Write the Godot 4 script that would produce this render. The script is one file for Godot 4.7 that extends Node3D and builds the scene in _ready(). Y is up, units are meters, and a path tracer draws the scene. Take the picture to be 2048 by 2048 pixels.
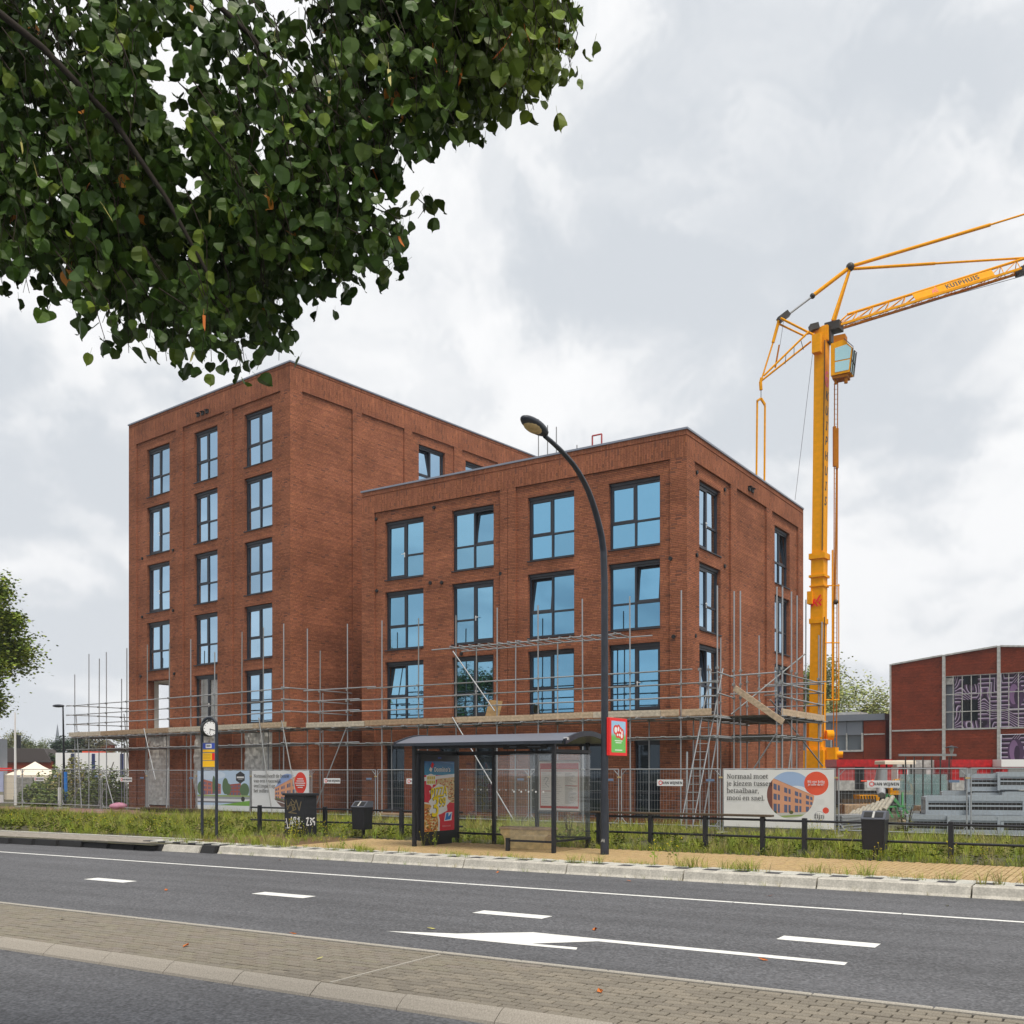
extends Node3D

# Collects triangles; quads are given counter-clockwise as seen from outside.
class MB:
	var v := PackedVector3Array()
	var n := PackedVector3Array()
	var t := PackedVector2Array()
	var c := PackedColorArray()
	var col := Color(1, 1, 1)
	var use_col := false
	var x := Transform3D()

	func vert(p: Vector3, nn: Vector3, uv: Vector2) -> void:
		v.push_back(x * p)
		n.push_back((x.basis * nn).normalized())
		t.push_back(uv)
		if use_col:
			c.push_back(col)

	func tri(a: Vector3, b: Vector3, d: Vector3, ua := Vector2.ZERO, ub := Vector2.ZERO, ud := Vector2.ZERO) -> void:
		var nn := (b - a).cross(d - a).normalized()
		vert(a, nn, ua)
		vert(d, nn, ud)
		vert(b, nn, ub)

	func quad(a: Vector3, b: Vector3, d: Vector3, e: Vector3, ua := Vector2(-9, 0), ub := Vector2.ZERO, ud := Vector2.ZERO, ue := Vector2.ZERO) -> void:
		if ua.x == -9.0:
			var w := a.distance_to(b)
			var h := a.distance_to(e)
			ua = Vector2(0, h)
			ub = Vector2(w, h)
			ud = Vector2(w, 0)
			ue = Vector2(0, 0)
		var nn := (b - a).cross(e - a).normalized()
		if nn == Vector3.ZERO:
			nn = (d - b).cross(e - d).normalized()
		vert(a, nn, ua)
		vert(d, nn, ud)
		vert(b, nn, ub)
		vert(a, nn, ua)
		vert(e, nn, ue)
		vert(d, nn, ud)

	# picture on a quad: whole texture from top left to bottom right
	func face(a: Vector3, b: Vector3, d: Vector3, e: Vector3) -> void:
		quad(a, b, d, e, Vector2(0, 1), Vector2(1, 1), Vector2(1, 0), Vector2(0, 0))

	func box(p: Vector3, s: Vector3, b := Basis()) -> void:
		var h := s * 0.5
		var k: Array[Vector3] = []
		for i in 8:
			k.append(p + b * Vector3(h.x if i & 1 else -h.x, h.y if i & 2 else -h.y, h.z if i & 4 else -h.z))
		quad(k[4], k[5], k[7], k[6])
		quad(k[1], k[0], k[2], k[3])
		quad(k[5], k[1], k[3], k[7])
		quad(k[0], k[4], k[6], k[2])
		quad(k[6], k[7], k[3], k[2])
		quad(k[0], k[1], k[5], k[4])

	# box with chamfered vertical and top edges (base at p.y)
	func slab(p: Vector3, s: Vector3, bev: float, b := Basis()) -> void:
		var hx := s.x * 0.5
		var hz := s.z * 0.5
		var lo: Array[Vector3] = []
		var mid: Array[Vector3] = []
		var top: Array[Vector3] = []
		for q: Vector2 in [Vector2(-1, 1), Vector2(1, 1), Vector2(1, -1), Vector2(-1, -1)]:
			lo.append(p + b * Vector3(q.x * hx, 0, q.y * hz))
			mid.append(p + b * Vector3(q.x * hx, s.y - bev, q.y * hz))
			top.append(p + b * Vector3(q.x * (hx - bev), s.y, q.y * (hz - bev)))
		for i in 4:
			var j := (i + 1) % 4
			quad(lo[i], lo[j], mid[j], mid[i])
			quad(mid[i], mid[j], top[j], top[i])
		quad(top[0], top[1], top[2], top[3])

	# box between two points, cross-section w (sideways) by h (up)
	func bar(p: Vector3, q: Vector3, w: float, h: float, up := Vector3.UP) -> void:
		var d := (q - p).normalized()
		if absf(d.dot(up)) > 0.97:
			up = Vector3.FORWARD
		var sd := d.cross(up).normalized()
		var u2 := sd.cross(d).normalized()
		box((p + q) * 0.5, Vector3(p.distance_to(q), h, w), Basis(d, u2, sd))

	func ring(p: Vector3, d: Vector3, r: float, k: int) -> Array[Vector3]:
		var a := d.cross(Vector3.UP if absf(d.y) < 0.9 else Vector3.RIGHT).normalized()
		var b := d.cross(a).normalized()
		var o: Array[Vector3] = []
		for i in k:
			var w := TAU * i / k
			o.append(p + (a * cos(w) + b * sin(w)) * r)
		return o

	func tube(p: Vector3, q: Vector3, r: float, k := 7, r2 := -1.0, caps := true) -> void:
		if r2 < 0.0:
			r2 = r
		var d := (q - p).normalized()
		var a := ring(p, d, r, k)
		var b := ring(q, d, r2, k)
		for i in k:
			var j := (i + 1) % k
			var n1 := (a[i] - p).normalized() if r > 0.0 else (b[i] - q).normalized()
			var n2 := (a[j] - p).normalized() if r > 0.0 else (b[j] - q).normalized()
			vert(a[i], n1, Vector2(float(i) / k, 0))
			vert(b[j], n2, Vector2(float(i + 1) / k, 1))
			vert(a[j], n2, Vector2(float(i + 1) / k, 0))
			vert(a[i], n1, Vector2(float(i) / k, 0))
			vert(b[i], n1, Vector2(float(i) / k, 1))
			vert(b[j], n2, Vector2(float(i + 1) / k, 1))
		if caps:
			for i in range(1, k - 1):
				vert(a[0], -d, Vector2.ZERO)
				vert(a[i], -d, Vector2.ZERO)
				vert(a[i + 1], -d, Vector2.ZERO)
				vert(b[0], d, Vector2.ZERO)
				vert(b[i + 1], d, Vector2.ZERO)
				vert(b[i], d, Vector2.ZERO)

	func path(pts: Array, r: float, k := 7, r_end := -1.0) -> void:
		for i in pts.size() - 1:
			var ra := r
			var rb := r
			if r_end >= 0.0:
				ra = lerpf(r, r_end, float(i) / (pts.size() - 1))
				rb = lerpf(r, r_end, float(i + 1) / (pts.size() - 1))
			tube(pts[i], pts[i + 1], ra, k, rb, true)
			if i > 0:
				ball(pts[i], ra * 1.0, 6, 4)

	func ball(p: Vector3, r: float, k := 10, m := 6, s := Vector3.ONE) -> void:
		for i in m:
			for j in k:
				var q: Array[Vector3] = []
				for e in [[i, j], [i, j + 1], [i + 1, j + 1], [i + 1, j]]:
					var ph: float = PI * e[0] / m
					var th: float = TAU * e[1] / k
					q.append(Vector3(sin(ph) * cos(th), cos(ph), sin(ph) * sin(th)))
				for e in [0, 2, 1, 0, 3, 2]:
					vert(p + q[e] * s * r, q[e] / s, Vector2.ZERO)

	# surface of revolution round y; profile of Vector2(radius, height) from the bottom up
	func lathe(p: Vector3, prof: Array, k := 16) -> void:
		for i in prof.size() - 1:
			for j in k:
				var a0 := TAU * j / k
				var a1 := TAU * (j + 1) / k
				var u: Vector2 = prof[i]
				var w: Vector2 = prof[i + 1]
				var sl := Vector2(w.y - u.y, u.x - w.x).normalized()
				var d0 := Vector3(cos(a0), 0, sin(a0))
				var d1 := Vector3(cos(a1), 0, sin(a1))
				var n0 := d0 * sl.x + Vector3.UP * sl.y
				var n1 := d1 * sl.x + Vector3.UP * sl.y
				var A := p + d0 * u.x + Vector3.UP * u.y
				var B := p + d1 * u.x + Vector3.UP * u.y
				var C := p + d1 * w.x + Vector3.UP * w.y
				var D := p + d0 * w.x + Vector3.UP * w.y
				vert(A, n0, Vector2.ZERO)
				vert(B, n1, Vector2.ZERO)
				vert(C, n1, Vector2.ZERO)
				vert(A, n0, Vector2.ZERO)
				vert(C, n1, Vector2.ZERO)
				vert(D, n0, Vector2.ZERO)

	# polygon in the xy plane (counter-clockwise) drawn out from z0 to z1
	func prism(pts: PackedVector2Array, z0: float, z1: float) -> void:
		if Geometry2D.is_polygon_clockwise(pts):
			pts.reverse()
		var ix := Geometry2D.triangulate_polygon(pts)
		for i in range(0, ix.size(), 3):
			var a := pts[ix[i]]
			var b := pts[ix[i + 1]]
			var d := pts[ix[i + 2]]
			if (b - a).cross(d - a) < 0.0:
				var e := b
				b = d
				d = e
			tri(Vector3(a.x, a.y, z1), Vector3(b.x, b.y, z1), Vector3(d.x, d.y, z1), a, b, d)
			tri(Vector3(a.x, a.y, z0), Vector3(d.x, d.y, z0), Vector3(b.x, b.y, z0), a, d, b)
		for i in pts.size():
			var a := pts[i]
			var b := pts[(i + 1) % pts.size()]
			quad(Vector3(a.x, a.y, z0), Vector3(b.x, b.y, z0), Vector3(b.x, b.y, z1), Vector3(a.x, a.y, z1))

	func mesh() -> ArrayMesh:
		var arr := []
		arr.resize(Mesh.ARRAY_MAX)
		arr[Mesh.ARRAY_VERTEX] = v
		arr[Mesh.ARRAY_NORMAL] = n
		arr[Mesh.ARRAY_TEX_UV] = t
		if use_col:
			arr[Mesh.ARRAY_COLOR] = c
		var m := ArrayMesh.new()
		m.add_surface_from_arrays(Mesh.PRIMITIVE_TRIANGLES, arr)
		return m


var M := {}
var rng := RandomNumberGenerator.new()
const EYE := 2.04

func rnd(a: float, b: float) -> float:
	return rng.randf_range(a, b)

func thing(called: String, label: String, category: String, at := Vector3.ZERO, turn := 0.0, group := "") -> Node3D:
	var o := Node3D.new()
	o.name = called
	add_child(o, true)
	o.position = at
	o.rotation_degrees.y = turn
	tag(o, label, category, group)
	return o

func tag(o: Node, label: String, category := "", group := "", kind := "") -> void:
	if label:
		o.set_meta("label", label)
	if category:
		o.set_meta("category", category)
	if group:
		o.set_meta("group", group)
	if kind:
		o.set_meta("kind", kind)

func obj(called: String, what, mat: Material, parent: Node = null, at := Transform3D()) -> MeshInstance3D:
	var o := MeshInstance3D.new()
	o.name = called
	o.mesh = what.mesh() if what is MB else what
	o.material_override = mat
	o.transform = at
	(parent if parent else self).add_child(o, true)
	return o

func struct(called: String, what, mat: Material) -> MeshInstance3D:
	var o := obj(called, what, mat)
	o.set_meta("kind", "structure")
	return o

func scatter(called: String, mesh: Mesh, mat: Material, places: Array, tints: Array, parent: Node = null) -> MultiMeshInstance3D:
	var mm := MultiMesh.new()
	mm.transform_format = MultiMesh.TRANSFORM_3D
	mm.use_colors = tints.size() > 0
	mm.mesh = mesh
	mm.instance_count = places.size()
	for i in places.size():
		mm.set_instance_transform(i, places[i])
		if tints.size():
			mm.set_instance_color(i, tints[i])
	var o := MultiMeshInstance3D.new()
	o.name = called
	o.multimesh = mm
	o.material_override = mat
	o.set_meta("kind", "stuff")
	(parent if parent else self).add_child(o, true)
	return o

func words(text: String, height: float, mat: Material, parent: Node, at: Transform3D, serif := false, left := false, bold := false) -> MeshInstance3D:
	var f := SystemFont.new()
	f.font_names = PackedStringArray(["Droid Serif" if serif else "Droid Sans"])
	if bold:
		f.font_weight = 700
	var tm := TextMesh.new()
	tm.text = text
	tm.font = f
	tm.font_size = 32
	tm.pixel_size = height / 23.0
	tm.depth = 0.003
	tm.curve_step = 2.0
	tm.horizontal_alignment = HORIZONTAL_ALIGNMENT_LEFT if left else HORIZONTAL_ALIGNMENT_CENTER
	tm.vertical_alignment = VERTICAL_ALIGNMENT_CENTER
	return obj("lettering", tm, mat, parent, at)

# along the road (a, growing to the left) and across it (p, growing away)
func R(a: float, p: float, y := 0.0) -> Vector3:
	return Vector3(-0.8503 * a + 0.5262 * p, y, -(0.5262 * a + 0.8503 * p))

const ROAD_TURN := -31.75

# ---------------------------------------------------------------- materials
func noise_tex(lo: float, hi: float, freq: float, size := 512, oct := 4, kind := FastNoiseLite.TYPE_SIMPLEX_SMOOTH, sd := 1) -> NoiseTexture2D:
	var f := FastNoiseLite.new()
	f.noise_type = kind
	f.frequency = freq
	f.fractal_octaves = oct
	f.seed = sd
	var g := Gradient.new()
	g.set_color(0, Color(lo, lo, lo))
	g.set_color(1, Color(hi, hi, hi))
	var t := NoiseTexture2D.new()
	t.width = size
	t.height = size
	t.seamless = true
	t.noise = f
	t.color_ramp = g
	return t

var T := {}

func mat(key: String, c: Color, rough := 0.8, metal := 0.0, tex := "", scale := 1.0, spec := 0.5) -> StandardMaterial3D:
	var m := StandardMaterial3D.new()
	m.resource_name = key
	m.albedo_color = c
	m.roughness = rough
	m.metallic = metal
	m.metallic_specular = spec
	if tex:
		m.albedo_texture = T[tex]
		m.uv1_triplanar = true
		m.uv1_world_triplanar = true
		m.uv1_scale = Vector3.ONE * scale
	M[key] = m
	return m

func stain(m: StandardMaterial3D, tex: String, scale: float) -> void:
	m.detail_enabled = true
	m.detail_albedo = T[tex]
	m.detail_blend_mode = BaseMaterial3D.BLEND_MODE_MUL
	m.detail_uv_layer = BaseMaterial3D.DETAIL_UV_2
	m.uv2_triplanar = true
	m.uv2_world_triplanar = true
	m.uv2_scale = Vector3.ONE * scale

func c8(r: int, g: int, b: int) -> Color:
	return Color(r / 255.0, g / 255.0, b / 255.0)

func brick_images() -> void:
	var w := 2048
	var h := 1024
	var im := Image.create(w, h, false, Image.FORMAT_RGBA8)
	var hi := Image.create(w, h, false, Image.FORMAT_L8)
	im.fill(c8(86, 58, 46))
	hi.fill(Color(0.15, 0.15, 0.15))
	rng.seed = 11
	for row in 32:
		var rt := rnd(0.94, 1.05)
		var x := -rng.randi_range(0, 100)
		while x < w:
			var len := 102 if rng.randf() < 0.72 else 51
			var k := rng.randf()
			var b := rnd(0.94, 1.06) * rt
			var c := Color(0.715 * b, 0.465 * b, 0.355 * b)
			if k < 0.03:
				c = Color(0.56 * b, 0.385 * b, 0.325 * b)
			elif k < 0.14:
				c = Color(0.75 * b, 0.49 * b, 0.36 * b)
			elif k < 0.25:
				c = Color(0.675 * b, 0.43 * b, 0.335 * b)
			var y0 := row * 32 + 3 + rng.randi_range(0, 1)
			var x1 := mini(x + len - 5, w)
			im.fill_rect(Rect2i(maxi(x, 0), y0, x1 - maxi(x, 0), 26), c)
			# head joints are struck nearly flush, bed joints are raked deep
			im.fill_rect(Rect2i(x1, y0 + 2, 5, 22), Color(0.52, 0.33, 0.26))
			# worn, lighter arris along the top of the brick
			im.fill_rect(Rect2i(maxi(x, 0), y0, x1 - maxi(x, 0), 4), c.lightened(0.16))
			var q := rnd(0.75, 1.0)
			hi.fill_rect(Rect2i(maxi(x, 0), y0, x1 - maxi(x, 0), 26), Color(q, q, q))
			x += len
	var f := FastNoiseLite.new()
	f.frequency = 0.06
	f.seed = 5
	var g := f.get_seamless_image(w, h)
	g.convert(Image.FORMAT_L8)
	var dark := Image.create(w, h, false, Image.FORMAT_RGBA8)
	var gd := g.get_data()
	var dd := PackedByteArray()
	dd.resize(w * h * 4)
	for i in w * h:
		dd[i * 4] = 40
		dd[i * 4 + 1] = 22
		dd[i * 4 + 2] = 18
		dd[i * 4 + 3] = maxi(0, gd[i] - 140) / 5
	dark = Image.create_from_data(w, h, false, Image.FORMAT_RGBA8, dd)
	im.blend_rect(dark, Rect2i(0, 0, w, h), Vector2i.ZERO)
	im.convert(Image.FORMAT_RGB8)
	hi.bump_map_to_normal_map(3.0)
	T.brick = ImageTexture.create_from_image(im)
	T.brick_n = ImageTexture.create_from_image(hi)

func materials() -> void:
	T.soft = noise_tex(0.72, 1.0, 0.012)
	T.faint = noise_tex(0.90, 1.0, 0.02)
	T.fine = noise_tex(0.70, 1.0, 0.06)
	T.grit = noise_tex(0.45, 1.0, 0.30, 512, 3, FastNoiseLite.TYPE_VALUE, 3)
	T.blotch = noise_tex(0.55, 1.0, 0.008, 512, 5, FastNoiseLite.TYPE_SIMPLEX_SMOOTH, 9)
	T.stain = noise_tex(0.74, 1.0, 0.010, 512, 5, FastNoiseLite.TYPE_SIMPLEX_SMOOTH, 21)
	var gf := FastNoiseLite.new()
	gf.frequency = 0.35
	gf.noise_type = FastNoiseLite.TYPE_VALUE
	var gn := NoiseTexture2D.new()
	gn.width = 512
	gn.height = 512
	gn.seamless = true
	gn.as_normal_map = true
	gn.bump_strength = 3.0
	gn.noise = gf
	T.grit_n = gn
	brick_images()
	for k in [["brick", c8(255, 248, 240)], ["brick_old", c8(222, 162, 140)]]:
		var b := mat(k[0], k[1], 0.88)
		b.albedo_texture = T.brick
		b.normal_enabled = true
		b.normal_texture = T.brick_n
		b.normal_scale = 0.8
		b.metallic_specular = 0.25
		stain(b, "stain", 0.11)
	var a := mat("asphalt", c8(134, 135, 140), 0.80, 0.0, "grit", 0.30)
	a.normal_enabled = true
	a.normal_texture = T.grit_n
	a.normal_scale = 0.5
	a.uv1_triplanar = false
	a.uv1_world_triplanar = false
	a.uv1_scale = Vector3(0.30, 0.30, 1)
	T.track = noise_tex(0.80, 1.0, 0.012, 512, 4, FastNoiseLite.TYPE_SIMPLEX_SMOOTH, 77)
	a.detail_enabled = true
	a.detail_albedo = T.track
	a.detail_blend_mode = BaseMaterial3D.BLEND_MODE_MUL
	a.detail_uv_layer = BaseMaterial3D.DETAIL_UV_2
	a.uv2_scale = Vector3(0.018, 0.16, 1)
	mat("paint", c8(238, 238, 234), 0.7, 0.0, "faint", 0.7)
	mat("kerb", c8(246, 240, 226), 0.85, 0.0, "fine", 0.8)
	stain(M.kerb, "stain", 0.7)
	mat("kerb_grey", c8(178, 170, 158), 0.88, 0.0, "fine", 1.6)
	mat("kerb_pale", c8(196, 190, 178), 0.88, 0.0, "fine", 1.6)
	mat("kerb_dark", c8(44, 43, 44), 0.8, 0.0, "fine", 0.6)
	mat("tile_white", c8(220, 218, 208), 0.8, 0.0, "fine", 0.9)
	mat("tile_dark", c8(70, 70, 76), 0.8, 0.0, "fine", 0.9)
	mat("slab", c8(168, 160, 148), 0.9, 0.0, "soft", 0.6)
	mat("pink_paving", c8(160, 118, 112), 0.9, 0.0, "fine", 1.2)
	for k in [["paver", c8(148, 140, 126)], ["paver_b", c8(141, 133, 120)], ["paver_c", c8(155, 146, 131)], ["path_paver", c8(204, 174, 124)], ["path_paver_b", c8(194, 164, 116)], ["path_paver_c", c8(212, 184, 134)]]:
		mat(k[0], k[1], 0.9, 0.0, "fine", 1.5)
		M[k[0]].vertex_color_use_as_albedo = true
	mat("joint", c8(48, 42, 34), 0.95, 0.0, "fine", 1.0)
	mat("sand", c8(196, 160, 104), 0.95, 0.0, "fine", 0.8)
	mat("sand_joint", c8(120, 92, 58), 0.95, 0.0, "fine", 0.8)
	mat("soil", c8(96, 92, 62), 0.95, 0.0, "blotch", 0.3)
	mat("frame", c8(44, 47, 56), 0.45, 0.0)
	mat("black_steel", c8(34, 36, 44), 0.4, 0.0, "soft", 0.7)
	mat("pole", c8(52, 58, 70), 0.4, 0.0, "soft", 0.5)
	mat("cap", c8(136, 141, 153), 0.4, 0.6)
	mat("gap", c8(18, 18, 20), 0.6)
	var ga := mat("glass_a", c8(164, 194, 216), 0.015, 1.0)
	ga.metallic_specular = 0.5
	mat("glass_b", c8(128, 174, 200), 0.015, 1.0)
	mat("glass_b_deep", c8(116, 166, 196), 0.015, 1.0)
	for k in ["glass_a", "glass_b", "glass_b_deep"]:
		for j in 2:
			var v: Color = M[k].albedo_color
			var q := 0.96 if j == 0 else 1.03
			mat(k + ("_x" if j == 0 else "_y"), Color(v.r * q, v.g * q, v.b * q), 0.02, 1.0)
	mat("glass_dark", c8(60, 70, 78), 0.03, 0.6)
	var pane := mat("pane", Color(0.86, 0.93, 0.92, 0.02), 0.02)
	pane.transparency = BaseMaterial3D.TRANSPARENCY_ALPHA
	mat("galv", c8(192, 196, 200), 0.45, 0.3, "fine", 1.5)
	mat("galv_old", c8(168, 170, 170), 0.55, 0.25, "fine", 1.5)
	mat("crate", c8(176, 186, 194), 0.5, 0.2, "faint", 0.9)
	mat("fibre", c8(190, 184, 168), 0.9, 0.0, "soft", 0.9)
	mat("tube_blue", c8(120, 140, 170), 0.5, 0.4)
	mat("plank", c8(224, 198, 166), 0.85, 0.0, "soft", 1.2)
	mat("plank_b", c8(200, 170, 138), 0.85, 0.0, "soft", 1.2)
	mat("plank_c", c8(228, 214, 192), 0.85, 0.0, "soft", 1.2)
	mat("plank_dark", c8(92, 78, 62), 0.9, 0.0, "soft", 1.2)
	mat("plywood", c8(212, 172, 116), 0.7, 0.0, "soft", 0.9)
	mat("sheet_white", c8(240, 238, 232), 0.6, 0.0, "soft", 0.7)
	mat("plaster", c8(226, 224, 218), 0.9)
	mat("concrete", c8(168, 166, 160), 0.9, 0.0, "soft", 0.7)
	mat("crane", c8(255, 174, 0), 0.6, 0.0, "faint", 0.3, 0.25)
	mat("crane_dark", c8(190, 116, 6), 0.6, 0.0, "faint", 0.4, 0.25)
	mat("steel_dark", c8(58, 54, 50), 0.5, 0.3)
	mat("red", c8(214, 22, 28), 0.45, 0.0, "soft", 0.5)
	mat("red_faded", c8(206, 88, 88), 0.6, 0.0, "soft", 0.5)
	mat("white", c8(236, 236, 236), 0.5)
	mat("white_dirty", c8(214, 214, 210), 0.6, 0.0, "soft", 0.5)
	mat("orange", c8(240, 84, 52), 0.6)
	mat("ink", c8(62, 60, 60), 0.7)
	mat("navy", c8(30, 44, 96), 0.6)
	mat("yellow_board", c8(255, 196, 8), 0.5)
	mat("blue_board", c8(58, 84, 180), 0.5)
	mat("sign_red", c8(238, 30, 24), 0.45)
	mat("blue_wrap", c8(20, 122, 214), 0.5)
	mat("ad_yellow", c8(252, 226, 20), 0.6)
	mat("bench", c8(226, 198, 142), 0.8, 0.0, "soft", 0.9)
	mat("bin", c8(28, 29, 36), 0.5, 0.0, "fine", 0.8)
	mat("bin_rim", c8(78, 82, 92), 0.4)
	mat("cabinet", c8(40, 42, 48), 0.6, 0.0, "soft", 1.0)
	mat("graffiti_gold", c8(126, 112, 82), 0.7)
	mat("green_steel", c8(96, 182, 112), 0.6, 0.0, "soft", 0.8)
	mat("cream", c8(244, 232, 212), 0.8)
	mat("roof_tile", c8(92, 84, 82), 0.9, 0.0, "fine", 0.8)
	mat("pink_bag", c8(214, 150, 176), 0.7, 0.0, "fine", 1.0)
	mat("grey_clad", c8(122, 128, 138), 0.6)
	mat("shade_glass", c8(120, 132, 140), 0.15, 0.3)
	mat("cab_glass", c8(178, 214, 216), 0.04, 0.9)
	mat("light_post", c8(224, 222, 218), 0.6)
	mat("bark", c8(50, 42, 34), 0.95, 0.0, "fine", 2.0)
	mat("twig", c8(52, 42, 32), 0.9)
	var gl := mat("stored_glass", Color(0.62, 0.74, 0.74, 0.26), 0.3)
	gl.transparency = BaseMaterial3D.TRANSPARENCY_ALPHA
	var lf := mat("leaf", Color(1, 1, 1), 0.48)
	lf.vertex_color_use_as_albedo = true
	lf.backlight = Color(0.85, 0.95, 0.18)
	lf.metallic_specular = 0.4
	for k in ["leaf_red", "leaf_gold"]:
		var m := mat(k, c8(196, 106, 32) if k == "leaf_red" else c8(190, 184, 110), 0.7)
		m.backlight = Color(0.5, 0.4, 0.2)
	var gs := mat("grass", Color(1, 1, 1), 0.75, 0.0, "", 1.0, 0.3)
	gs.vertex_color_use_as_albedo = true
	gs.backlight = Color(0.5, 0.6, 0.2)
	var fo := mat("foliage", Color(1, 1, 1), 0.7, 0.0, "", 1.0, 0.3)
	fo.vertex_color_use_as_albedo = true
	fo.backlight = Color(0.4, 0.5, 0.15)

func picture(key: String, im: Image, rough := 0.6) -> StandardMaterial3D:
	var m := StandardMaterial3D.new()
	m.resource_name = key
	m.albedo_texture = ImageTexture.create_from_image(im)
	m.roughness = rough
	m.texture_repeat = false
	M[key] = m
	return m

func fill_poly(im: Image, pts: PackedVector2Array, c: Color) -> void:
	var y0 := 1e9
	var y1 := -1e9
	for p in pts:
		y0 = minf(y0, p.y)
		y1 = maxf(y1, p.y)
	for y in range(maxi(0, int(y0)), mini(im.get_height() - 1, int(y1)) + 1):
		var xs: Array[float] = []
		for i in pts.size():
			var a := pts[i]
			var b := pts[(i + 1) % pts.size()]
			if (a.y <= y + 0.5) != (b.y <= y + 0.5):
				xs.append(a.x + (y + 0.5 - a.y) / (b.y - a.y) * (b.x - a.x))
		xs.sort()
		for i in range(0, xs.size() - 1, 2):
			var x0 := int(xs[i])
			im.fill_rect(Rect2i(x0, y, maxi(1, int(xs[i + 1]) - x0), 1), c)

func fill_disc(im: Image, cx: float, cy: float, rx: float, ry: float, c: Color) -> void:
	var pts := PackedVector2Array()
	for i in 40:
		pts.append(Vector2(cx + rx * cos(TAU * i / 40), cy + ry * sin(TAU * i / 40)))
	fill_poly(im, pts, c)

func stroke(im: Image, pts: Array, w: float, c: Color) -> void:
	for i in pts.size() - 1:
		var a: Vector2 = pts[i]
		var b: Vector2 = pts[i + 1]
		var d := (b - a).normalized() * w * 0.5
		var e := Vector2(-d.y, d.x)
		fill_poly(im, PackedVector2Array([a - d * 0.5 + e, b + d * 0.5 + e, b + d * 0.5 - e, a - d * 0.5 - e]), c)

func sky_image() -> Image:
	var w := 2048
	var h := 1024
	var im := Image.create(w, h, false, Image.FORMAT_RGBF)
	var f := FastNoiseLite.new()
	f.seed = 7
	f.frequency = 0.8
	f.fractal_octaves = 6
	f.domain_warp_enabled = true
	f.domain_warp_amplitude = 1.1
	f.domain_warp_frequency = 0.5
	f.domain_warp_fractal_octaves = 4
	f.fractal_gain = 0.54
	var g := FastNoiseLite.new()
	g.seed = 31
	g.frequency = 0.22
	g.fractal_octaves = 3
	for j in h:
		var el := PI * 0.5 - PI * (j + 0.5) / h
		var y := sin(el)
		for i in w:
			var az := TAU * (i + 0.5) / w
			var k := absf(y) + 0.22
			var px := cos(az) * cos(el) / k * 2.2
			var pz := sin(az) * cos(el) / k * 2.2
			var n := f.get_noise_2d(px, pz * 1.5) * 0.85 + g.get_noise_2d(px + 40.0, pz * 1.3) * 0.95
			var s := smoothstep(-0.42, 0.46, n + 0.02)
			var hz := exp(-absf(y) * 6.0) * 0.45
			s = lerpf(s, 0.62, hz)
			var c := Color(0.675, 0.715, 0.765).lerp(Color(1.0, 1.005, 1.015), s)
			im.set_pixel(i, j, Color(c.r * 0.54, c.g * 0.54, c.b * 0.54))
	return im

func _ready() -> void:
	rng.seed = 4
	var cam := Camera3D.new()
	cam.name = "camera"
	cam.projection = Camera3D.PROJECTION_FRUSTUM
	cam.near = 0.1
	cam.far = 900.0
	cam.size = 0.1 * 2048.0 / 2051.0
	cam.frustum_offset = Vector2(0, 0.1 * (1546.0 - 1024.0) / 2051.0)
	cam.position = Vector3(0, EYE, 0)
	add_child(cam)
	var env := Environment.new()
	env.background_mode = Environment.BG_SKY
	var ps := PanoramaSkyMaterial.new()
	ps.panorama = ImageTexture.create_from_image(sky_image())
	env.sky = Sky.new()
	env.sky.sky_material = ps
	env.background_energy_multiplier = 1.0
	env.ambient_light_source = Environment.AMBIENT_SOURCE_SKY
	env.tonemap_mode = Environment.TONE_MAPPER_LINEAR
	env.tonemap_exposure = 1.85
	env.sdfgi_enabled = true
	env.ssao_enabled = true
	env.ssil_enabled = true
	env.fog_enabled = true
	env.fog_density = 0.0004
	env.fog_light_color = Color(0.86, 0.89, 0.93)
	var we := WorldEnvironment.new()
	we.name = "environment"
	we.environment = env
	add_child(we)
	var sun := DirectionalLight3D.new()
	sun.name = "sun"
	sun.light_energy = 0.5
	sun.light_angular_distance = 24.0
	sun.light_color = Color(1.0, 0.965, 0.91)
	sun.shadow_enabled = true
	sun.rotation_degrees = Vector3(-64, 30, 0)
	add_child(sun)
	materials()
	ground()
	roads()
	buildings()
	scaffolds()
	far_right()
	far_left()
	fences()
	crane()
	street()
	yard()
	plants()
	near_tree()

# ---------------------------------------------------------------- ground and roads
func strip(m: MB, a0: float, a1: float, p0: float, p1: float, y: float) -> void:
	m.quad(R(a1, p0, y), R(a0, p0, y), R(a0, p1, y), R(a1, p1, y))

func ground() -> void:
	var m := MB.new()
	# one sheet to the horizon, a little below the road
	m.quad(Vector3(-600, -0.06, 300), Vector3(600, -0.06, 300), Vector3(600, -0.06, -700), Vector3(-600, -0.06, -700))
	struct("ground", m, M.soil)
	m = MB.new()
	# the verge and the building plot lie at kerb height
	for q in [[-70.0, 22.0, 18.6, 260.0], [22.0, 140.0, 17.75, 260.0]]:
		strip(m, q[0], q[1], q[2], q[3], 0.155)
	struct("building_plot", m, M.soil)

func piece(called: String, mesh: Mesh, m: Material, parent: Node, at: Vector3, turn: Basis) -> void:
	obj(called, mesh, m, parent, Transform3D(turn, at))

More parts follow.
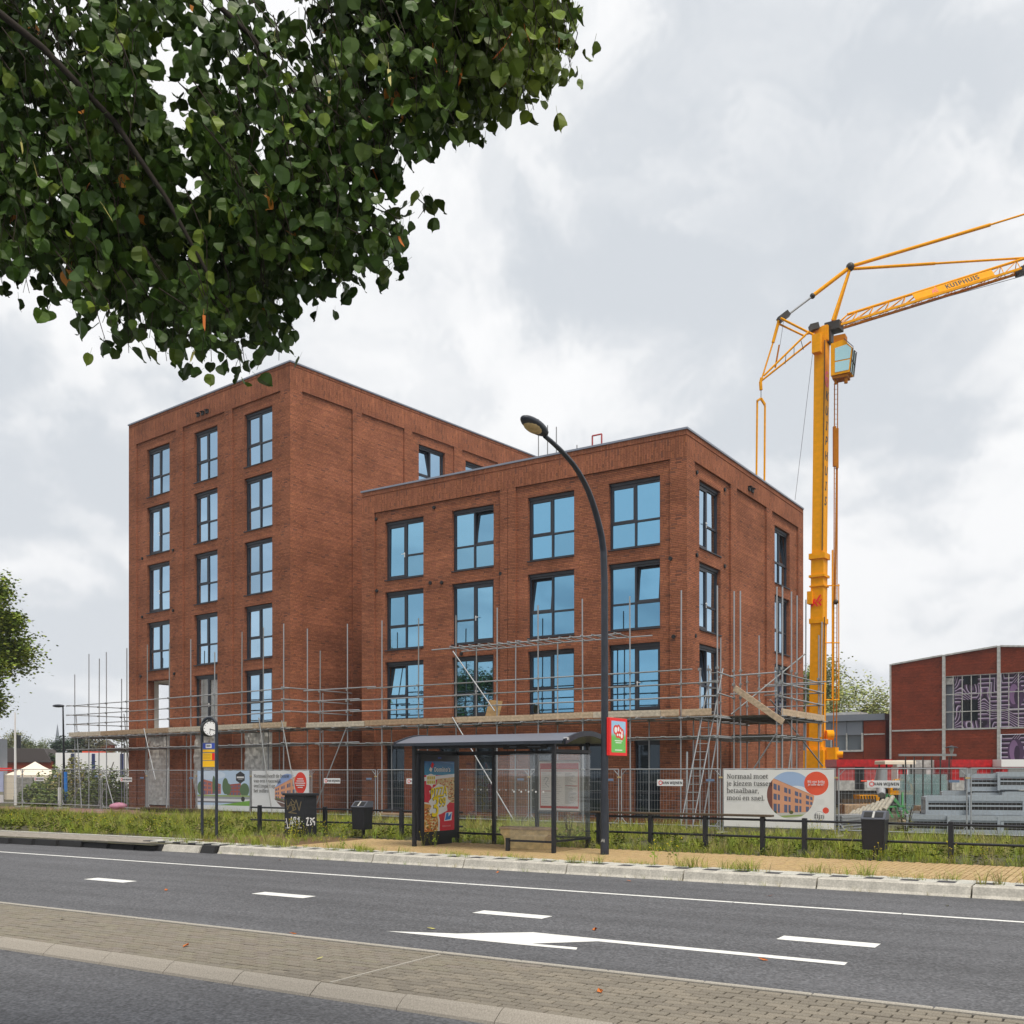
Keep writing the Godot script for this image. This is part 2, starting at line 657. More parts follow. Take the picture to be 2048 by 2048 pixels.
func pave(parent: Node, mats: Array, a0: float, a1: float, p0: float, p1: float, y: float, along: bool, near_n: int) -> void:
	# bricks in running bond; the nearest ones as single parts, the rest as one scatter
	var lx := 0.204 if along else 0.094
	var lz := 0.094 if along else 0.204
	var mesh := MB.new()
	mesh.slab(Vector3.ZERO, Vector3(lx, 0.06, lz), 0.006)
	var am := mesh.mesh()
	var tb := Basis(Vector3.UP, deg_to_rad(ROAD_TURN))
	var spots: Array = []
	var row := 0
	if along:
		var p := p0 + 0.055
		while p < p1 - 0.03:
			var a := a0 - (0.11 if row % 2 else 0.0)
			while a < a1:
				spots.append([a, p])
				a += 0.22
			p += 0.11
			row += 1
	else:
		var a := a0
		while a < a1:
			var p := p0 + 0.11 - (0.11 if row % 2 else 0.0)
			while p < p1 - 0.05:
				spots.append([a, p])
				p += 0.22
			a += 0.11
			row += 1
	# sort by how large it shows: nearest in view first
	var near: Array = []
	for s in spots:
		var w := R(s[0], s[1])
		var d := -w.z
		var seen := d > 1.0 and absf(w.x) < d * 0.5 and d > (EYE - y) * 2051.0 / 502.0
		near.append([d if seen else 1000.0 + absf(d), s])
	near.sort_custom(func(q, r): return q[0] < r[0])
	var places: Array = []
	var tints: Array = []
	for i in near.size():
		var s: Array = near[i][1]
		var b := tb * Basis(Vector3.UP, rnd(-0.012, 0.012)) * Basis(Vector3.RIGHT, rnd(-0.008, 0.008))
		var w := R(s[0] + rnd(-0.002, 0.002), s[1] + rnd(-0.002, 0.002), y - 0.06 + rnd(-0.003, 0.003))
		if i < near_n:
			piece("brick", am, mats[rng.randi_range(0, 2)], parent, w, b)
		else:
			places.append(Transform3D(b, w))
			var k := rnd(0.92, 1.06)
			tints.append(Color(k, k * rnd(0.97, 1.02), k * rnd(0.94, 1.03)))
	scatter("bricks", am, mats[0], places, tints, parent)

func roads() -> void:
	var m := MB.new()
	strip(m, -80, 160, -9.0, 18.4, -0.004)
	var arr := []
	arr.resize(Mesh.ARRAY_MAX)
	arr[Mesh.ARRAY_VERTEX] = m.v
	arr[Mesh.ARRAY_NORMAL] = m.n
	arr[Mesh.ARRAY_TEX_UV] = m.t
	arr[Mesh.ARRAY_TEX_UV2] = m.t
	var rm := ArrayMesh.new()
	rm.add_surface_from_arrays(Mesh.PRIMITIVE_TRIANGLES, arr)
	struct("road", rm, M.asphalt)
	# markings, about 4 mm above the asphalt
	m = MB.new()
	for k in 62:
		var a := -30.0 + 2.54 * k
		strip(m, a, a + 2.525, 15.56, 15.68, 0.0)
	struct("edge_line", m, M.paint)
	for k in range(-6, 22):
		m = MB.new()
		var a := 2.70 + 4.5 * k
		strip(m, a, a + 1.17, 12.42, 12.74, 0.0)
		struct("lane_dash", m, M.paint)
	m = MB.new()
	# arrow that bends out of the ending lane
	var arrow := [[8.35, 10.40], [6.42, 10.42], [5.60, 10.46], [5.66, 10.60], [6.25, 10.56], [5.66, 11.12], [2.73, 11.12], [2.74, 11.30], [5.75, 11.30], [6.69, 11.32], [7.45, 10.72]]
	var pts := PackedVector2Array()
	for q in arrow:
		pts.append(Vector2(q[0], q[1]))
	var ix := Geometry2D.triangulate_polygon(pts)
	for i in range(0, ix.size(), 3):
		var q: Array[Vector3] = []
		for e in 3:
			q.append(R(pts[ix[i + e]].x, pts[ix[i + e]].y, 0.0))
		if (q[1] - q[0]).cross(q[2] - q[0]).y < 0.0:
			m.tri(q[0], q[2], q[1])
		else:
			m.tri(q[0], q[1], q[2])
	struct("lane_arrow", m, M.paint)
	# the median: bed, bricks, near kerb with a sloping face, narrow far kerb
	m = MB.new()
	strip(m, -40, 90, 7.12, 9.02, 0.080)
	var med := struct("median", m, M.joint)
	pave(med, [M.paver, M.paver_b, M.paver_c], -3.0, 20.0, 7.17, 8.97, 0.104, true, 300)
	m = MB.new()
	m.box(R(6.4, 8.02, 0.104), Vector3(0.022, 0.02, 1.72), Basis(Vector3.UP, deg_to_rad(ROAD_TURN)))
	obj("expansion_strip", m, M.kerb_pale, med)
	var kb := Node3D.new()
	kb.name = "median_kerb"
	kb.set_meta("kind", "structure")
	add_child(kb)
	m = MB.new()
	var prof := PackedVector2Array([Vector2(-0.02, -0.03), Vector2(0.16, -0.03), Vector2(0.16, 0.10), Vector2(0.145, 0.108), Vector2(0.09, 0.085), Vector2(0.0, 0.02)])
	m.prism(prof, -0.495, 0.495)
	var km := m.mesh()
	m = MB.new()
	m.slab(Vector3(0, -0.03, 0), Vector3(0.99, 0.135, 0.06), 0.01)
	var fm := m.mesh()
	for k in 40:
		var a := -4.0 + 1.0 * k
		# local x of the profile runs across the road, z along it
		var b := Basis(Vector3(0.5262, 0, -0.8503), Vector3.UP, Vector3(0.8503, 0, 0.5262))
		piece("kerb_stone", km, M.kerb_grey, kb, R(a, 7.0, rnd(-0.004, 0.004)), b * Basis(Vector3.UP, rnd(-0.004, 0.004)))
		piece("kerb_edge", fm, M.kerb_pale, kb, R(a, 9.05), Basis(Vector3.UP, deg_to_rad(ROAD_TURN)))
	# bus stop kerb: long pale elements with a sloping face
	var bk := Node3D.new()
	bk.name = "bus_stop_kerb"
	bk.set_meta("kind", "structure")
	add_child(bk)
	m = MB.new()
	m.prism(PackedVector2Array([Vector2(-0.02, -0.05), Vector2(0.42, -0.05), Vector2(0.42, 0.185), Vector2(0.12, 0.185), Vector2(0.085, 0.17), Vector2(0.04, 0.04), Vector2(0.0, 0.0)]), -1.245, 1.245)
	var lm := m.mesh()
	var bb := Basis(Vector3(0.5262, 0, -0.8503), Vector3.UP, Vector3(0.8503, 0, 0.5262))
	for k in range(-6, 7):
		piece("kerb_stone", lm, M.kerb, bk, R(3.7 + 2.52 * k, 18.2, rnd(-0.004, 0.004)), bb * Basis(Vector3.UP, rnd(-0.003, 0.003)))
	m = MB.new()
	m.prism(PackedVector2Array([Vector2(0, -0.05), Vector2(0.3, -0.05), Vector2(0.3, 0.18), Vector2(0.08, 0.18), Vector2(0, 0.0)]), -0.24, 0.24)
	piece("kerb_stone", m.mesh(), M.kerb_dark, bk, R(20.35, 18.1, 0), bb)
	m = MB.new()
	m.prism(PackedVector2Array([Vector2(0, -0.05), Vector2(0.3, -0.05), Vector2(0.3, 0.16), Vector2(0.08, 0.16), Vector2(0, 0.0)]), -0.66, 0.66)
	var ends := m.mesh()
	piece("kerb_stone", ends, M.kerb, bk, R(21.26, 18.02, 0), bb * Basis(Vector3.UP, 0.05))
	# dark low kerb that carries on along the lane to the left
	m = MB.new()
	m.prism(PackedVector2Array([Vector2(0, -0.05), Vector2(0.2, -0.05), Vector2(0.2, 0.165), Vector2(0.03, 0.165), Vector2(0, 0.0)]), -0.495, 0.495)
	var dm := m.mesh()
	for k in 40:
		var a := 22.4 + k
		piece("kerb_stone", dm, M.kerb_dark, bk, R(a, 17.95 - minf(0.5, 0.08 * k), 0), bb)
	# two rows of block marking tiles behind the kerb
	m = MB.new()
	m.slab(Vector3(0, -0.045, 0), Vector3(0.294, 0.05, 0.294), 0.004)
	var tm := m.mesh()
	var tb := Basis(Vector3.UP, deg_to_rad(ROAD_TURN))
	for k in 112:
		var a := -10.0 + 0.3 * k
		piece("tile", tm, M.tile_dark if k % 2 else M.tile_white, bk, R(a, 18.77, 0.182 + rnd(-0.004, 0.004)), tb)
		piece("tile", tm, M.tile_white, bk, R(a + 0.02, 19.07, 0.182 + rnd(-0.005, 0.005)), tb)
	# footpath: yellow brown bricks on sand, sand patch inside the shelter
	m = MB.new()
	strip(m, -40, 22.6, 19.22, 22.62, 0.168)
	var fp := struct("footpath", m, M.sand_joint)
	pave(fp, [M.path_paver, M.path_paver_b, M.path_paver_c], -5.0, 18.6, 19.24, 22.55, 0.188, false, 300)
	# grey slab path beside the lane on the left
	m = MB.new()
	for k in 48:
		for j in 4:
			m.slab(R(22.9 + 0.5 * k + 0.25, 18.42 + 0.36 * j - minf(0.5, 0.02 * k), 0.135 + rnd(-0.003, 0.003)), Vector3(0.49, 0.035, 0.35), 0.004, tb)
	struct("slab_path", m, M.slab)
	m = MB.new()
	for k in 26:
		m.slab(R(23.0 + 1.0 * k, 19.8 - minf(0.5, 0.04 * k), 0.12), Vector3(0.985, 0.07, 0.12), 0.006, tb)
	struct("path_edging", m, M.tile_white)
	# reddish cycle path in front of the left fence
	m = MB.new()
	strip(m, 36, 75, 30.5, 34.0, 0.168)
	struct("cycle_path", m, M.pink_paving)
	# fallen leaves
	m = MB.new()
	m.quad(Vector3(-0.05, 0, 0.0), Vector3(0, 0.012, 0.03), Vector3(0.06, 0.02, 0.0), Vector3(0, 0.0, -0.03))
	m.quad(Vector3(0.06, 0.02, 0.0), Vector3(0, 0.012, 0.03), Vector3(-0.05, 0, 0), Vector3(0, 0.002, -0.03))
	var lmesh := m.mesh()
	var fl := [[7.95, 10.85, "on the asphalt left of the white arrow", 0], [9.2, 9.6, "on the asphalt beside the median edge", 0], [3.55, 10.95, "on the white arrow's shaft end", 0], [6.1, 11.9, "between the arrow and the white dashes", 0], [14.5, 12.0, "on the asphalt left of the lane dashes", 0],
		[12.2, 8.4, "on the grey median bricks, far left one", 0.11], [7.3, 8.0, "on the median bricks near their pale joint line", 0.11], [4.1, 8.1, "large on the median bricks at the right", 0.11], [9.1, 7.8, "on the middle of the median bricks", 0.11],
		[17.2, 17.5, "in the gutter below the left kerb", 0], [11.3, 17.7, "in the gutter below the shelter kerb", 0], [8.3, 17.6, "in the gutter right of the lamp post", 0], [5.3, 16.7, "on the asphalt between kerb and edge line", 0], [2.6, 16.9, "on the asphalt by the right kerb", 0]]
	for q in fl:
		var o := obj("fallen_leaf", lmesh, M.leaf_red if rng.randf() < 0.7 else M.leaf_gold, self, Transform3D(Basis(Vector3.UP, rnd(0, TAU)).scaled(Vector3.ONE * rnd(0.9, 1.3)), R(q[0], q[1], q[3] + 0.004)))
		tag(o, "dry curled orange leaf lying " + q[2], "leaf", "fallen leaves on the road")

# ---------------------------------------------------------------- the brick buildings
# A wall in the xy plane cut into cells; each cell lies at a depth z, holes have no face. Later regions win.
# region: u0, u1, v0, v1, z, kind (0 brick courses, 1 bricks on end, 2 hole)
func relief(m: MB, u0: float, u1: float, v0: float, v1: float, regs: Array) -> void:
	var us: Array[float] = [u0, u1]
	var vs: Array[float] = [v0, v1]
	for r in regs:
		for k in 2:
			us.append(clampf(r[k], u0, u1))
			vs.append(clampf(r[k + 2], v0, v1))
	us.sort()
	vs.sort()
	var U: Array[float] = []
	var V: Array[float] = []
	for q in us:
		if U.is_empty() or q - U[-1] > 0.001:
			U.append(q)
	for q in vs:
		if V.is_empty() or q - V[-1] > 0.001:
			V.append(q)
	var nu := U.size() - 1
	var nv := V.size() - 1
	var z := PackedFloat32Array()
	var kd := PackedInt32Array()
	z.resize(nu * nv)
	kd.resize(nu * nv)
	for i in nu:
		for j in nv:
			var cu := (U[i] + U[i + 1]) * 0.5
			var cv := (V[j] + V[j + 1]) * 0.5
			for r in regs:
				if cu > r[0] and cu < r[1] and cv > r[2] and cv < r[3]:
					z[i * nv + j] = r[4]
					kd[i * nv + j] = r[5]
	for i in nu:
		for j in nv:
			var e := i * nv + j
			var a := z[e]
			if kd[e] != 2:
				wq(m, Vector3(U[i], V[j], a), Vector3(U[i + 1], V[j], a), Vector3(U[i + 1], V[j + 1], a), Vector3(U[i], V[j + 1], a), kd[e] == 1)
			if i + 1 < nu:
				var b := z[e + nv]
				if a > b + 0.0005:
					wq(m, Vector3(U[i + 1], V[j], a), Vector3(U[i + 1], V[j], b), Vector3(U[i + 1], V[j + 1], b), Vector3(U[i + 1], V[j + 1], a), kd[e] == 1)
				elif b > a + 0.0005:
					wq(m, Vector3(U[i + 1], V[j], a), Vector3(U[i + 1], V[j], b), Vector3(U[i + 1], V[j + 1], b), Vector3(U[i + 1], V[j + 1], a), kd[e + nv] == 1)
			if j + 1 < nv:
				var b := z[e + 1]
				if absf(a - b) > 0.0005:
					wq(m, Vector3(U[i], V[j + 1], a), Vector3(U[i + 1], V[j + 1], a), Vector3(U[i + 1], V[j + 1], b), Vector3(U[i], V[j + 1], b), false)

func wuv(p: Vector3, nn: Vector3, on_end: bool) -> Vector2:
	var u := p.x if absf(nn.z) > 0.7 or absf(nn.y) > 0.7 else p.z
	var w := p.y if absf(nn.y) < 0.7 else p.z
	return Vector2(w / 4.4, u / 2.0) if on_end else Vector2(u / 4.4, -w / 2.0)

func wq(m: MB, a: Vector3, b: Vector3, c: Vector3, d: Vector3, on_end := false) -> void:
	var nn := (b - a).cross(d - a).normalized()
	m.quad(a, b, c, d, wuv(a, nn, on_end), wuv(b, nn, on_end), wuv(c, nn, on_end), wuv(d, nn, on_end))

# A window in a hole of a wall: frame with panes as sub-parts; w is the wall's place within the building
func window(parent: Node, w: Transform3D, u0: float, u1: float, v0: float, v1: float, z: float, kind: String, glass: String) -> void:
	var f := MB.new()
	var fw := 0.075
	var zc := z - 0.19
	var um := (u0 + u1) * 0.5
	var top := v1 - 0.11
	f.box(Vector3(um, v1 - 0.055, zc + 0.03), Vector3(u1 - u0, 0.11, 0.10))
	f.box(Vector3(u0 + fw * 0.5, (v0 + top) * 0.5, zc), Vector3(fw, top - v0, 0.09))
	f.box(Vector3(u1 - fw * 0.5, (v0 + top) * 0.5, zc), Vector3(fw, top - v0, 0.09))
	f.box(Vector3(um, top - fw * 0.5, zc - 0.004), Vector3(u1 - u0 - 2 * fw, fw, 0.082))
	f.box(Vector3(um, v0 + fw * 0.6, zc - 0.004), Vector3(u1 - u0 - 2 * fw, fw * 1.2, 0.082))
	# sill
	f.box(Vector3(um, v0 - 0.012, z - 0.08), Vector3(u1 - u0 + 0.02, 0.03, 0.26))
	var vt := v0 + (v1 - v0) * 0.395
	var y0 := v0 + fw * 1.2
	var y1 := top - fw
	var o := obj("window", f, M.frame, parent, w)
	var extra := MB.new()
	var panes: Array = []
	var zg := zc - 0.012
	if kind == "single":
		panes.append([u0 + fw, u1 - fw, y0 + 0.75, y1, 0])
		f.box(Vector3(um, y0 + 0.72, zc - 0.004), Vector3(u1 - u0 - 2 * fw, 0.06, 0.08))
		panes.append([u0 + fw, u1 - fw, y0, y0 + 0.69, 0])
	else:
		f.box(Vector3(um, (y0 + y1) * 0.5, zc), Vector3(fw, y1 - y0, 0.088))
		for s in 2:
			var a := u0 + fw if s == 0 else um + fw * 0.5
			var b := um - fw * 0.5 if s == 0 else u1 - fw
			var is_door := kind == ("door_l" if s == 0 else "door_r")
			var is_tilt := kind == ("tilt_l" if s == 0 else "tilt_r")
			if is_door:
				# full-height sash with a white lever
				for q in [[a, a + 0.07, y0, y1], [b - 0.07, b, y0, y1], [a + 0.07, b - 0.07, y0, y0 + 0.09], [a + 0.07, b - 0.07, y1 - 0.07, y1]]:
					f.box(Vector3((q[0] + q[1]) * 0.5, (q[2] + q[3]) * 0.5, zc + 0.008), Vector3(q[1] - q[0], q[3] - q[2], 0.085))
				panes.append([a + 0.07, b - 0.07, y0 + 0.09, y1 - 0.07, 0])
				var hx := b - 0.035 if s == 0 else a + 0.035
				extra.box(Vector3(hx, v0 + 1.02, zc + 0.06), Vector3(0.03, 0.20, 0.02))
				extra.box(Vector3(hx + (-0.07 if s == 0 else 0.07), v0 + 1.06, zc + 0.095), Vector3(0.14, 0.025, 0.025))
				extra.box(Vector3(hx, v0 + 1.06, zc + 0.078), Vector3(0.025, 0.025, 0.05))
			else:
				f.box(Vector3((a + b) * 0.5, vt, zc - 0.002), Vector3(b - a, 0.07, 0.084))
				panes.append([a, b, y0, vt - 0.035, 0])
				panes.append([a, b, vt + 0.035, y1, 1 if is_tilt else 0])
				if (kind == "cross" and s == 0) or is_tilt:
					# the opening light has a sash of its own
					if not is_tilt:
						for q in [[a, a + 0.05, vt + 0.035, y1], [b - 0.05, b, vt + 0.035, y1], [a + 0.05, b - 0.05, vt + 0.035, vt + 0.085], [a + 0.05, b - 0.05, y1 - 0.05, y1]]:
							f.box(Vector3((q[0] + q[1]) * 0.5, (q[2] + q[3]) * 0.5, zc + 0.01), Vector3(q[1] - q[0], q[3] - q[2], 0.08))
	o.mesh = f.mesh()
	if extra.v.size():
		obj("handle", extra, M.white, o)
	for q in panes:
		var g := MB.new()
		var gm: StandardMaterial3D = M[glass]
		if glass != "pane" and glass != "glass_dark":
			gm = M[glass + ["", "_x", "_y"][rng.randi_range(0, 2)]]
		var jit := rnd(-0.006, 0.006)
		var jit2 := rnd(-0.008, 0.008)
		if q[4] == 1:
			# tilted inward at the top, with its sash
			var w2: float = q[1] - q[0]
			var h2: float = q[3] - q[2]
			var tb := Basis(Vector3.RIGHT, -0.11)
			var at := Transform3D(tb, Vector3((q[0] + q[1]) * 0.5, q[2], zg - 0.01))
			var sh := MB.new()
			for r in [[-w2 / 2 + 0.035, h2 / 2, 0.07, h2], [w2 / 2 - 0.035, h2 / 2, 0.07, h2], [0.0, 0.035, w2 - 0.14, 0.07], [0.0, h2 - 0.035, w2 - 0.14, 0.07]]:
				sh.box(Vector3(r[0], r[1], 0), Vector3(r[2], r[3], 0.06))
			obj("sash", sh, M.frame, o, at)
			g.box(Vector3(0, h2 / 2, 0), Vector3(w2 - 0.14, h2 - 0.14, 0.02))
			obj("pane", g, gm, o, at)
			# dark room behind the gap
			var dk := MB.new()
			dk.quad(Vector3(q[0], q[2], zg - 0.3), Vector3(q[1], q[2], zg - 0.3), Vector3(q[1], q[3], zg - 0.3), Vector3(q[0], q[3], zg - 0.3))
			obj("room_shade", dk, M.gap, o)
		else:
			g.box(Vector3.ZERO, Vector3(q[1] - q[0], q[3] - q[2], 0.02), Basis(Vector3.UP, jit) * Basis(Vector3.RIGHT, jit2))
			obj("pane", g, gm, o, Transform3D(Basis(), Vector3((q[0] + q[1]) * 0.5, (q[2] + q[3]) * 0.5, zg)))

func sheeting(parent: Node, w: Transform3D, u0: float, u1: float, v0: float, v1: float, z: float) -> void:
	# plastic sheet hung over an opening, gently creased
	var m := MB.new()
	var f := FastNoiseLite.new()
	f.seed = rng.randi()
	f.frequency = 0.9
	var nx := 16
	var ny := 28
	var pt := func(i: int, j: int) -> Vector3:
		var u := lerpf(u0, u1, float(i) / nx)
		var v := lerpf(v0, v1, float(j) / ny)
		return Vector3(u, v, z + f.get_noise_2d(u * 1.6, v * 0.5) * 0.15 + f.get_noise_2d(u * 3.0 + v * 1.5 + 9.0, v * 2.2 - u) * 0.07)
	for i in nx:
		for j in ny:
			m.quad(pt.call(i, j), pt.call(i + 1, j), pt.call(i + 1, j + 1), pt.call(i, j + 1))
	obj("plastic_sheet", m, M.sheet_white, parent, w)

func buildings() -> void:
	var tw := Transform3D()
	var rw := Transform3D(Basis(Vector3.UP, PI / 2), Vector3.ZERO)
	# ---- the taller block on the left: six storeys
	var A := thing("apartment_block", "taller six storey red brick apartment block with dark framed windows, at the left", "building", Vector3(-9.916, 0, -45.836), -39.21)
	var top := 20.42
	var cols := [[-11.776, -9.696], [-7.537, -5.597], [-3.476, -1.388]]
	var regs := [[-13.39, 0.0, 19.30, 20.26, 0.0, 1], [-13.39, 0.0, 20.26, 20.30, -0.03, 0], [-13.39, 0.0, 20.30, 20.42, 0.0, 1]]
	for q in [[-12.673, -9.036], [-8.416, -4.926], [-4.319, -0.682]]:
		regs.append([q[0], q[1], 0.0, 19.30, -0.085, 0])
	for c in cols:
		for r in 5:
			regs.append([c[0], c[1], 18.83 - 3.0 * r - 2.489, 18.83 - 3.0 * r, -0.5, 2])
		regs.append([c[0], c[1], 0.35, 3.95, -0.5, 2])
	# expansion joints between bays
	for q in [-8.73, -4.62]:
		regs.append([q - 0.012, q + 0.012, 0.2, 19.30, -0.03, 0])
	var m := MB.new()
	relief(m, -13.39, 0.0, 0.1, top, regs)
	obj("front_wall", m, M.brick, A)
	for ci in 3:
		for r in 5:
			var v1 := 18.83 - 3.0 * r
			var v0 := v1 - 2.489
			if r == 4 and ci == 0:
				continue
			var kind := "cross"
			if ci == 0 and (r == 1 or r == 2):
				kind = "door_l"
			if r == 4 and ci == 1:
				window(A, tw, cols[ci][0], cols[ci][1], v0, v1, -0.085, "door_r", "pane")
				sheeting(A, tw, cols[ci][0] + 0.1, cols[ci][1] - 0.1, v0, v1, -0.75)
				continue
			window(A, tw, cols[ci][0], cols[ci][1], v0, v1, -0.085, kind, "glass_a")
		sheeting(A, tw, cols[ci][0] - 0.02, cols[ci][1] + 0.02, 0.4, 3.97, -0.14)
	# right wall
	m = MB.new()
	regs = [[0.0, 22.0, 19.30, 20.26, 0.0, 1], [0.0, 22.0, 20.26, 20.30, -0.03, 0], [0.0, 22.0, 20.30, 20.42, 0.0, 1]]
	for q in [[0.69, 3.72], [4.31, 7.165], [7.72, 10.86], [11.49, 14.45], [15.1, 18.2], [18.8, 21.4]]:
		regs.append([q[0], q[1], 0.0, 19.30, -0.085, 0])
	for c in [[8.27, 10.23], [11.85, 13.9], [15.6, 17.6]]:
		for r in 2:
			regs.append([c[0], c[1], 18.83 - 3.0 * r - 2.489, 18.83 - 3.0 * r, -0.5, 2])
	relief(m, 0.0, 22.0, 0.1, top, regs)
	obj("side_wall", m, M.brick, A, rw)
	for c in [[8.27, 10.23], [11.85, 13.9], [15.6, 17.6]]:
		for r in 2:
			window(A, rw, c[0], c[1], 18.83 - 3.0 * r - 2.489, 18.83 - 3.0 * r, -0.085, "tilt_l" if c[0] < 9 else "cross", "glass_a")
	# left end wall with one opening on the second storey, rear wall, roof, floors
	m = MB.new()
	regs = [[18.8, 21.0, 4.35, 6.83, -0.3, 2], [0.0, 22.0, 19.30, 20.42, 0.0, 1]]
	relief(m, 0.0, 22.0, 0.1, top, regs)
	obj("end_wall", m, M.brick, A, Transform3D(Basis(Vector3.UP, -PI / 2), Vector3(-13.39, 0, -22.0)) * Transform3D(Basis(), Vector3(0, 0, 0)))
	m = MB.new()
	relief(m, 0.0, 13.39, 0.1, top, [])
	obj("rear_wall", m, M.brick, A, Transform3D(Basis(Vector3.UP, PI), Vector3(0, 0, -22.0)))
	m = MB.new()
	m.box(Vector3(-6.695, 20.15, -11.0), Vector3(12.8, 0.2, 21.4))
	obj("roof", m, M.grey_clad, A)
	coping(A, -13.39, 22.0, top)
	# the unglazed room behind the open window
	m = MB.new()
	m.box(Vector3(-8.0, 4.2, -2.2), Vector3(10.2, 0.25, 3.4))
	m.box(Vector3(-8.0, 6.98, -2.2), Vector3(10.2, 0.25, 3.4))
	m.box(Vector3(-8.0, 5.6, -3.8), Vector3(10.2, 2.5, 0.15))
	m.box(Vector3(-12.9, 5.6, -0.62), Vector3(0.5, 2.5, 0.5))
	m.box(Vector3(-11.94, 5.6, -0.6), Vector3(0.16, 2.5, 0.44))
	obj("bare_room", m, M.plaster, A)
	vents(A, tw, [[-7.02, 19.58, 0.0], [-6.65, 19.58, 0.0], [-6.29, 19.58, 0.0]])
	holes(A, tw, [[-12.2, 13.25, -0.085], [-9.35, 13.3, -0.085], [-12.2, 10.2, -0.085], [-9.35, 10.25, -0.085], [-12.35, 7.1, -0.085], [-9.25, 7.05, -0.085]])

	# ---- the lower block at the corner: four storeys
	var B := thing("apartment_block", "lower four storey red brick apartment block at the corner behind the bus shelter", "building", Vector3(6.188, 0, -36.297), -33.18)
	top = 14.22
	cols = [[-13.954, -11.873], [-10.394, -8.325], [-6.716, -4.634], [-3.161, -1.077]]
	regs = [[-15.2, 0.0, 13.26, 14.00, 0.0, 1], [-15.2, 0.0, 14.00, 14.04, -0.03, 0], [-15.2, 0.0, 14.04, 14.22, 0.0, 1]]
	for q in [[-14.495, -7.962], [-7.229, -0.65]]:
		regs.append([q[0], q[1], 0.0, 13.26, -0.085, 0])
	for c in cols:
		for r in 3:
			regs.append([c[0], c[1], 12.785 - 3.0 * r - 2.495, 12.785 - 3.0 * r, -0.5, 2])
	var low := [[-13.95, -12.9], [-11.1, -10.1], [-9.3, -8.3], [-6.7, -5.6], [-4.45, -3.35], [-2.12, -1.08]]
	for c in low:
		regs.append([c[0], c[1], 0.5, 3.25, -0.5, 2])
	for q in [-7.6]:
		regs.append([q - 0.012, q + 0.012, 0.2, 13.26, -0.03, 0])
	m = MB.new()
	relief(m, -15.2, 0.0, 0.1, top, regs)
	obj("front_wall", m, M.brick, B)
	var kinds := [["door_l", "cross", "tilt_l"], ["tilt_r", "door_r", "door_r"], ["cross", "tilt_l", "cross"], ["cross", "tilt_r", "door_r"]]
	for ci in 4:
		for r in 3:
			var v1 := 12.785 - 3.0 * r
			window(B, tw, cols[ci][0], cols[ci][1], v1 - 2.495, v1, -0.085, kinds[ci][r], "glass_b" if ci < 2 else "glass_b_deep")
	for c in low:
		window(B, tw, c[0], c[1], 0.5, 3.25, -0.085, "single", "glass_dark")
	m = MB.new()
	regs = [[0.0, 13.32, 13.26, 14.00, 0.0, 1], [0.0, 13.32, 14.00, 14.04, -0.03, 0], [0.0, 13.32, 14.04, 14.22, 0.0, 1]]
	for q in [[0.71, 4.24], [4.9, 8.342], [9.016, 12.6]]:
		regs.append([q[0], q[1], 0.0, 13.26, -0.085, 0])
	var rc := [[1.329, 3.39], [9.594, 11.612]]
	for c in rc:
		for r in 3:
			regs.append([c[0], c[1], 12.785 - 3.0 * r - 2.495, 12.785 - 3.0 * r, -0.5, 2])
	relief(m, 0.0, 13.32, 0.1, top, regs)
	obj("side_wall", m, M.brick, B, rw)
	var rk := [["door_l", "door_l", "tilt_l"], ["tilt_r", "cross", "cross"]]
	for ci in 2:
		for r in 3:
			var v1 := 12.785 - 3.0 * r
			window(B, rw, rc[ci][0], rc[ci][1], v1 - 2.495, v1, -0.085, rk[ci][r], "glass_a")
	m = MB.new()
	relief(m, 0.0, 13.32, 0.1, top, [])
	obj("end_wall", m, M.brick, B, Transform3D(Basis(Vector3.UP, -PI / 2), Vector3(-15.2, 0, -13.32)))
	m = MB.new()
	relief(m, 0.0, 15.2, 0.1, top, [])
	obj("rear_wall", m, M.brick, B, Transform3D(Basis(Vector3.UP, PI), Vector3(0, 0, -13.32)))
	m = MB.new()
	m.box(Vector3(-7.6, 13.95, -6.66), Vector3(14.6, 0.2, 12.7))
	obj("roof", m, M.grey_clad, B)
	coping(B, -15.2, 13.32, top)
	vents(B, rw, [[6.2, 13.53, 0.0], [6.55, 13.53, 0.0]])
	holes(B, tw, [[-14.45, 13.0, -0.085], [-11.3, 13.05, -0.085], [-14.4, 9.9, -0.085], [-11.5, 9.95, -0.085], [-10.9, 9.9, -0.085], [-7.95, 9.95, -0.05], [-9.9, 6.9, -0.085], [-0.62, 9.7, 0.0], [-0.5, 6.9, 0.0]])
	holes(B, rw, [[1.05, 12.95, -0.085], [3.75, 12.95, -0.085], [1.05, 9.95, -0.085], [3.75, 10.0, -0.085], [0.9, 7.0, -0.085]])
	# link wall at the back of the recess between the blocks
	var L := thing("link_wall", "dark brick link at the back of the recess between the two blocks", "wall", Vector3(-3.0, 0, -52.5), -36.0)
	m = MB.new()
	relief(m, -2.4, 2.6, 0.1, 13.0, [[-0.8, 0.8, 0.3, 3.0, -0.2, 2]])
	obj("brickwork", m, M.brick, L)
	m = MB.new()
	m.quad(Vector3(-0.8, 0.3, -0.2), Vector3(0.8, 0.3, -0.2), Vector3(0.8, 3.0, -0.2), Vector3(-0.8, 3.0, -0.2))
	obj("door", m, M.gap, L)

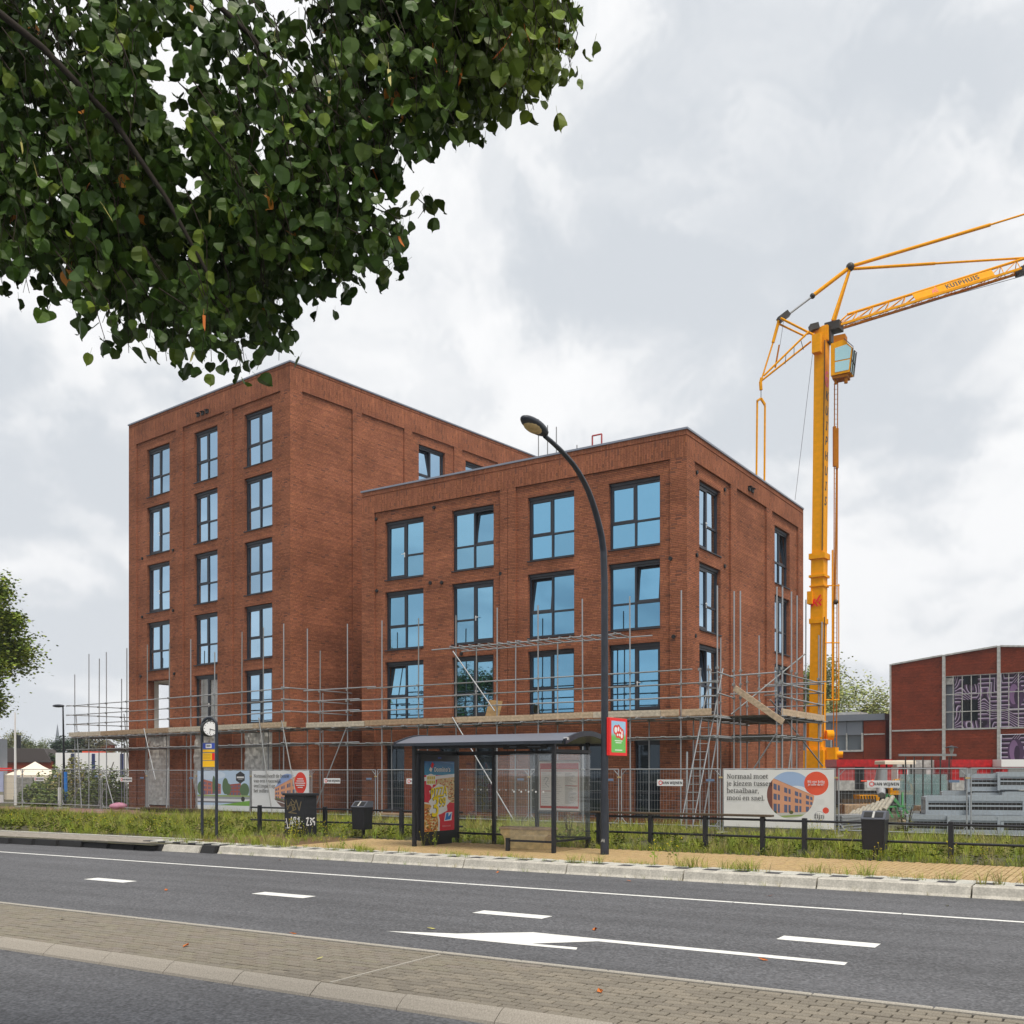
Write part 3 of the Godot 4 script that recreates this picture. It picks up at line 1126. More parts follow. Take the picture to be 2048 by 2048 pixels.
func coping(parent: Node, u0: float, depth: float, top: float) -> void:
	var m := MB.new()
	var w := -u0
	m.box(Vector3(u0 * 0.5, top + 0.035, -0.17), Vector3(w + 0.08, 0.07, 0.42))
	m.box(Vector3(-0.17, top + 0.034, -depth * 0.5 - 0.19), Vector3(0.42, 0.068, depth - 0.38))
	m.box(Vector3(u0 + 0.17, top + 0.034, -depth * 0.5 - 0.19), Vector3(0.42, 0.068, depth - 0.38))
	m.box(Vector3(u0 * 0.5, top + 0.033, -depth + 0.17), Vector3(w - 0.8, 0.066, 0.42))
	obj("coping", m, M.cap, parent)

func vents(parent: Node, w: Transform3D, spots: Array) -> void:
	for q in spots:
		var m := MB.new()
		m.box(Vector3(q[0], q[1], q[2] + 0.03), Vector3(0.22, 0.15, 0.06))
		m.box(Vector3(q[0], q[1] + 0.085, q[2] + 0.07), Vector3(0.24, 0.02, 0.14))
		obj("vent", m, M.gap, parent, w)

func holes(parent: Node, w: Transform3D, spots: Array) -> void:
	for q in spots:
		var m := MB.new()
		m.lathe(Vector3.ZERO, [Vector2(0.075, 0.0), Vector2(0.075, 0.05), Vector2(0.07, 0.06), Vector2(0.0, 0.06)], 10)
		obj("vent", m, M.gap, parent, w * Transform3D(Basis(Vector3.RIGHT, PI / 2), Vector3(q[0], q[1], q[2])))

# ---------------------------------------------------------------- scaffolding (in the axes of the building it stands at)
func rod(called: String, parent: Node, p: Vector3, q: Vector3, m := "", r := 0.026) -> void:
	var b := MB.new()
	b.tube(p, q, r, 7)
	if m == "":
		m = "galv" if rng.randf() < 0.7 else "galv_old"
	obj(called, b, M[m], parent)

func coupler(b: MB, p: Vector3) -> void:
	b.box(p, Vector3(0.09, 0.085, 0.09), Basis(Vector3.UP, rnd(0, 1)))
	b.tube(p + Vector3(0.05, 0, 0.03), p + Vector3(0.09, 0, 0.05), 0.012, 5)

func deck(parent: Node, x0: float, x1: float, z0: float, z1: float, y: float) -> void:
	# boards laid end to end along x
	var n := int((z1 - z0) / 0.235)
	var ms := ["plank", "plank_b", "plank_c", "plank_dark"]
	for k in n:
		var x := x0 + rnd(-0.9, 0.0)
		while x < x1:
			var e := minf(x + rnd(2.9, 3.9), x1)
			var s := maxf(x, x0)
			if e - s > 0.3:
				var b := MB.new()
				b.box(Vector3((s + e) / 2, y - 0.02 + rnd(-0.004, 0.004), z0 + 0.235 * k + 0.11), Vector3(e - s - 0.012, 0.04, 0.222), Basis(Vector3.UP, rnd(-0.003, 0.003)))
				obj("board", b, M[ms[rng.randi_range(0, 3)]], parent)
			x = e

func toe(parent: Node, x0: float, x1: float, z: float, y: float) -> void:
	var x := x0
	var ms := ["plank", "plank_c", "plank", "plank_b"]
	while x < x1 - 0.2:
		var e := minf(x + rnd(2.2, 3.6), x1)
		var b := MB.new()
		b.box(Vector3((x + e) / 2, y + 0.11 + rnd(-0.012, 0.012), z + rnd(-0.01, 0.01)), Vector3(e - x - 0.015, 0.22, 0.035), Basis(Vector3.BACK, rnd(-0.006, 0.006)))
		obj("toe_board", b, M[ms[rng.randi_range(0, 3)]], parent)
		x = e

func scaffolds() -> void:
	# ---- round the taller block
	var S := thing("scaffolding", "grey tube scaffolding with one plank deck along the taller left block", "scaffolding", Vector3(-9.916, 0, -45.836), -39.21)
	var cp := MB.new()
	var posts := [[-16.44, 1.35, 7.34], [-15.0, 1.35, 8.34], [-13.2, 1.35, 8.30], [-11.25, 1.35, 8.36], [-9.41, 1.35, 8.39], [-7.47, 1.35, 8.3], [-5.63, 1.35, 8.35], [-3.75, 1.35, 7.6], [-1.72, 1.35, 8.35], [-0.16, 1.35, 8.41], [1.25, 1.35, 8.45], [1.35, 0.12, 8.36],
		[-16.44, 0.0, 8.31], [-16.44, -1.35, 7.3], [-15.1, 0.3, 4.6], [-15.1, -1.4, 4.6], [-13.2, 0.35, 3.95], [-11.2, 0.35, 3.95], [-9.3, 0.35, 3.95], [-7.5, 0.35, 3.95], [-5.2, 0.35, 3.95], [-4.9, 0.35, 3.95], [-1.1, 0.35, 3.95], [-0.3, 0.35, 3.95], [0.35, -1.6, 5.7], [1.35, -2.2, 5.6]]
	for q in posts:
		rod("standard", S, Vector3(q[0], 0.17, q[1]), Vector3(q[0] + rnd(-0.03, 0.03), q[2], q[1] + rnd(-0.02, 0.02)))
		cp.box(Vector3(q[0], 0.17, q[1]), Vector3(0.15, 0.02, 0.15))
		for y: float in [3.28, 3.92, 4.65, 5.15, 5.65]:
			if y < q[2] and (y > 3.9 or q[1] > 1.0 or y < 4.0) and (q[1] > 1.0 or q[0] < -16 or y < 4.0):
				coupler(cp, Vector3(q[0], y, q[1] + 0.04))
	for y: float in [3.28, 3.92, 4.65, 5.15, 5.65]:
		rod("guard_rail" if y > 4.0 else "ledger", S, Vector3(-17.3, y + 0.02, 1.40), Vector3(-11.0, y, 1.40))
		rod("guard_rail" if y > 4.0 else "ledger", S, Vector3(-11.5, y + 0.0, 1.40), Vector3(-5.1, y, 1.40))
		rod("guard_rail" if y > 4.0 else "ledger", S, Vector3(-5.4, y - 0.01, 1.41), Vector3(1.75, y + 0.01, 1.40))
		rod("guard_rail" if y > 4.0 else "ledger", S, Vector3(1.40, y + 0.05, 1.6), Vector3(1.40, y + 0.03, -2.4))
		rod("guard_rail" if y > 4.0 else "ledger", S, Vector3(-16.49, y, 1.8), Vector3(-16.49, y + 0.02, -3.6))
	for y: float in [3.24, 3.90]:
		rod("ledger", S, Vector3(-16.6, y, 0.33), Vector3(-8.0, y, 0.33))
		rod("ledger", S, Vector3(-8.3, y, 0.33), Vector3(1.4, y, 0.33))
		rod("ledger", S, Vector3(-15.1, y, 0.5), Vector3(-15.1, y, -3.4))
		var x := -16.3
		while x < 1.4:
			rod("transom", S, Vector3(x, y + 0.05, 0.05), Vector3(x, y + 0.05, 1.62))
			x += 0.93
		for k in 4:
			rod("transom", S, Vector3(-16.8, y + 0.05, -0.2 - 0.9 * k), Vector3(-14.7, y + 0.05, -0.2 - 0.9 * k))
	rod("brace", S, Vector3(-0.32, 4.46, 1.46), Vector3(1.25, 0.25, 1.95))
	rod("brace", S, Vector3(1.26, 4.28, 1.46), Vector3(3.0, 0.3, 1.9))
	rod("brace", S, Vector3(-9.5, 4.24, 1.46), Vector3(-8.0, 1.7, 1.75))
	rod("brace", S, Vector3(-16.44, 5.2, 1.3), Vector3(-15.3, 0.2, 1.6))
	rod("brace", S, Vector3(-14.9, 2.3, 1.5), Vector3(-16.6, 0.2, 1.6))
	rod("brace", S, Vector3(-15.6, 5.3, -1.0), Vector3(-14.0, 0.2, -0.6))
	rod("brace", S, Vector3(-12.4, 2.6, 1.42), Vector3(-14.0, 0.2, 1.44))
	rod("brace", S, Vector3(-13.3, 2.3, 1.48), Vector3(-12.2, 0.2, 1.48))
	rod("brace", S, Vector3(-7.3, 2.3, 1.5), Vector3(-6.8, 0.2, 1.9))
	var cc := obj("couplers", cp, M.galv_old, S)
	cc.set_meta("kind", "stuff")
	deck(S, -16.9, 1.45, 0.12, 1.38, 4.02)
	toe(S, -16.9, 1.55, 1.455, 4.0)
	deck(S, -15.0, -8.8, 0.3, 0.8, 3.36)
	for k in 9:
		var b := MB.new()
		b.box(Vector3(-15.75, 4.0, -0.05 - 0.34 * k), Vector3(2.2, 0.04, 0.30))
		obj("board", b, M.plank_dark, S)
	var eb := MB.new()
	eb.box(Vector3(-16.93, 4.11, 0.4), Vector3(0.035, 0.22, 2.0))
	obj("toe_board", eb, M.plank_b, S)

	# ---- round the lower block
	S = thing("scaffolding", "grey tube scaffolding with plank deck round the lower corner block behind the shelter", "scaffolding", Vector3(6.188, 0, -36.297), -33.18)
	cp = MB.new()
	posts = [[-16.38, 1.35, 7.3], [-14.8, 1.35, 8.33], [-12.91, 1.35, 8.32], [-11.0, 1.35, 8.25], [-9.12, 1.35, 8.22], [-7.2, 1.35, 8.34], [-5.335, 1.35, 8.27], [-3.44, 1.35, 8.33], [-1.54, 1.35, 8.24], [0.36, 1.35, 8.27], [1.69, 1.35, 8.3],
		[-13.2, 0.35, 3.95], [-11.3, 0.35, 3.95], [-8.88, 0.35, 7.13], [-7.02, 0.35, 7.2], [-5.11, 0.35, 6.95], [-3.2, 0.35, 7.0], [-1.3, 0.35, 3.95], [0.4, 0.4, 4.2],
		[1.76, 0.05, 8.3], [1.98, -0.02, 8.3], [3.25, 0.02, 8.3], [3.42, -0.06, 8.3], [3.39, -1.14, 8.3], [3.28, -2.02, 8.3], [3.28, -3.04, 8.3], [3.3, -4.6, 7.2], [0.5, -1.9, 7.0], [1.9, -2.1, 7.0], [1.9, -4.5, 5.8], [0.6, -4.4, 5.8], [1.0, 1.2, 5.6], [1.2, 0.9, 5.7]]
	for q in posts:
		rod("standard", S, Vector3(q[0], 0.17, q[1]), Vector3(q[0] + rnd(-0.03, 0.03), q[2], q[1] + rnd(-0.02, 0.02)))
		cp.box(Vector3(q[0], 0.17, q[1]), Vector3(0.15, 0.02, 0.15))
		for y: float in [3.27, 3.93, 4.62, 5.08, 5.55]:
			if y < q[2] and (q[1] > 1.0 or q[0] > 0.0 or y < 4.0):
				coupler(cp, Vector3(q[0], y, q[1] + 0.04))
	for y: float in [3.27, 3.93, 4.62, 5.08, 5.55]:
		var nm := "guard_rail" if y > 4.0 else "ledger"
		rod(nm, S, Vector3(-17.3, y + 0.06, 1.40), Vector3(-14.1 if y < 5.5 else -13.2, y + 0.06, 1.40))
		rod(nm, S, Vector3(-14.6 if y < 5.5 else -13.65, y, 1.41), Vector3(-7.9, y - 0.01, 1.40))
		rod(nm, S, Vector3(-8.3, y, 1.41), Vector3(-1.9, y, 1.40))
		rod(nm, S, Vector3(-2.3, y - 0.01, 1.40), Vector3(0.8 if y > 5.5 else 1.68, y, 1.40))
	for y: float in [3.23, 3.90]:
		rod("ledger", S, Vector3(-16.8, y, 0.33), Vector3(-8.0, y, 0.33))
		rod("ledger", S, Vector3(-8.4, y, 0.33), Vector3(0.9, y, 0.33))
		var x := -16.4
		while x < 1.7:
			rod("transom", S, Vector3(x, y + 0.05, 0.08), Vector3(x, y + 0.05, 1.62))
			x += 0.95
		rod("ledger", S, Vector3(1.70, y, 1.6), Vector3(1.72, y, -5.0))
		rod("ledger", S, Vector3(3.35, y, 0.3), Vector3(3.33, y, -4.9))
		rod("ledger", S, Vector3(0.45, y, 1.6), Vector3(0.45, y, -5.0))
		for k in 6:
			rod("transom", S, Vector3(0.15, y + 0.05, 0.02 - 0.95 * k), Vector3(3.6, y + 0.05, 0.02 - 0.95 * k))
	# rails of the bay at the corner
	for y: float in [4.62, 5.08, 5.42]:
		rod("guard_rail", S, Vector3(3.37, y, 0.1), Vector3(3.36, y - 0.03, -5.0))
		rod("guard_rail", S, Vector3(1.2, y - 0.05, -4.62), Vector3(3.5, y - 0.05, -4.62))
	rod("guard_rail", S, Vector3(1.70, 5.38, 0.12), Vector3(3.3, 5.42, 0.10))
	rod("guard_rail", S, Vector3(1.66, 4.75, 0.12), Vector3(3.3, 4.78, 0.10))
	rod("guard_rail", S, Vector3(2.1, 5.2, -2.1), Vector3(4.3, 5.22, -2.1))
	rod("guard_rail", S, Vector3(2.1, 4.4, -2.1), Vector3(3.5, 4.4, -2.1))
	rod("guard_rail", S, Vector3(1.74, 5.4, 1.5), Vector3(1.78, 5.32, 0.0))
	rod("guard_rail", S, Vector3(1.74, 4.7, 1.5), Vector3(1.78, 4.62, 0.0))
	# ladder-like frame above the deck
	rod("frame_tube", S, Vector3(-10.3, 6.93, 1.38), Vector3(-5.2, 6.95, 1.38))
	rod("frame_tube", S, Vector3(-5.6, 6.97, 1.36), Vector3(-1.9, 6.96, 1.38))
	rod("frame_tube", S, Vector3(-9.6, 6.93, 0.32), Vector3(-5.0, 6.95, 0.30))
	rod("frame_tube", S, Vector3(-5.3, 6.97, 0.32), Vector3(-1.2, 6.96, 0.30))
	for k in 17:
		rod("frame_rung", S, Vector3(-9.4 + 0.45 * k, 6.99, 0.15), Vector3(-9.3 + 0.45 * k, 6.99, 1.52))
	rod("brace", S, Vector3(-9.2, 6.8, 1.46), Vector3(-7.23, 4.40, 1.46))
	rod("brace", S, Vector3(-9.2, 4.22, 1.5), Vector3(-6.02, 0.2, 1.9))
	rod("brace", S, Vector3(-14.8, 3.86, 1.46), Vector3(-16.5, 0.25, 1.7))
	rod("brace", S, Vector3(1.72, 4.05, 0.2), Vector3(3.42, 6.3, -2.6))
	rod("brace", S, Vector3(3.1, 4.5, 0.2), Vector3(3.42, 2.3, -4.7), "galv_old")
	rod("brace", S, Vector3(2.4, 2.0, 0.2), Vector3(3.3, 3.4, 0.12))
	rod("brace", S, Vector3(2.4, 2.0, 0.2), Vector3(1.55, 0.2, 0.25))
	rod("brace", S, Vector3(1.75, 4.0, 1.2), Vector3(1.25, 0.2, 1.65))
	rod("brace", S, Vector3(3.4, 3.0, -1.1), Vector3(3.4, 0.2, -0.1))
	rod("standard", S, Vector3(0.85, 0.17, 2.0), Vector3(0.88, 2.75, 2.0), "galv", 0.035)
	cc = obj("couplers", cp, M.galv_old, S)
	cc.set_meta("kind", "stuff")
	deck(S, -17.2, 1.6, 0.12, 1.38, 4.0)
	toe(S, -17.1, 0.35, 1.455, 4.0)
	toe(S, 0.42, 1.5, 1.40, 3.98)
	for k in 11:
		var b := MB.new()
		b.box(Vector3(1.95, 3.985, 0.0 - 0.45 * k), Vector3(2.9, 0.04, 0.43))
		obj("board", b, M.plank_dark, S)
		if k < 9:
			b = MB.new()
			b.box(Vector3(2.5, 3.34, -0.15 - 0.3 * k), Vector3(1.7, 0.04, 0.26))
			obj("board", b, M.plank_dark, S)
	for q in [[0.0, -2.6], [-2.65, -4.9]]:
		var b := MB.new()
		b.box(Vector3(3.42, 4.1, (q[0] + q[1]) / 2), Vector3(0.035, 0.22, absf(q[1] - q[0]) - 0.02))
		obj("toe_board", b, M.plank, S)
	var b2 := MB.new()
	b2.bar(Vector3(1.85, 4.95, 0.22), Vector3(3.62, 3.72, 0.42), 0.045, 0.20)
	tag(obj("loose_plank", b2, M.plank, self, S.transform), "pale loose plank leaning slantwise across the corner scaffolding", "plank")
	b2 = MB.new()
	b2.box(Vector3(0, 0.4, 0), Vector3(0.62, 0.84, 0.018), Basis(Vector3.RIGHT, -0.22))
	tag(obj("plywood_sheet", b2, M.plywood, self, S.transform * Transform3D(Basis(Vector3.BACK, -0.14), Vector3(-7.55, 4.03, 1.15))), "small plywood sheet standing tilted on the plank deck between two windows", "board")
	# ladder leaning against the corner of the deck
	var L := thing("ladder", "grey aluminium extension ladder leaning on the corner scaffolding", "ladder")
	var foot := Vector3(5.72, 0.17, -33.75)
	var head := Vector3(7.0, 5.6, -34.95)
	var sd := Vector3(0.93, 0, 0.36) * 0.2
	for k in 2:
		var o := Vector3(0, 0, -0.07 * k)
		var f2 := foot + o + (head - foot) * (0.0 if k == 0 else 0.25)
		var h2 := head + o - (head - foot) * (0.25 if k == 0 else 0.0)
		for s in [-1.0, 1.0]:
			var b := MB.new()
			b.bar(f2 + sd * s, h2 + sd * s, 0.03, 0.07, Vector3(0, 0, 1))
			obj("rail", b, M.galv, L)
		var n := int(f2.distance_to(h2) / 0.28)
		for i in n:
			var c := f2.lerp(h2, (i + 0.5) / n)
			var b := MB.new()
			b.tube(c - sd, c + sd, 0.014, 6)
			obj("rung", b, M.galv_old, L)
	# long-handled poles on the roofs
	for q in [[-8.64, 17.35], [-8.18, 17.0], [-7.74, 16.85], [-6.73, 15.9]]:
		var b := MB.new()
		b.tube(Vector3(q[0], 14.1, -4.0), Vector3(q[0], q[1], -4.0), 0.022, 6)
		tag(obj("roof_post", b, M.galv_old, self, S.transform), ["tallest thin steel post standing on the corner block's roof", "second thin post on the corner roof, right of the tallest", "third thin post on the corner roof, under the lamp arm", "short thin post on the roof next to the red hatch frame"][[-8.64, -8.18, -7.74, -6.73].find(q[0])], "post")
	var H := thing("roof_hatch_rail", "small red and grey ladder rail rising above the corner block's roof edge", "rail", S.transform * Vector3(-5.77, 14.05, -4.0), -33.18)
	var hb := MB.new()
	for s in [-0.22, 0.22]:
		hb.tube(Vector3(s, 0, 0), Vector3(s, 1.55, 0), 0.025, 6)
	obj("stile", hb, M.galv, H)
	hb = MB.new()
	for s in [-0.22, 0.22]:
		hb.tube(Vector3(s, 1.55, 0), Vector3(s, 2.1, 0), 0.034, 6)
	hb.tube(Vector3(-0.22, 2.1, 0), Vector3(0.22, 2.1, 0), 0.034, 6)
	hb.tube(Vector3(-0.22, 1.56, 0), Vector3(0.22, 1.56, 0), 0.028, 6)
	obj("hoop", hb, M.red_faded, H)

# ---------------------------------------------------------------- beyond the building site, right
func panel_wall(m: MB, pts: Array, z: float) -> void:
	var pv := PackedVector2Array()
	for q in pts:
		pv.append(Vector2(q[0], q[1]))
	if Geometry2D.is_polygon_clockwise(pv):
		pv.reverse()
	var ix := Geometry2D.triangulate_polygon(pv)
	for i in range(0, ix.size(), 3):
		var q := [pv[ix[i]], pv[ix[i + 1]], pv[ix[i + 2]]]
		if (q[1] - q[0]).cross(q[2] - q[0]) < 0.0:
			q.reverse()
		var k := Vector2(1 / 4.4, -1 / 2.0)
		m.tri(Vector3(q[0].x, q[0].y, z), Vector3(q[1].x, q[1].y, z), Vector3(q[2].x, q[2].y, z), q[0] * k, q[1] * k, q[2] * k)

func mural_image() -> Image:
	var im := Image.create(1024, 512, false, Image.FORMAT_RGB8)
	# bundles of pipes that wind round each other; light from above on each
	var f := FastNoiseLite.new()
	f.seed = 14
	f.frequency = 0.0042
	f.fractal_octaves = 1
	var dark := c8(42, 28, 48)
	var mid := c8(134, 104, 146)
	var li := c8(222, 206, 230)
	for x in 1024:
		for y in 512:
			var d := clampf(f.get_noise_2d(x * 1.15, y * 0.55) * 2.6, -1.0, 1.0)
			var w := fposmod((y + d * 66.0) / 42.0, 1.0)
			im.set_pixel(x, y, dark if w < 0.34 else (li if w < 0.56 else mid.lerp(dark, (w - 0.56) * 1.6)))
	for q in [[440, 210, 52, 120], [860, 120, 46, 70], [700, 400, 50, 70], [150, 330, 40, 50]]:
		fill_disc(im, q[0], q[1], q[2], q[3], c8(88, 60, 96))
		fill_disc(im, q[0] - 12, q[1] - 12, q[2] * 0.55, q[3] * 0.8, c8(150, 116, 160))
		fill_disc(im, q[0] + 8, q[1] + 14, q[2] * 0.35, q[3] * 0.6, c8(64, 44, 74))
	return im

func far_right() -> void:
	picture("mural", mural_image())
	# hall: bays 5.4 wide seen at an angle; local x runs to the right, origin at the foot of its left corner
	var H := thing("brick_hall", "dark red brick hall with white steel columns and a purple pipe mural, far right", "building", Vector3(32.2, 0, -87.2), -39.2)
	var m := MB.new()
	var bay := [0.0, 4.36, 8.57, 12.8, 17.0, 21.2]
	var ht := [11.2, 11.68, 12.1, 11.75, 11.4, 11.0]
	for i in 5:
		var a: float = bay[i]
		var b: float = bay[i + 1]
		if i == 0:
			panel_wall(m, [[a, 0], [b, 0], [b, ht[i + 1]], [a, ht[i]]], 0.0)
		elif i == 1:
			panel_wall(m, [[a, 0], [b, 0], [b, 5.6], [a, 5.6]], 0.0)
			panel_wall(m, [[a, 10.0], [b, 10.0], [b, ht[i + 1]], [a, ht[i]]], 0.0)
		else:
			panel_wall(m, [[a, 0], [b, 0], [b, 1.9], [a, 1.9]], 0.0)
			panel_wall(m, [[a, 5.12], [b, 5.12], [b, 5.6], [a, 5.6]], 0.0)
			panel_wall(m, [[a, 10.0], [b, 10.0], [b, ht[i + 1]], [a, ht[i]]], 0.0)
	obj("brick_wall", m, M.brick_old, H)
	m = MB.new()
	for i in 5:
		if i > 0:
			m.box(Vector3((bay[i] + bay[i + 1]) / 2, 7.8, -0.45), Vector3(bay[i + 1] - bay[i] - 0.1, 4.5, 0.1))
	m.box(Vector3(15.0, 3.4, -0.45), Vector3(12.6, 3.3, 0.1))
	obj("inner_wall", m, M.grey_clad, H)
	m = MB.new()
	for i in range(1, 5):
		var a: float = bay[i] + (0.75 if i == 1 else 0.1)
		var u0 := (i - 1) * 0.34
		m.quad(Vector3(a, 5.65, -0.30), Vector3(bay[i + 1] - 0.1, 5.65, -0.30), Vector3(bay[i + 1] - 0.1, 9.98, -0.30), Vector3(a, 9.98, -0.30), Vector2(u0, 1), Vector2(u0 + 0.34, 1), Vector2(u0 + 0.34, 0), Vector2(u0, 0))
		if i > 1:
			m.quad(Vector3(a, 1.95, -0.30), Vector3(bay[i + 1] - 0.1, 1.95, -0.30), Vector3(bay[i + 1] - 0.1, 5.1, -0.30), Vector3(a, 5.1, -0.30), Vector2(u0, 0.8), Vector2(u0 + 0.34, 0.8), Vector2(u0 + 0.34, 0.1), Vector2(u0, 0.1))
	M.mural.texture_repeat = true
	obj("mural", m, M.mural, H)
	for i in 6:
		m = MB.new()
		m.box(Vector3(bay[i], ht[i] / 2 + 0.04, 0.05), Vector3(0.24 if i > 0 else 0.12, ht[i] + 0.08, 0.16))
		obj("column", m, M.white_dirty, H)
	for i in 5:
		var w: float = bay[i + 1] - bay[i]
		m = MB.new()
		m.bar(Vector3(bay[i] + 0.12, ht[i] + 0.05, 0.03), Vector3(bay[i + 1] - 0.12, ht[i + 1] + 0.05, 0.03), 0.22, 0.13)
		m.box(Vector3(bay[i] + w / 2, 5.62, 0.02), Vector3(w - 0.25, 0.12, 0.09))
		obj("beam", m, M.white_dirty, H)
		if i > 0:
			for k in range(1, 6):
				m = MB.new()
				m.box(Vector3(bay[i] + w * k / 6.0, 7.82, -0.06), Vector3(0.06, 4.28, 0.07))
				obj("mullion", m, M.white_dirty, H)
			for y: float in [7.05, 8.48, 9.98]:
				m = MB.new()
				m.box(Vector3(bay[i] + w / 2, y, -0.045), Vector3(w - 0.26, 0.07, 0.06))
				obj("transom", m, M.white_dirty, H)
	for q in [[6.36, 9.6, 1.1, 0.7], [6.26, 7.15, 1.3, 1.7], [4.75, 9.6, 0.6, 0.55]]:
		m = MB.new()
		m.box(Vector3(q[0], q[1], -0.25), Vector3(q[2], q[3], 0.06))
		obj("window", m, M.glass_dark if q[0] > 6 else M.sheet_white, H)
	m = MB.new()
	m.quad(Vector3(0, 0, 0), Vector3(0, 11.2, 0), Vector3(0, 11.2, -18), Vector3(0, 0, -18))
	obj("end_wall", m, M.brick_old, H)
	m = MB.new()
	for i in 5:
		m.quad(Vector3(bay[i], ht[i] + 0.02, -0.05), Vector3(bay[i + 1], ht[i + 1] + 0.02, -0.05), Vector3(bay[i + 1], ht[i + 1] + 0.02, -18), Vector3(bay[i], ht[i] + 0.02, -18))
	obj("roof", m, M.grey_clad, H)
	# low wing to its left
	var W := thing("low_wing", "low flat roofed wing with grey fascia and screened windows, left of the mural hall", "building", Vector3(32.1, 0, -88.0), -39.2)
	m = MB.new()
	m.box(Vector3(-1.0, 3.3, -4.0), Vector3(1.9, 6.6, 8.0))
	obj("brick_wall", m, M.brick_old, W)
	m = MB.new()
	m.box(Vector3(-8.0, 1.95, -4.0), Vector3(12.0, 3.9, 7.9))
	obj("brick_wall", m, M.brick_old, W)
	m = MB.new()
	m.box(Vector3(-7.0, 6.88, -4.0), Vector3(13.9, 0.54, 8.4))
	obj("fascia", m, M.grey_clad, W)
	m = MB.new()
	m.box(Vector3(-8.0, 5.2, -4.0), Vector3(11.9, 2.75, 7.6))
	obj("window_band", m, M.shade_glass, W)
	for k in 6:
		m = MB.new()
		m.box(Vector3(-2.05 - 1.4 * k, 4.75, -0.02), Vector3(0.16 if k == 0 else 0.08, 1.55, 0.16))
		obj("mullion", m, M.white_dirty, W)
		m = MB.new()
		m.box(Vector3(-2.75 - 1.4 * k, 5.98, -0.08), Vector3(1.36, 1.22, 0.1))
		obj("blind", m, M.grey_clad, W)
	m = MB.new()
	m.box(Vector3(-8.0, 3.98, 0.02), Vector3(12.0, 0.16, 0.12))
	obj("beam", m, M.white_dirty, W)
	m = MB.new()
	m.box(Vector3(-1.0, 5.4, 0.03), Vector3(1.8, 0.10, 0.1))
	obj("beam", m, M.white_dirty, W)
	m = MB.new()
	m.box(Vector3(-8.0, 7.4, -5.5), Vector3(8.0, 0.5, 2.5))
	obj("roof_light", m, M.white_dirty, W)
	broadleaf("background_tree", "tall pale green willowy tree behind the low wing, right of the crane", Vector3(33.0, 0, -112.0), 13.5, 7.2, Color(0.30, 0.34, 0.12), 900, 0.55, 5, "trees behind the site")
	broadleaf("background_tree", "lower pale green tree crown just left of the mural hall, above the low wing", Vector3(41.0, 0, -116.0), 9.6, 4.2, Color(0.32, 0.34, 0.12), 600, 0.5, 6, "trees behind the site")
	broadleaf("background_tree", "dark green tree seen between the corner block and the crane mast", Vector3(30.5, 0, -108.0), 12.5, 3.6, Color(0.19, 0.25, 0.08), 500, 0.5, 7, "trees behind the site")

# crown of leaf clumps round a tapered trunk with limbs
func broadleaf(called: String, label: String, at: Vector3, height: float, radius: float, tint: Color, count: int, leaf: float, sd: int, group := "", low := 0.32, squash := 1.0) -> Node3D:
	var t := thing(called, label, "tree", at, 0.0, group)
	rng.seed = 900 + sd
	var m := MB.new()
	var trunk_top := height * 0.55
	m.path([Vector3(0, 0, 0), Vector3(0.1, trunk_top * 0.5, 0), Vector3(-0.05, trunk_top, 0.05), Vector3(0.05, height * 0.8, 0)], height * 0.022, 8, height * 0.006)
	var blobs: Array = []
	for k in 26:
		var ph := rnd(0, TAU)
		var h := rnd(low, 0.95)
		var prof := sin(PI * clampf((h - low * 0.8) / (1.08 - low * 0.8), 0.0, 1.0))
		var rr := radius * (0.30 + 0.70 * prof) * sqrt(rnd(0.05, 1.0))
		var c := Vector3(cos(ph) * rr, h * height, sin(ph) * rr * squash)
		blobs.append([c, radius * rnd(0.22, 0.42)])
		if k < 12:
			m.tube(Vector3(0, h * height * 0.62, 0), c, height * 0.008, 5, height * 0.002)
	obj("trunk", m, M.bark, t)
	var lm := MB.new()
	leaf *= 0.58
	count = int(count * 2.7)
	lm.quad(Vector3(-0.5, 0, 0), Vector3(0, -0.08, 0.36), Vector3(0.5, 0.05, 0), Vector3(0, 0.06, -0.36))
	var am := lm.mesh()
	var places: Array = []
	var tints: Array = []
	for b in blobs:
		var kk := rnd(0.75, 1.25)
		for i in int(count * 12.0 / 26.0):
			var d := Vector3(rng.randfn(), rng.randfn() * 0.8, rng.randfn())
			var p: Vector3 = b[0] + d * b[1] * 0.46
			var bs := Basis(Vector3.UP, rnd(0, TAU)) * Basis(Vector3.RIGHT, rnd(-1.2, 1.2))
			places.append(Transform3D(bs.scaled(Vector3.ONE * leaf * rnd(0.5, 1.1)), p))
			var q := kk * rnd(0.75, 1.3)
			tints.append(Color(tint.r * q * rnd(0.85, 1.2), tint.g * q, tint.b * q * rnd(0.8, 1.1)))
	scatter("crown", am, M.foliage, places, tints, t)
	return t

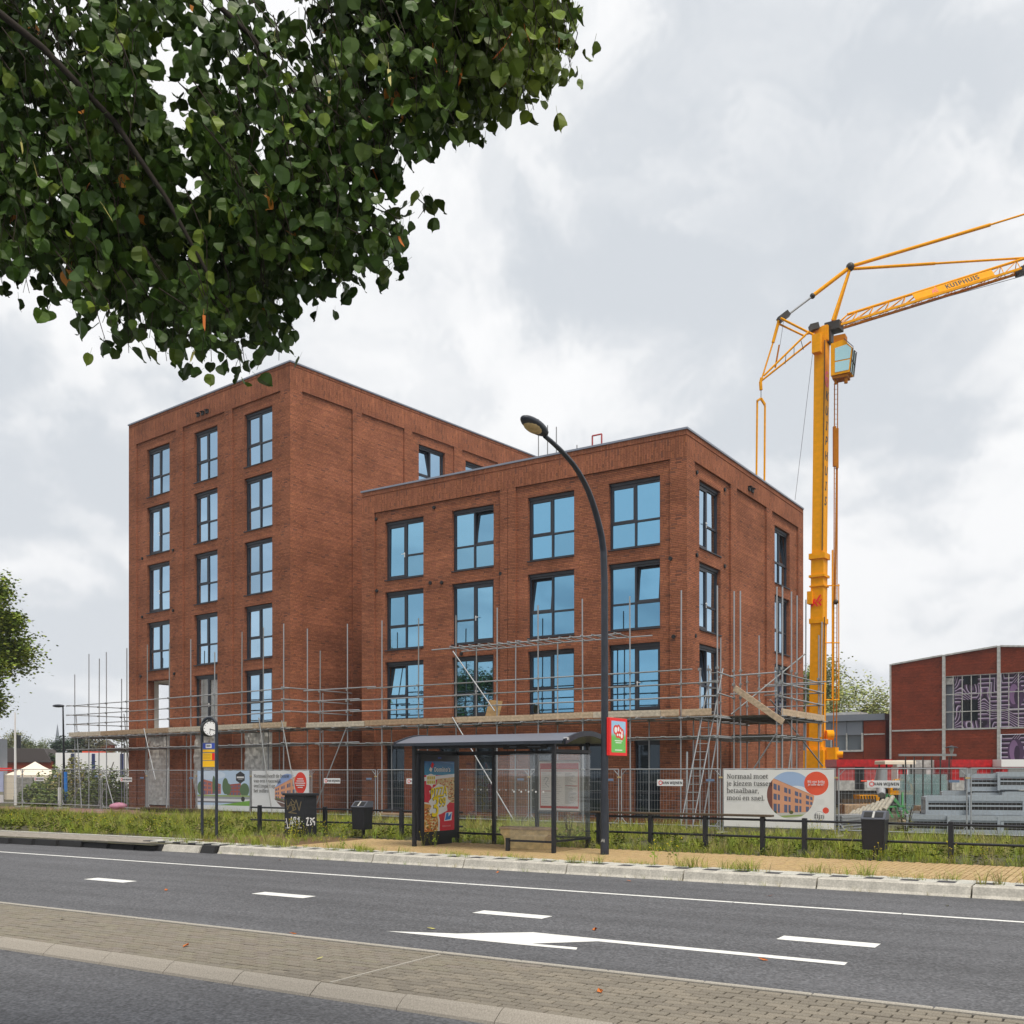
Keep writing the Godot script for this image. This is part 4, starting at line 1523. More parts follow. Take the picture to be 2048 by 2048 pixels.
func far_left() -> void:
	# party tent with a cream roof
	var t := thing("party_tent", "cream marquee with a pointed roof behind the left fence", "tent", Vector3(-34.885, -0.373, -75.000))
	var m := MB.new()
	var ap := Vector3(0.0, 3.25, 0)
	var n := 16
	for i in n:
		var a0 := TAU * i / n
		var a1 := TAU * (i + 1) / n
		for k in 4:
			var r0 := 2.5 * k / 4.0
			var r1 := 2.5 * (k + 1) / 4.0
			var y0 := 2.25 + 1.0 * pow(1.0 - k / 4.0, 1.7)
			var y1 := 2.25 + 1.0 * pow(1.0 - (k + 1) / 4.0, 1.7)
			m.quad(Vector3(cos(a1) * r1, y1, sin(a1) * r1), Vector3(cos(a0) * r1, y1, sin(a0) * r1), Vector3(cos(a0) * r0, y0, sin(a0) * r0), Vector3(cos(a1) * r0, y0, sin(a1) * r0))
	obj("roof", m, M.cream, t)
	m = MB.new()
	for i in n:
		var a0 := TAU * i / n
		var a1 := TAU * (i + 1) / n
		m.quad(Vector3(cos(a1) * 2.48, 0, sin(a1) * 2.48), Vector3(cos(a0) * 2.48, 0, sin(a0) * 2.48), Vector3(cos(a0) * 2.48, 2.25, sin(a0) * 2.48), Vector3(cos(a1) * 2.48, 2.25, sin(a1) * 2.48))
	obj("side_wall", m, M.cream, t)
	# house with a dark tiled roof
	t = thing("house", "low house with a dark grey tiled roof and black chimney behind the tent", "house", Vector3(-56.519, 0.168, -120.000), 12.0)
	m = MB.new()
	m.box(Vector3(0, 1.6, 0), Vector3(6.2, 3.2, 5.0))
	obj("wall", m, M.brick_old, t)
	m = MB.new()
	m.prism(PackedVector2Array([Vector2(-3.0, 3.1), Vector2(3.0, 3.1), Vector2(2.2, 4.7), Vector2(-2.4, 4.7)]), -2.7, 2.7)
	obj("roof", m, M.roof_tile, t)
	m = MB.new()
	m.slab(Vector3(-1.1, 4.6, 0), Vector3(0.4, 1.7, 0.4), 0.04)
	obj("chimney", m, M.gap, t)
	t = thing("house", "house with a brown hipped roof, right of the black chimney", "house", Vector3(-59.725, -0.019, -132.000), -8.0)
	m = MB.new()
	m.box(Vector3(0, 1.5, 0), Vector3(5.0, 3.0, 5.0))
	obj("wall", m, M.brick_old, t)
	m = MB.new()
	m.prism(PackedVector2Array([Vector2(-2.7, 2.9), Vector2(2.7, 2.9), Vector2(0.2, 5.0), Vector2(-0.6, 5.0)]), -2.7, 2.7)
	obj("roof", m, M.roof_tile, t)
	# white units behind the shrubs
	t = thing("white_hall", "long low white building with dark posts, behind the shrubs left of the tall block", "building", Vector3(-43.871, 0.324, -110.000), 0.0)
	m = MB.new()
	m.box(Vector3(0.6, 1.9, 0), Vector3(9.6, 3.9, 4.0))
	obj("wall", m, M.white, t)
	for x: float in [-2.4, -0.2, 2.8]:
		m = MB.new()
		m.box(Vector3(x, 1.9, 2.03), Vector3(0.32, 3.7, 0.1))
		obj("window", m, M.navy, t)
	t = thing("shed", "small shed with an orange roof rising over the white building", "shed", Vector3(-50.422, 0.105, -124.000), 5.0)
	m = MB.new()
	m.box(Vector3(0, 2.0, 0), Vector3(2.0, 4.0, 2.0))
	obj("wall", m, M.white_dirty, t)
	m = MB.new()
	m.box(Vector3(0, 4.25, 0.2), Vector3(2.2, 0.6, 2.2))
	obj("roof", m, M.orange, t)
	t = thing("brick_house", "distant brown brick house seen through the scaffolding at the left", "house", Vector3(-59.386, 0.138, -150.000), 0.0)
	m = MB.new()
	m.box(Vector3(0, 3.0, 0), Vector3(1.9, 6.2, 2.0))
	obj("wall", m, M.brick_old, t)
	m = MB.new()
	m.prism(PackedVector2Array([Vector2(-1.1, 6.0), Vector2(1.1, 6.0), Vector2(0, 6.8)]), -1.1, 1.1)
	obj("roof", m, M.roof_tile, t)
	t = thing("church_tower", "distant church with a slender grey slate spire left of the dark conifer", "church", Vector3(-106.368, 0.402, -240.000), 0.0)
	m = MB.new()
	m.box(Vector3(0, 3.5, 0), Vector3(2.2, 7.0, 2.2))
	obj("tower", m, M.concrete, t)
	m = MB.new()
	m.lathe(Vector3(0, 7, 0), [Vector2(1.3, 0), Vector2(0.5, 2.8), Vector2(0.0, 6.2)], 6)
	obj("spire", m, M.grey_clad, t)
	t = thing("white_building", "white clad building corner with grey edge at the far left border", "building", Vector3(-37.071, 0.144, -72.000), 0.0)
	m = MB.new()
	m.box(Vector3(0, 2.1, 0), Vector3(1.6, 4.2, 3.0))
	obj("wall", m, M.white, t)
	m = MB.new()
	m.box(Vector3(0.9, 2.15, 0.2), Vector3(0.2, 4.3, 3.0))
	obj("corner_trim", m, M.grey_clad, t)
	# concrete block wall
	t = thing("block_wall", "stack of pale concrete blocks standing behind the left fence", "wall", Vector3(-31.085, 0.174, -66.000), 0.0)
	for k in 3:
		for j in 2:
			m = MB.new()
			m.slab(Vector3(-0.42 + 0.83 * j, 0.4 + 0.4 * k, 0), Vector3(0.82, 0.395, 0.6), 0.02)
			obj("block", m, M.concrete, t)
	m = MB.new()
	m.slab(Vector3(-0.02, 0.0, 0), Vector3(1.66, 0.4, 0.6), 0.02)
	obj("block", m, M.concrete, t)
	# flag pole
	m = MB.new()
	m.tube(Vector3(-29.049, 0.109, -60.000), Vector3(-29.078, 5.580, -60.000), 0.09, 8, 0.045)
	tag(obj("flag_pole", m, M.white, self), "tall slim white flag pole at the left behind the banner fence", "pole")
	# left street lamp with a blue wrap
	t = thing("street_lamp", "slim dark street lamp with a blue wrap round its foot, left of the scaffolding", "street lamp", Vector3(-25.993, 0.154, -59.500), 0.0)
	m = MB.new()
	m.tube(Vector3(0, 0, 0), Vector3(0, 2.0, 0), 0.09, 10, 0.085)
	m.tube(Vector3(0, 2.0, 0), Vector3(-0.06, 5.75, 0), 0.07, 10, 0.04)
	obj("pole", m, M.black_steel, t)
	m = MB.new()
	m.ball(Vector3(-0.32, 5.78, 0), 0.36, 14, 7, Vector3(1.0, 0.26, 0.45))
	obj("luminaire", m, M.pole, t)
	m = MB.new()
	m.tube(Vector3(0.13, 0.25, 0.03), Vector3(0.10, 1.95, 0.03), 0.10, 10)
	obj("wrap", m, M.blue_wrap, t)
	m = MB.new()
	m.slab(Vector3(-25.813, 0.115, -58.500), Vector3(0.13, 1.1, 0.13), 0.02)
	tag(obj("marker_post", m, M.white, self), "short square white marker post beside the blue wrapped lamp", "post")
	# trees and shrubs on the left
	broadleaf("street_tree", "bushy green street tree cut by the left edge, above the banner", Vector3(-22.5, 0, -41.5), 10.2, 2.8, Color(0.19, 0.25, 0.04), 2400, 0.30, 11, "", 0.40)
	broadleaf("street_tree", "street tree on the near side that the lower windows mirror", Vector3(-45.0, 0, -24.0), 11.0, 4.2, Color(0.08, 0.12, 0.03), 700, 0.5, 12, "", 0.25)
	var far := [[-74.16, 150, 8.0, 4.2, 0.17, 0.18, 0.06, "round yellowish tree behind the flag pole, far left"], [-75.67, 160, 7.2, 3.6, 0.10, 0.13, 0.05, "dark green tree right behind the black chimney"], [-81.06, 175, 7.4, 4.0, 0.14, 0.17, 0.07, "mid green tree in the gap between chimney and spire"], [-85.78, 190, 6.6, 3.4, 0.15, 0.18, 0.08, "low pale tree just left of the church spire"],
		[-56.28, 130, 6.9, 2.6, 0.045, 0.075, 0.045, "dark blue green conifer behind the blue wrapped lamp"], [-58.16, 140, 6.8, 2.8, 0.13, 0.12, 0.06, "brownish tree seen through the outermost scaffold tubes"], [-52.13, 135, 7.0, 3.0, 0.13, 0.14, 0.05, "olive tree close to the tall block's left edge, under the deck"], [-53.13, 120, 4.0, 2.2, 0.05, 0.08, 0.03, "dark low bush right of the brown hipped roof"]]
	for k in far.size():
		var q: Array = far[k]
		broadleaf("background_tree", q[7], Vector3(q[0], 0, -q[1]), q[2], q[3], Color(q[4], q[5], q[6]), 260, 0.5, 20 + k, "distant trees on the left", 0.15)
	var sh := [[-26.86, 57.5, 1.2, 1.3, "leafy shrub in front of the concrete blocks"], [-26.58, 58.5, 2.0, 1.7, "green shrub behind the small sign left of the lamp"], [-26.73, 60.5, 2.4, 1.6, "shrub directly behind the blue wrapped lamp"], [-24.61, 57.5, 3.1, 1.7, "tall yellowish shrub right of the lamp, below the scaffold's end"], [-23.98, 58.0, 2.5, 1.8, "shrub among the outer scaffold feet"], [-22.73, 57.0, 2.3, 1.7, "dark shrub by the fence corner"], [-21.84, 57.0, 2.2, 1.5, "shrub touching the tall block's left wall"], [-24.78, 55.0, 1.0, 1.5, "low bramble along the left fence foot"]]
	for k in sh.size():
		var q: Array = sh[k]
		shrub(q[4], Vector3(q[0] * 1.07, 0.1, -q[1] * 1.07), q[2], q[3], Color(0.15, 0.20, 0.05) if k != 3 else Color(0.24, 0.23, 0.07), 2600, 40 + k)

func shrub(label: String, at: Vector3, height: float, radius: float, tint: Color, count: int, sd: int, leaf := 0.13) -> void:
	var t := thing("shrub", label, "shrub", at, 0.0, "shrubs")
	rng.seed = 3000 + sd
	var m := MB.new()
	for k in 7:
		var a := rnd(0, TAU)
		m.tube(Vector3.ZERO, Vector3(cos(a) * radius * 0.5, height * rnd(0.6, 0.95), sin(a) * radius * 0.5), 0.02, 5, 0.006)
	obj("stems", m, M.twig, t)
	var lm := MB.new()
	lm.quad(Vector3(-0.5, 0, 0), Vector3(0, -0.08, 0.3), Vector3(0.5, 0.05, 0), Vector3(0, 0.06, -0.3))
	var places: Array = []
	var tints: Array = []
	for i in count:
		var a := rnd(0, TAU)
		var h := rnd(0.03, 1.0)
		var r := radius * sqrt(rnd(0, 1)) * (1.0 - 0.55 * h * h) * (0.8 + 0.25 * sin(a * 3.0 + sd))
		var p := Vector3(cos(a) * r, h * height * (0.82 + 0.18 * sin(a * 2.0 + sd)) * rnd(0.9, 1.08), sin(a) * r)
		places.append(Transform3D((Basis(Vector3.UP, rnd(0, TAU)) * Basis(Vector3.RIGHT, rnd(-1.1, 1.1))).scaled(Vector3.ONE * leaf * rnd(0.6, 1.5)), p))
		var q := rnd(0.6, 1.5)
		tints.append(Color(tint.r * q * rnd(0.8, 1.25), tint.g * q, tint.b * q))
	scatter("foliage", lm.mesh(), M.foliage, places, tints, t)

# ---------------------------------------------------------------- site fence
func fence_proto() -> Node3D:
	var t := Node3D.new()
	var L := 3.58
	var m := MB.new()
	for x: float in [0.02, L - 0.02]:
		m.tube(Vector3(x, 0.0, 0), Vector3(x, 2.0, 0), 0.021, 8)
	for y: float in [0.16, 1.985]:
		m.tube(Vector3(0.02, y, 0), Vector3(L - 0.02, y, 0), 0.019, 8)
	for s in [[0.02, 1.0], [L - 0.02, -1.0]]:
		m.tube(Vector3(s[0], 1.78, 0), Vector3(s[0] + 0.18 * s[1], 1.97, 0), 0.012, 6)
		m.tube(Vector3(s[0], 0.38, 0), Vector3(s[0] + 0.18 * s[1], 0.17, 0), 0.012, 6)
	obj("frame", m, M.galv, t)
	m = MB.new()
	for k in 33:
		var x := 0.1 + 3.38 * k / 32.0
		m.tube(Vector3(x, 0.17, 0.006), Vector3(x, 1.97, 0.006), 0.0028, 4, -1.0, false)
	for k in 6:
		var y := 0.36 + 0.3 * k
		m.tube(Vector3(0.04, y, -0.004), Vector3(L - 0.04, y, -0.004), 0.0032, 4, -1.0, false)
	obj("wire_mesh", m, M.galv, t)
	m = MB.new()
	m.slab(Vector3(0.0, -0.14, 0), Vector3(0.24, 0.14, 0.72), 0.03)
	obj("foot", m, M.concrete, t)
	m = MB.new()
	m.box(Vector3(L - 0.35, 1.63, 0.02), Vector3(0.28, 0.075, 0.006))
	obj("label_plate", m, M.tube_blue, t)
	m = MB.new()
	m.box(Vector3(L + 0.01, 1.72, 0), Vector3(0.13, 0.05, 0.06))
	obj("clamp", m, M.bench, t)
	return t

func fences() -> void:
	var joint := [Vector2(15.74, 26.40), Vector2(12.72, 28.46), Vector2(9.707, 30.52), Vector2(6.69, 32.58), Vector2(3.68, 34.63), Vector2(0.663, 36.69), Vector2(-2.35, 38.75), Vector2(-5.366, 40.81), Vector2(-8.38, 42.87), Vector2(-11.395, 44.92), Vector2(-14.41, 46.98), Vector2(-17.42, 49.04), Vector2(-20.44, 51.1), Vector2(-23.4, 53.3), Vector2(-26.5, 55.5), Vector2(-29.4, 57.6)]
	var lab := ["before the grey steel crates, at the right edge", "beside the white banner, before the green trestles", "carrying the white banner with the round house picture", "behind the ladder, right of the lamp post", "just left of the lamp post's foot", "seen through the shelter's right half", "seen through the shelter's left half", "behind the left litter bin",
		"carrying the banner with the red disc on the left", "carrying the banner with the hexagon badge", "before the plastic covered doorway of the tall block", "at the tall block's left edge", "before the outermost scaffold feet", "right of the blue wrapped lamp's left side, before the shrubs", "ending at the far left banner"]
	var proto := fence_proto()
	for i in joint.size() - 1:
		var a: Vector2 = joint[i + 1]
		var b: Vector2 = joint[i]
		var o: Node3D = proto if i == 0 else proto.duplicate()
		o.name = "site_fence"
		add_child(o, true)
		o.position = Vector3(a.x, 0.18 if i < 12 else 0.25, -a.y)
		o.rotation.y = atan2(b.y - a.y, b.x - a.x)
		tag(o, "galvanised mesh fence panel " + lab[i], "fence", "site fence panels")
	# company plates on the mesh
	for q in [[1, 0.36, "right of the white banner, before the glass rack"], [3, 0.50, "on the fence behind the ladder"], [6, 0.55, "seen through the bus shelter"], [7, 0.33, "left of the shelter's poster case"], [11, 0.55, "at the tall block's left corner"], [13, 0.45, "left of the blue wrapped lamp"]]:
		var a: Vector2 = joint[q[0] + 1]
		var b: Vector2 = joint[q[0]]
		var c := a.lerp(b, q[1])
		var s := thing("company_plate", "white plate with red ring, " + q[2], "sign", Vector3(c.x, 1.72, -c.y), rad_to_deg(atan2(b.y - a.y, b.x - a.x)), "company plates on the fence")
		var m := MB.new()
		m.box(Vector3(0, 0, 0.03), Vector3(0.92, 0.21, 0.012))
		obj("plate", m, M.white, s)
		m = MB.new()
		for k in 6:
			var a0 := TAU * (k + 0.08) / 6
			var a1 := TAU * (k + 0.92) / 6
			m.quad(Vector3(-0.33 + cos(a0) * 0.048, sin(a0) * 0.048, 0.039), Vector3(-0.33 + cos(a0) * 0.08, sin(a0) * 0.08, 0.039), Vector3(-0.33 + cos(a1) * 0.08, sin(a1) * 0.08, 0.039), Vector3(-0.33 + cos(a1) * 0.048, sin(a1) * 0.048, 0.039))
		obj("emblem", m, M.sign_red, s)
		words("VAN WIJNEN", 0.085, M.ink, s, Transform3D(Basis(), Vector3(0.09, 0, 0.040)), false, false, true)
	banners(joint)

func banner_base(label: String, a: Vector2, b: Vector2, key: String, x0: float, x1: float, y0: float, y1: float) -> Node3D:
	var t := thing("banner", label, "banner", Vector3(a.x, 0.18, -a.y), rad_to_deg(atan2(b.y - a.y, b.x - a.x)))
	var m := MB.new()
	var f := FastNoiseLite.new()
	f.seed = key.length()
	f.frequency = 0.8
	var nx := 24
	var ny := 10
	var at := func(i: int, j: int) -> Vector3:
		var u := float(i) / nx
		var v := float(j) / ny
		var edge := 4.0 * v * (1.0 - v)
		return Vector3(lerpf(x0, x1, u), lerpf(y0, y1, v) - (0.012 * sin(u * PI * 7.0) ** 2 if j == ny else 0.0), 0.045 + f.get_noise_2d(u * 6.0, v * 3.0) * 0.012 * edge)
	for i in nx:
		for j in ny:
			m.quad(at.call(i, j), at.call(i + 1, j), at.call(i + 1, j + 1), at.call(i, j + 1), Vector2(float(i) / nx, 1.0 - float(j) / ny), Vector2(float(i + 1) / nx, 1.0 - float(j) / ny), Vector2(float(i + 1) / nx, 1.0 - float(j + 1) / ny), Vector2(float(i) / nx, 1.0 - float(j + 1) / ny))
	obj("cloth", m, M[key], t)
	return t

func house_row(im: Image, x0: float, y0: float, x1: float, y1: float, h0: float, h1: float, wall: Color, n: int) -> void:
	# printed terrace of houses running away to the right
	fill_poly(im, PackedVector2Array([Vector2(x0, y0), Vector2(x1, y1), Vector2(x1, y1 + h1), Vector2(x0, y0 + h0)]), wall)
	for k in n:
		for r in 3:
			for q: float in [0.12, 0.52]:
				var u := (k + q) / n
				var v := (k + q + (0.30 if q < 0.3 else 0.2)) / n
				var ta := lerpf(y0, y1, u) + lerpf(h0, h1, u) * (0.14 + 0.29 * r)
				var tb := lerpf(y0, y1, v) + lerpf(h0, h1, v) * (0.14 + 0.29 * r)
				var ha := lerpf(h0, h1, u) * (0.17 if r < 2 else 0.26)
				fill_poly(im, PackedVector2Array([Vector2(lerpf(x0, x1, u), ta), Vector2(lerpf(x0, x1, v), tb), Vector2(lerpf(x0, x1, v), tb + ha), Vector2(lerpf(x0, x1, u), ta + ha)]), c8(94, 104, 132))
	stroke(im, [Vector2(x0, y0 + 1), Vector2(x1, y1 + 1)], 4, wall.darkened(0.15))

func banners(joint: Array) -> void:
	# white banner on the panel right of the ladder
	var im := Image.create(1024, 540, false, Image.FORMAT_RGB8)
	im.fill(c8(236, 234, 230))
	var pic := Image.create(1024, 540, false, Image.FORMAT_RGBA8)
	pic.fill(c8(166, 190, 224))
	fill_disc(pic, 690, 190, 90, 40, c8(228, 232, 240))
	fill_disc(pic, 760, 240, 120, 50, c8(236, 238, 242))
	fill_poly(pic, PackedVector2Array([Vector2(400, 130), Vector2(466, 78), Vector2(466, 420), Vector2(400, 420)]), c8(126, 78, 68))
	house_row(pic, 466, 78, 860, 245, 330, 140, c8(222, 160, 124), 4)
	fill_poly(pic, PackedVector2Array([Vector2(400, 420), Vector2(470, 410), Vector2(860, 385), Vector2(860, 500), Vector2(400, 500)]), c8(206, 202, 192))
	fill_poly(pic, PackedVector2Array([Vector2(520, 430), Vector2(780, 410), Vector2(780, 425), Vector2(520, 450)]), c8(150, 170, 96))
	fill_disc(pic, 490, 400, 18, 16, c8(60, 76, 46))
	fill_disc(pic, 640, 395, 20, 16, c8(90, 90, 50))
	for y in 540:
		var d := 217.0 * 217.0 - pow((y - 236.0), 2.0)
		if d > 0.0:
			var hw := int(sqrt(d))
			im.blit_rect(rgb_row(pic, 632 - hw, y, hw * 2), Rect2i(0, 0, hw * 2, 1), Vector2i(632 - hw, y))
	fill_disc(im, 866, 128, 108, 108, c8(240, 92, 58))
	fill_disc(im, 950, 372, 28, 28, c8(236, 84, 60))
	fill_disc(im, 893, 425, 45, 45, c8(150, 150, 150))
	fill_disc(im, 893, 425, 42, 42, c8(236, 234, 230))
	picture("banner_homes", im)
	var t := banner_base("large white banner with a round picture of brick homes and orange disc", joint[3], joint[2], "banner_homes", 0.06, 3.55, 0.18, 1.97)
	var sx := 3.49 / 1024.0
	var sy := 1.79 / 540.0
	var tx := func(px: float, py: float) -> Transform3D:
		return Transform3D(Basis(), Vector3(0.06 + px * sx, 1.97 - py * sy, 0.062))
	var rows := ["Normaal moet", "je kiezen tussen", "betaalbaar,", "mooi en snel."]
	for k in 4:
		words(rows[k], 0.142, M.ink, t, tx.call(30.0, 66.0 + 68.0 * k), true, true)
	words("Bij ons krijg", 0.062, M.white, t, tx.call(866.0, 112.0), true, false, true)
	words("je alle drie!", 0.062, M.white, t, tx.call(866.0, 138.0), true, false, true)
	words("fijn", 0.13, M.ink, t, tx.call(893.0, 425.0), true)
	# banner with the red disc
	im = Image.create(1024, 540, false, Image.FORMAT_RGB8)
	im.fill(c8(226, 226, 228))
	fill_poly(im, PackedVector2Array([Vector2(500, 130), Vector2(560, 60), Vector2(640, 40), Vector2(760, 60), Vector2(700, 110), Vector2(540, 190), Vector2(410, 240)]), c8(148, 170, 218))
	house_row(im, 420, 225, 830, 60, 150, 400, c8(222, 158, 122), 4)
	fill_poly(im, PackedVector2Array([Vector2(410, 365), Vector2(520, 375), Vector2(760, 440), Vector2(760, 470), Vector2(540, 470), Vector2(470, 420)]), c8(112, 88, 82))
	fill_poly(im, PackedVector2Array([Vector2(430, 385), Vector2(640, 430), Vector2(640, 440), Vector2(440, 396)]), c8(222, 222, 224))
	fill_poly(im, PackedVector2Array([Vector2(440, 350), Vector2(700, 390), Vector2(700, 402), Vector2(440, 366)]), c8(106, 122, 76))
	fill_poly(im, PackedVector2Array([Vector2(830, 0), Vector2(1024, 0), Vector2(1024, 540), Vector2(830, 540)]), c8(228, 228, 230))
	fill_disc(im, 876, 160, 104, 138, c8(226, 66, 52))
	picture("banner_impact", im)
	t = banner_base("creased white banner with four text lines and tall red oval, left of the cabinet", joint[9], joint[8], "banner_impact", 0.06, 3.55, 0.18, 1.97)
	rows = ["Normaal heeft de bouw", "van een woonwijk", "veel impact op", "het milieu."]
	for k in 4:
		words(rows[k], 0.14, M.ink, t, tx.call(34.0, 72.0 + 65.0 * k), true, true)
	for k in 5:
		var m := MB.new()
		m.box(Vector3(0, 0, 0), Vector3([0.34, 0.44, 0.58, 0.5, 0.3][k], 0.035, 0.004))
		obj("small_print", m, M.white, t, tx.call(876.0, 108.0 + 27.0 * k))
	# banner with the hexagon badge
	im = Image.create(1024, 540, false, Image.FORMAT_RGB8)
	im.fill(c8(186, 206, 230))
	fill_disc(im, 300, 60, 260, 60, c8(206, 220, 238))
	house_row(im, 120, 120, 470, 185, 210, 130, c8(186, 112, 96), 4)
	house_row(im, 600, 190, 860, 170, 140, 170, c8(160, 84, 74), 4)
	for q in [[60, 240, 60, 90], [560, 210, 60, 110], [610, 250, 60, 80], [330, 190, 30, 120], [930, 260, 90, 90]]:
		fill_disc(im, q[0], q[1], q[2], q[3], c8(92, 116, 84))
	im.fill_rect(Rect2i(0, 330, 1024, 22), c8(150, 170, 110))
	im.fill_rect(Rect2i(0, 352, 1024, 30), c8(150, 152, 158))
	im.fill_rect(Rect2i(0, 382, 1024, 34), c8(214, 216, 220))
	im.fill_rect(Rect2i(0, 416, 1024, 20), c8(120, 122, 128))
	fill_poly(im, PackedVector2Array([Vector2(420, 470), Vector2(1024, 400), Vector2(1024, 470)]), c8(118, 166, 70))
	im.fill_rect(Rect2i(0, 470, 1024, 70), c8(222, 224, 226))
	fill_disc(im, 900, 380, 36, 34, c8(52, 50, 52))
	var hx := PackedVector2Array()
	for k in 6:
		hx.append(Vector2(850 + 96 * sin(TAU * k / 6), 92 - 82 * cos(TAU * k / 6)))
	fill_poly(im, hx, c8(56, 56, 60))
	im.fill_rect(Rect2i(782, 80, 136, 22), c8(220, 220, 222))
	im.fill_rect(Rect2i(810, 112, 80, 8), c8(170, 170, 172))
	picture("banner_park", im)
	banner_base("printed banner with brick flats, lawn and dark hexagon badge behind the clock post", joint[10], joint[9], "banner_park", 0.06, 3.55, 0.18, 1.97)
	# banner at the left border
	im = Image.create(512, 512, false, Image.FORMAT_RGB8)
	im.fill(c8(178, 188, 218))
	fill_disc(im, 60, 330, 120, 130, c8(112, 128, 104))
	fill_disc(im, 330, 260, 60, 140, c8(160, 120, 112))
	im.fill_rect(Rect2i(0, 330, 512, 60), c8(150, 150, 130))
	im.fill_rect(Rect2i(0, 380, 512, 132), c8(206, 208, 206))
	picture("banner_edge", im)
	banner_base("faded printed banner hanging on the fence at the far left border", Vector2(-31.7, 59.0), Vector2(-27.6, 56.4), "banner_edge", 0.1, 4.3, 0.2, 1.95)
	var m := MB.new()
	m.box(Vector3(-28.546, 2.250, -57.400), Vector3(1.1, 0.16, 0.03))
	tag(obj("warning_strip", m, M.sign_red, self), "orange red strip above the banner at the left border", "strip")

func rgb_row(src: Image, x: int, y: int, w: int) -> Image:
	var r := src.get_region(Rect2i(x, y, w, 1))
	r.convert(Image.FORMAT_RGB8)
	return r

# ---------------------------------------------------------------- tower crane (own axes: origin at the mast's foot, x to the right)
func crane() -> void:
	var C := thing("tower_crane", "yellow mobile tower crane with telescopic box mast and lattice jib, behind the scaffolding", "crane", Vector3(18.44, 0, -62.0))
	var tb := Basis(Vector3.UP, deg_to_rad(-36.0))
	var m := MB.new()
	var lo := func(y: float) -> Vector3:
		return Vector3(0.0 + 0.012 * (y - 3.0), y, 0)
	var sec := func(mb: MB, y0: float, y1: float, w: float, dx: float) -> void:
		var a: Vector3 = lo.call(y0)
		var b: Vector3 = lo.call(y1)
		var k0: Array[Vector3] = []
		var k1: Array[Vector3] = []
		for q: Vector2 in [Vector2(-1, 1), Vector2(1, 1), Vector2(1, -1), Vector2(-1, -1)]:
			k0.append(a + tb * Vector3(q.x * w / 2, 0, q.y * w / 2) + Vector3(dx, 0, 0))
			k1.append(b + tb * Vector3(q.x * w / 2, 0, q.y * w / 2) + Vector3(dx, 0, 0))
		for i in 4:
			var j := (i + 1) % 4
			mb.quad(k0[i], k0[j], k1[j], k1[i])
		mb.quad(k1[0], k1[1], k1[2], k1[3])
	sec.call(m, 3.2, 15.1, 0.76, 0.0)
	obj("lower_mast", m, M.crane, C)
	m = MB.new()
	sec.call(m, 15.1, 28.9, 0.70, 0.0)
	obj("upper_mast", m, M.crane, C)
	# collars, side plate, rails along the mast
	for q in [[15.1, 0.98, 0.34], [13.9, 0.96, 0.14], [13.3, 0.9, 0.08], [11.2, 0.88, 0.3], [3.4, 0.95, 0.4]]:
		m = MB.new()
		m.box(lo.call(q[0]), Vector3(q[1], q[2], q[1]), tb)
		obj("collar", m, M.crane, C)
	m = MB.new()
	m.box(lo.call(12.6) + Vector3(-0.52, 0, 0.1), Vector3(0.3, 0.75, 0.5), tb)
	obj("side_plate", m, M.crane, C)
	m = MB.new()
	m.bar(lo.call(4.2) + tb * Vector3(0.36, 0, 0.44), lo.call(11.1) + tb * Vector3(0.36, 0, 0.44), 0.08, 0.05)
	obj("guide_rail", m, M.galv, C)
	m = MB.new()
	m.bar(lo.call(4.0) + tb * Vector3(0.46, 0, 0.30), lo.call(11.4) + tb * Vector3(0.46, 0, 0.30), 0.05, 0.05)
	m.bar(lo.call(15.4) + tb * Vector3(0.30, 0, 0.385), lo.call(28.0) + tb * Vector3(0.30, 0, 0.385), 0.04, 0.04)
	obj("edge_strip", m, M.steel_dark, C)
	# foot: turntable body with its gearbox, ballast behind
	m = MB.new()
	m.box(Vector3(-0.15, 2.4, 0), Vector3(1.5, 2.0, 1.3), tb)
	m.prism(PackedVector2Array([Vector2(-0.55, 3.2), Vector2(0.45, 3.2), Vector2(0.4, 6.2), Vector2(-0.5, 6.2)]), -0.62, -0.5)
	obj("turntable", m, M.crane, C)
	m = MB.new()
	m.box(Vector3(0, 1.0, -0.5), Vector3(5.0, 0.9, 2.3), tb)
	obj("carrier", m, M.crane_dark, C)
	m = MB.new()
	m.box(Vector3(0.749, 3.208, 0.600), Vector3(0.55, 0.72, 0.6), tb)
	obj("gearbox", m, M.crane, C)
	m = MB.new()
	m.tube(Vector3(1.019, 3.148, 0.600), Vector3(1.346, 3.146, 0.700), 0.19, 12)
	m.tube(Vector3(0.905, 4.330, 0.200), Vector3(0.483, 4.330, 0.200), 0.3, 12)
	obj("motor", m, M.crane, C)
	# ladder with its cage and guide boxes
	m = MB.new()
	for x: float in [0.98, 1.17]:
		m.tube(Vector3(x - 0.02, 3.4, 0.1), Vector3(x + 0.05, 25.6, 0.1), 0.032, 6)
	for k in 74:
		m.tube(Vector3(0.98, 3.6 + 0.3 * k, 0.1), Vector3(1.18, 3.6 + 0.3 * k, 0.1), 0.012, 4, -1.0, false)
	obj("ladder", m, M.crane_dark, C)
	m = MB.new()
	m.tube(Vector3(1.283, 6.446, 0.100), Vector3(1.283, 13.448, 0.100), 0.035, 6)
	for y: float in [6.45, 9.90, 13.35]:
		m.tube(Vector3(0.48, y, 0.1), Vector3(1.33, y, 0.1), 0.04, 6)
	m.tube(Vector3(0.890, 6.443, 0.150), Vector3(0.890, 15.490, 0.150), 0.05, 6)
	obj("ladder_cage", m, M.crane, C)
	m = MB.new()
	m.box(Vector3(1.026, 21.748, 0.100), Vector3(0.16, 2.4, 0.2))
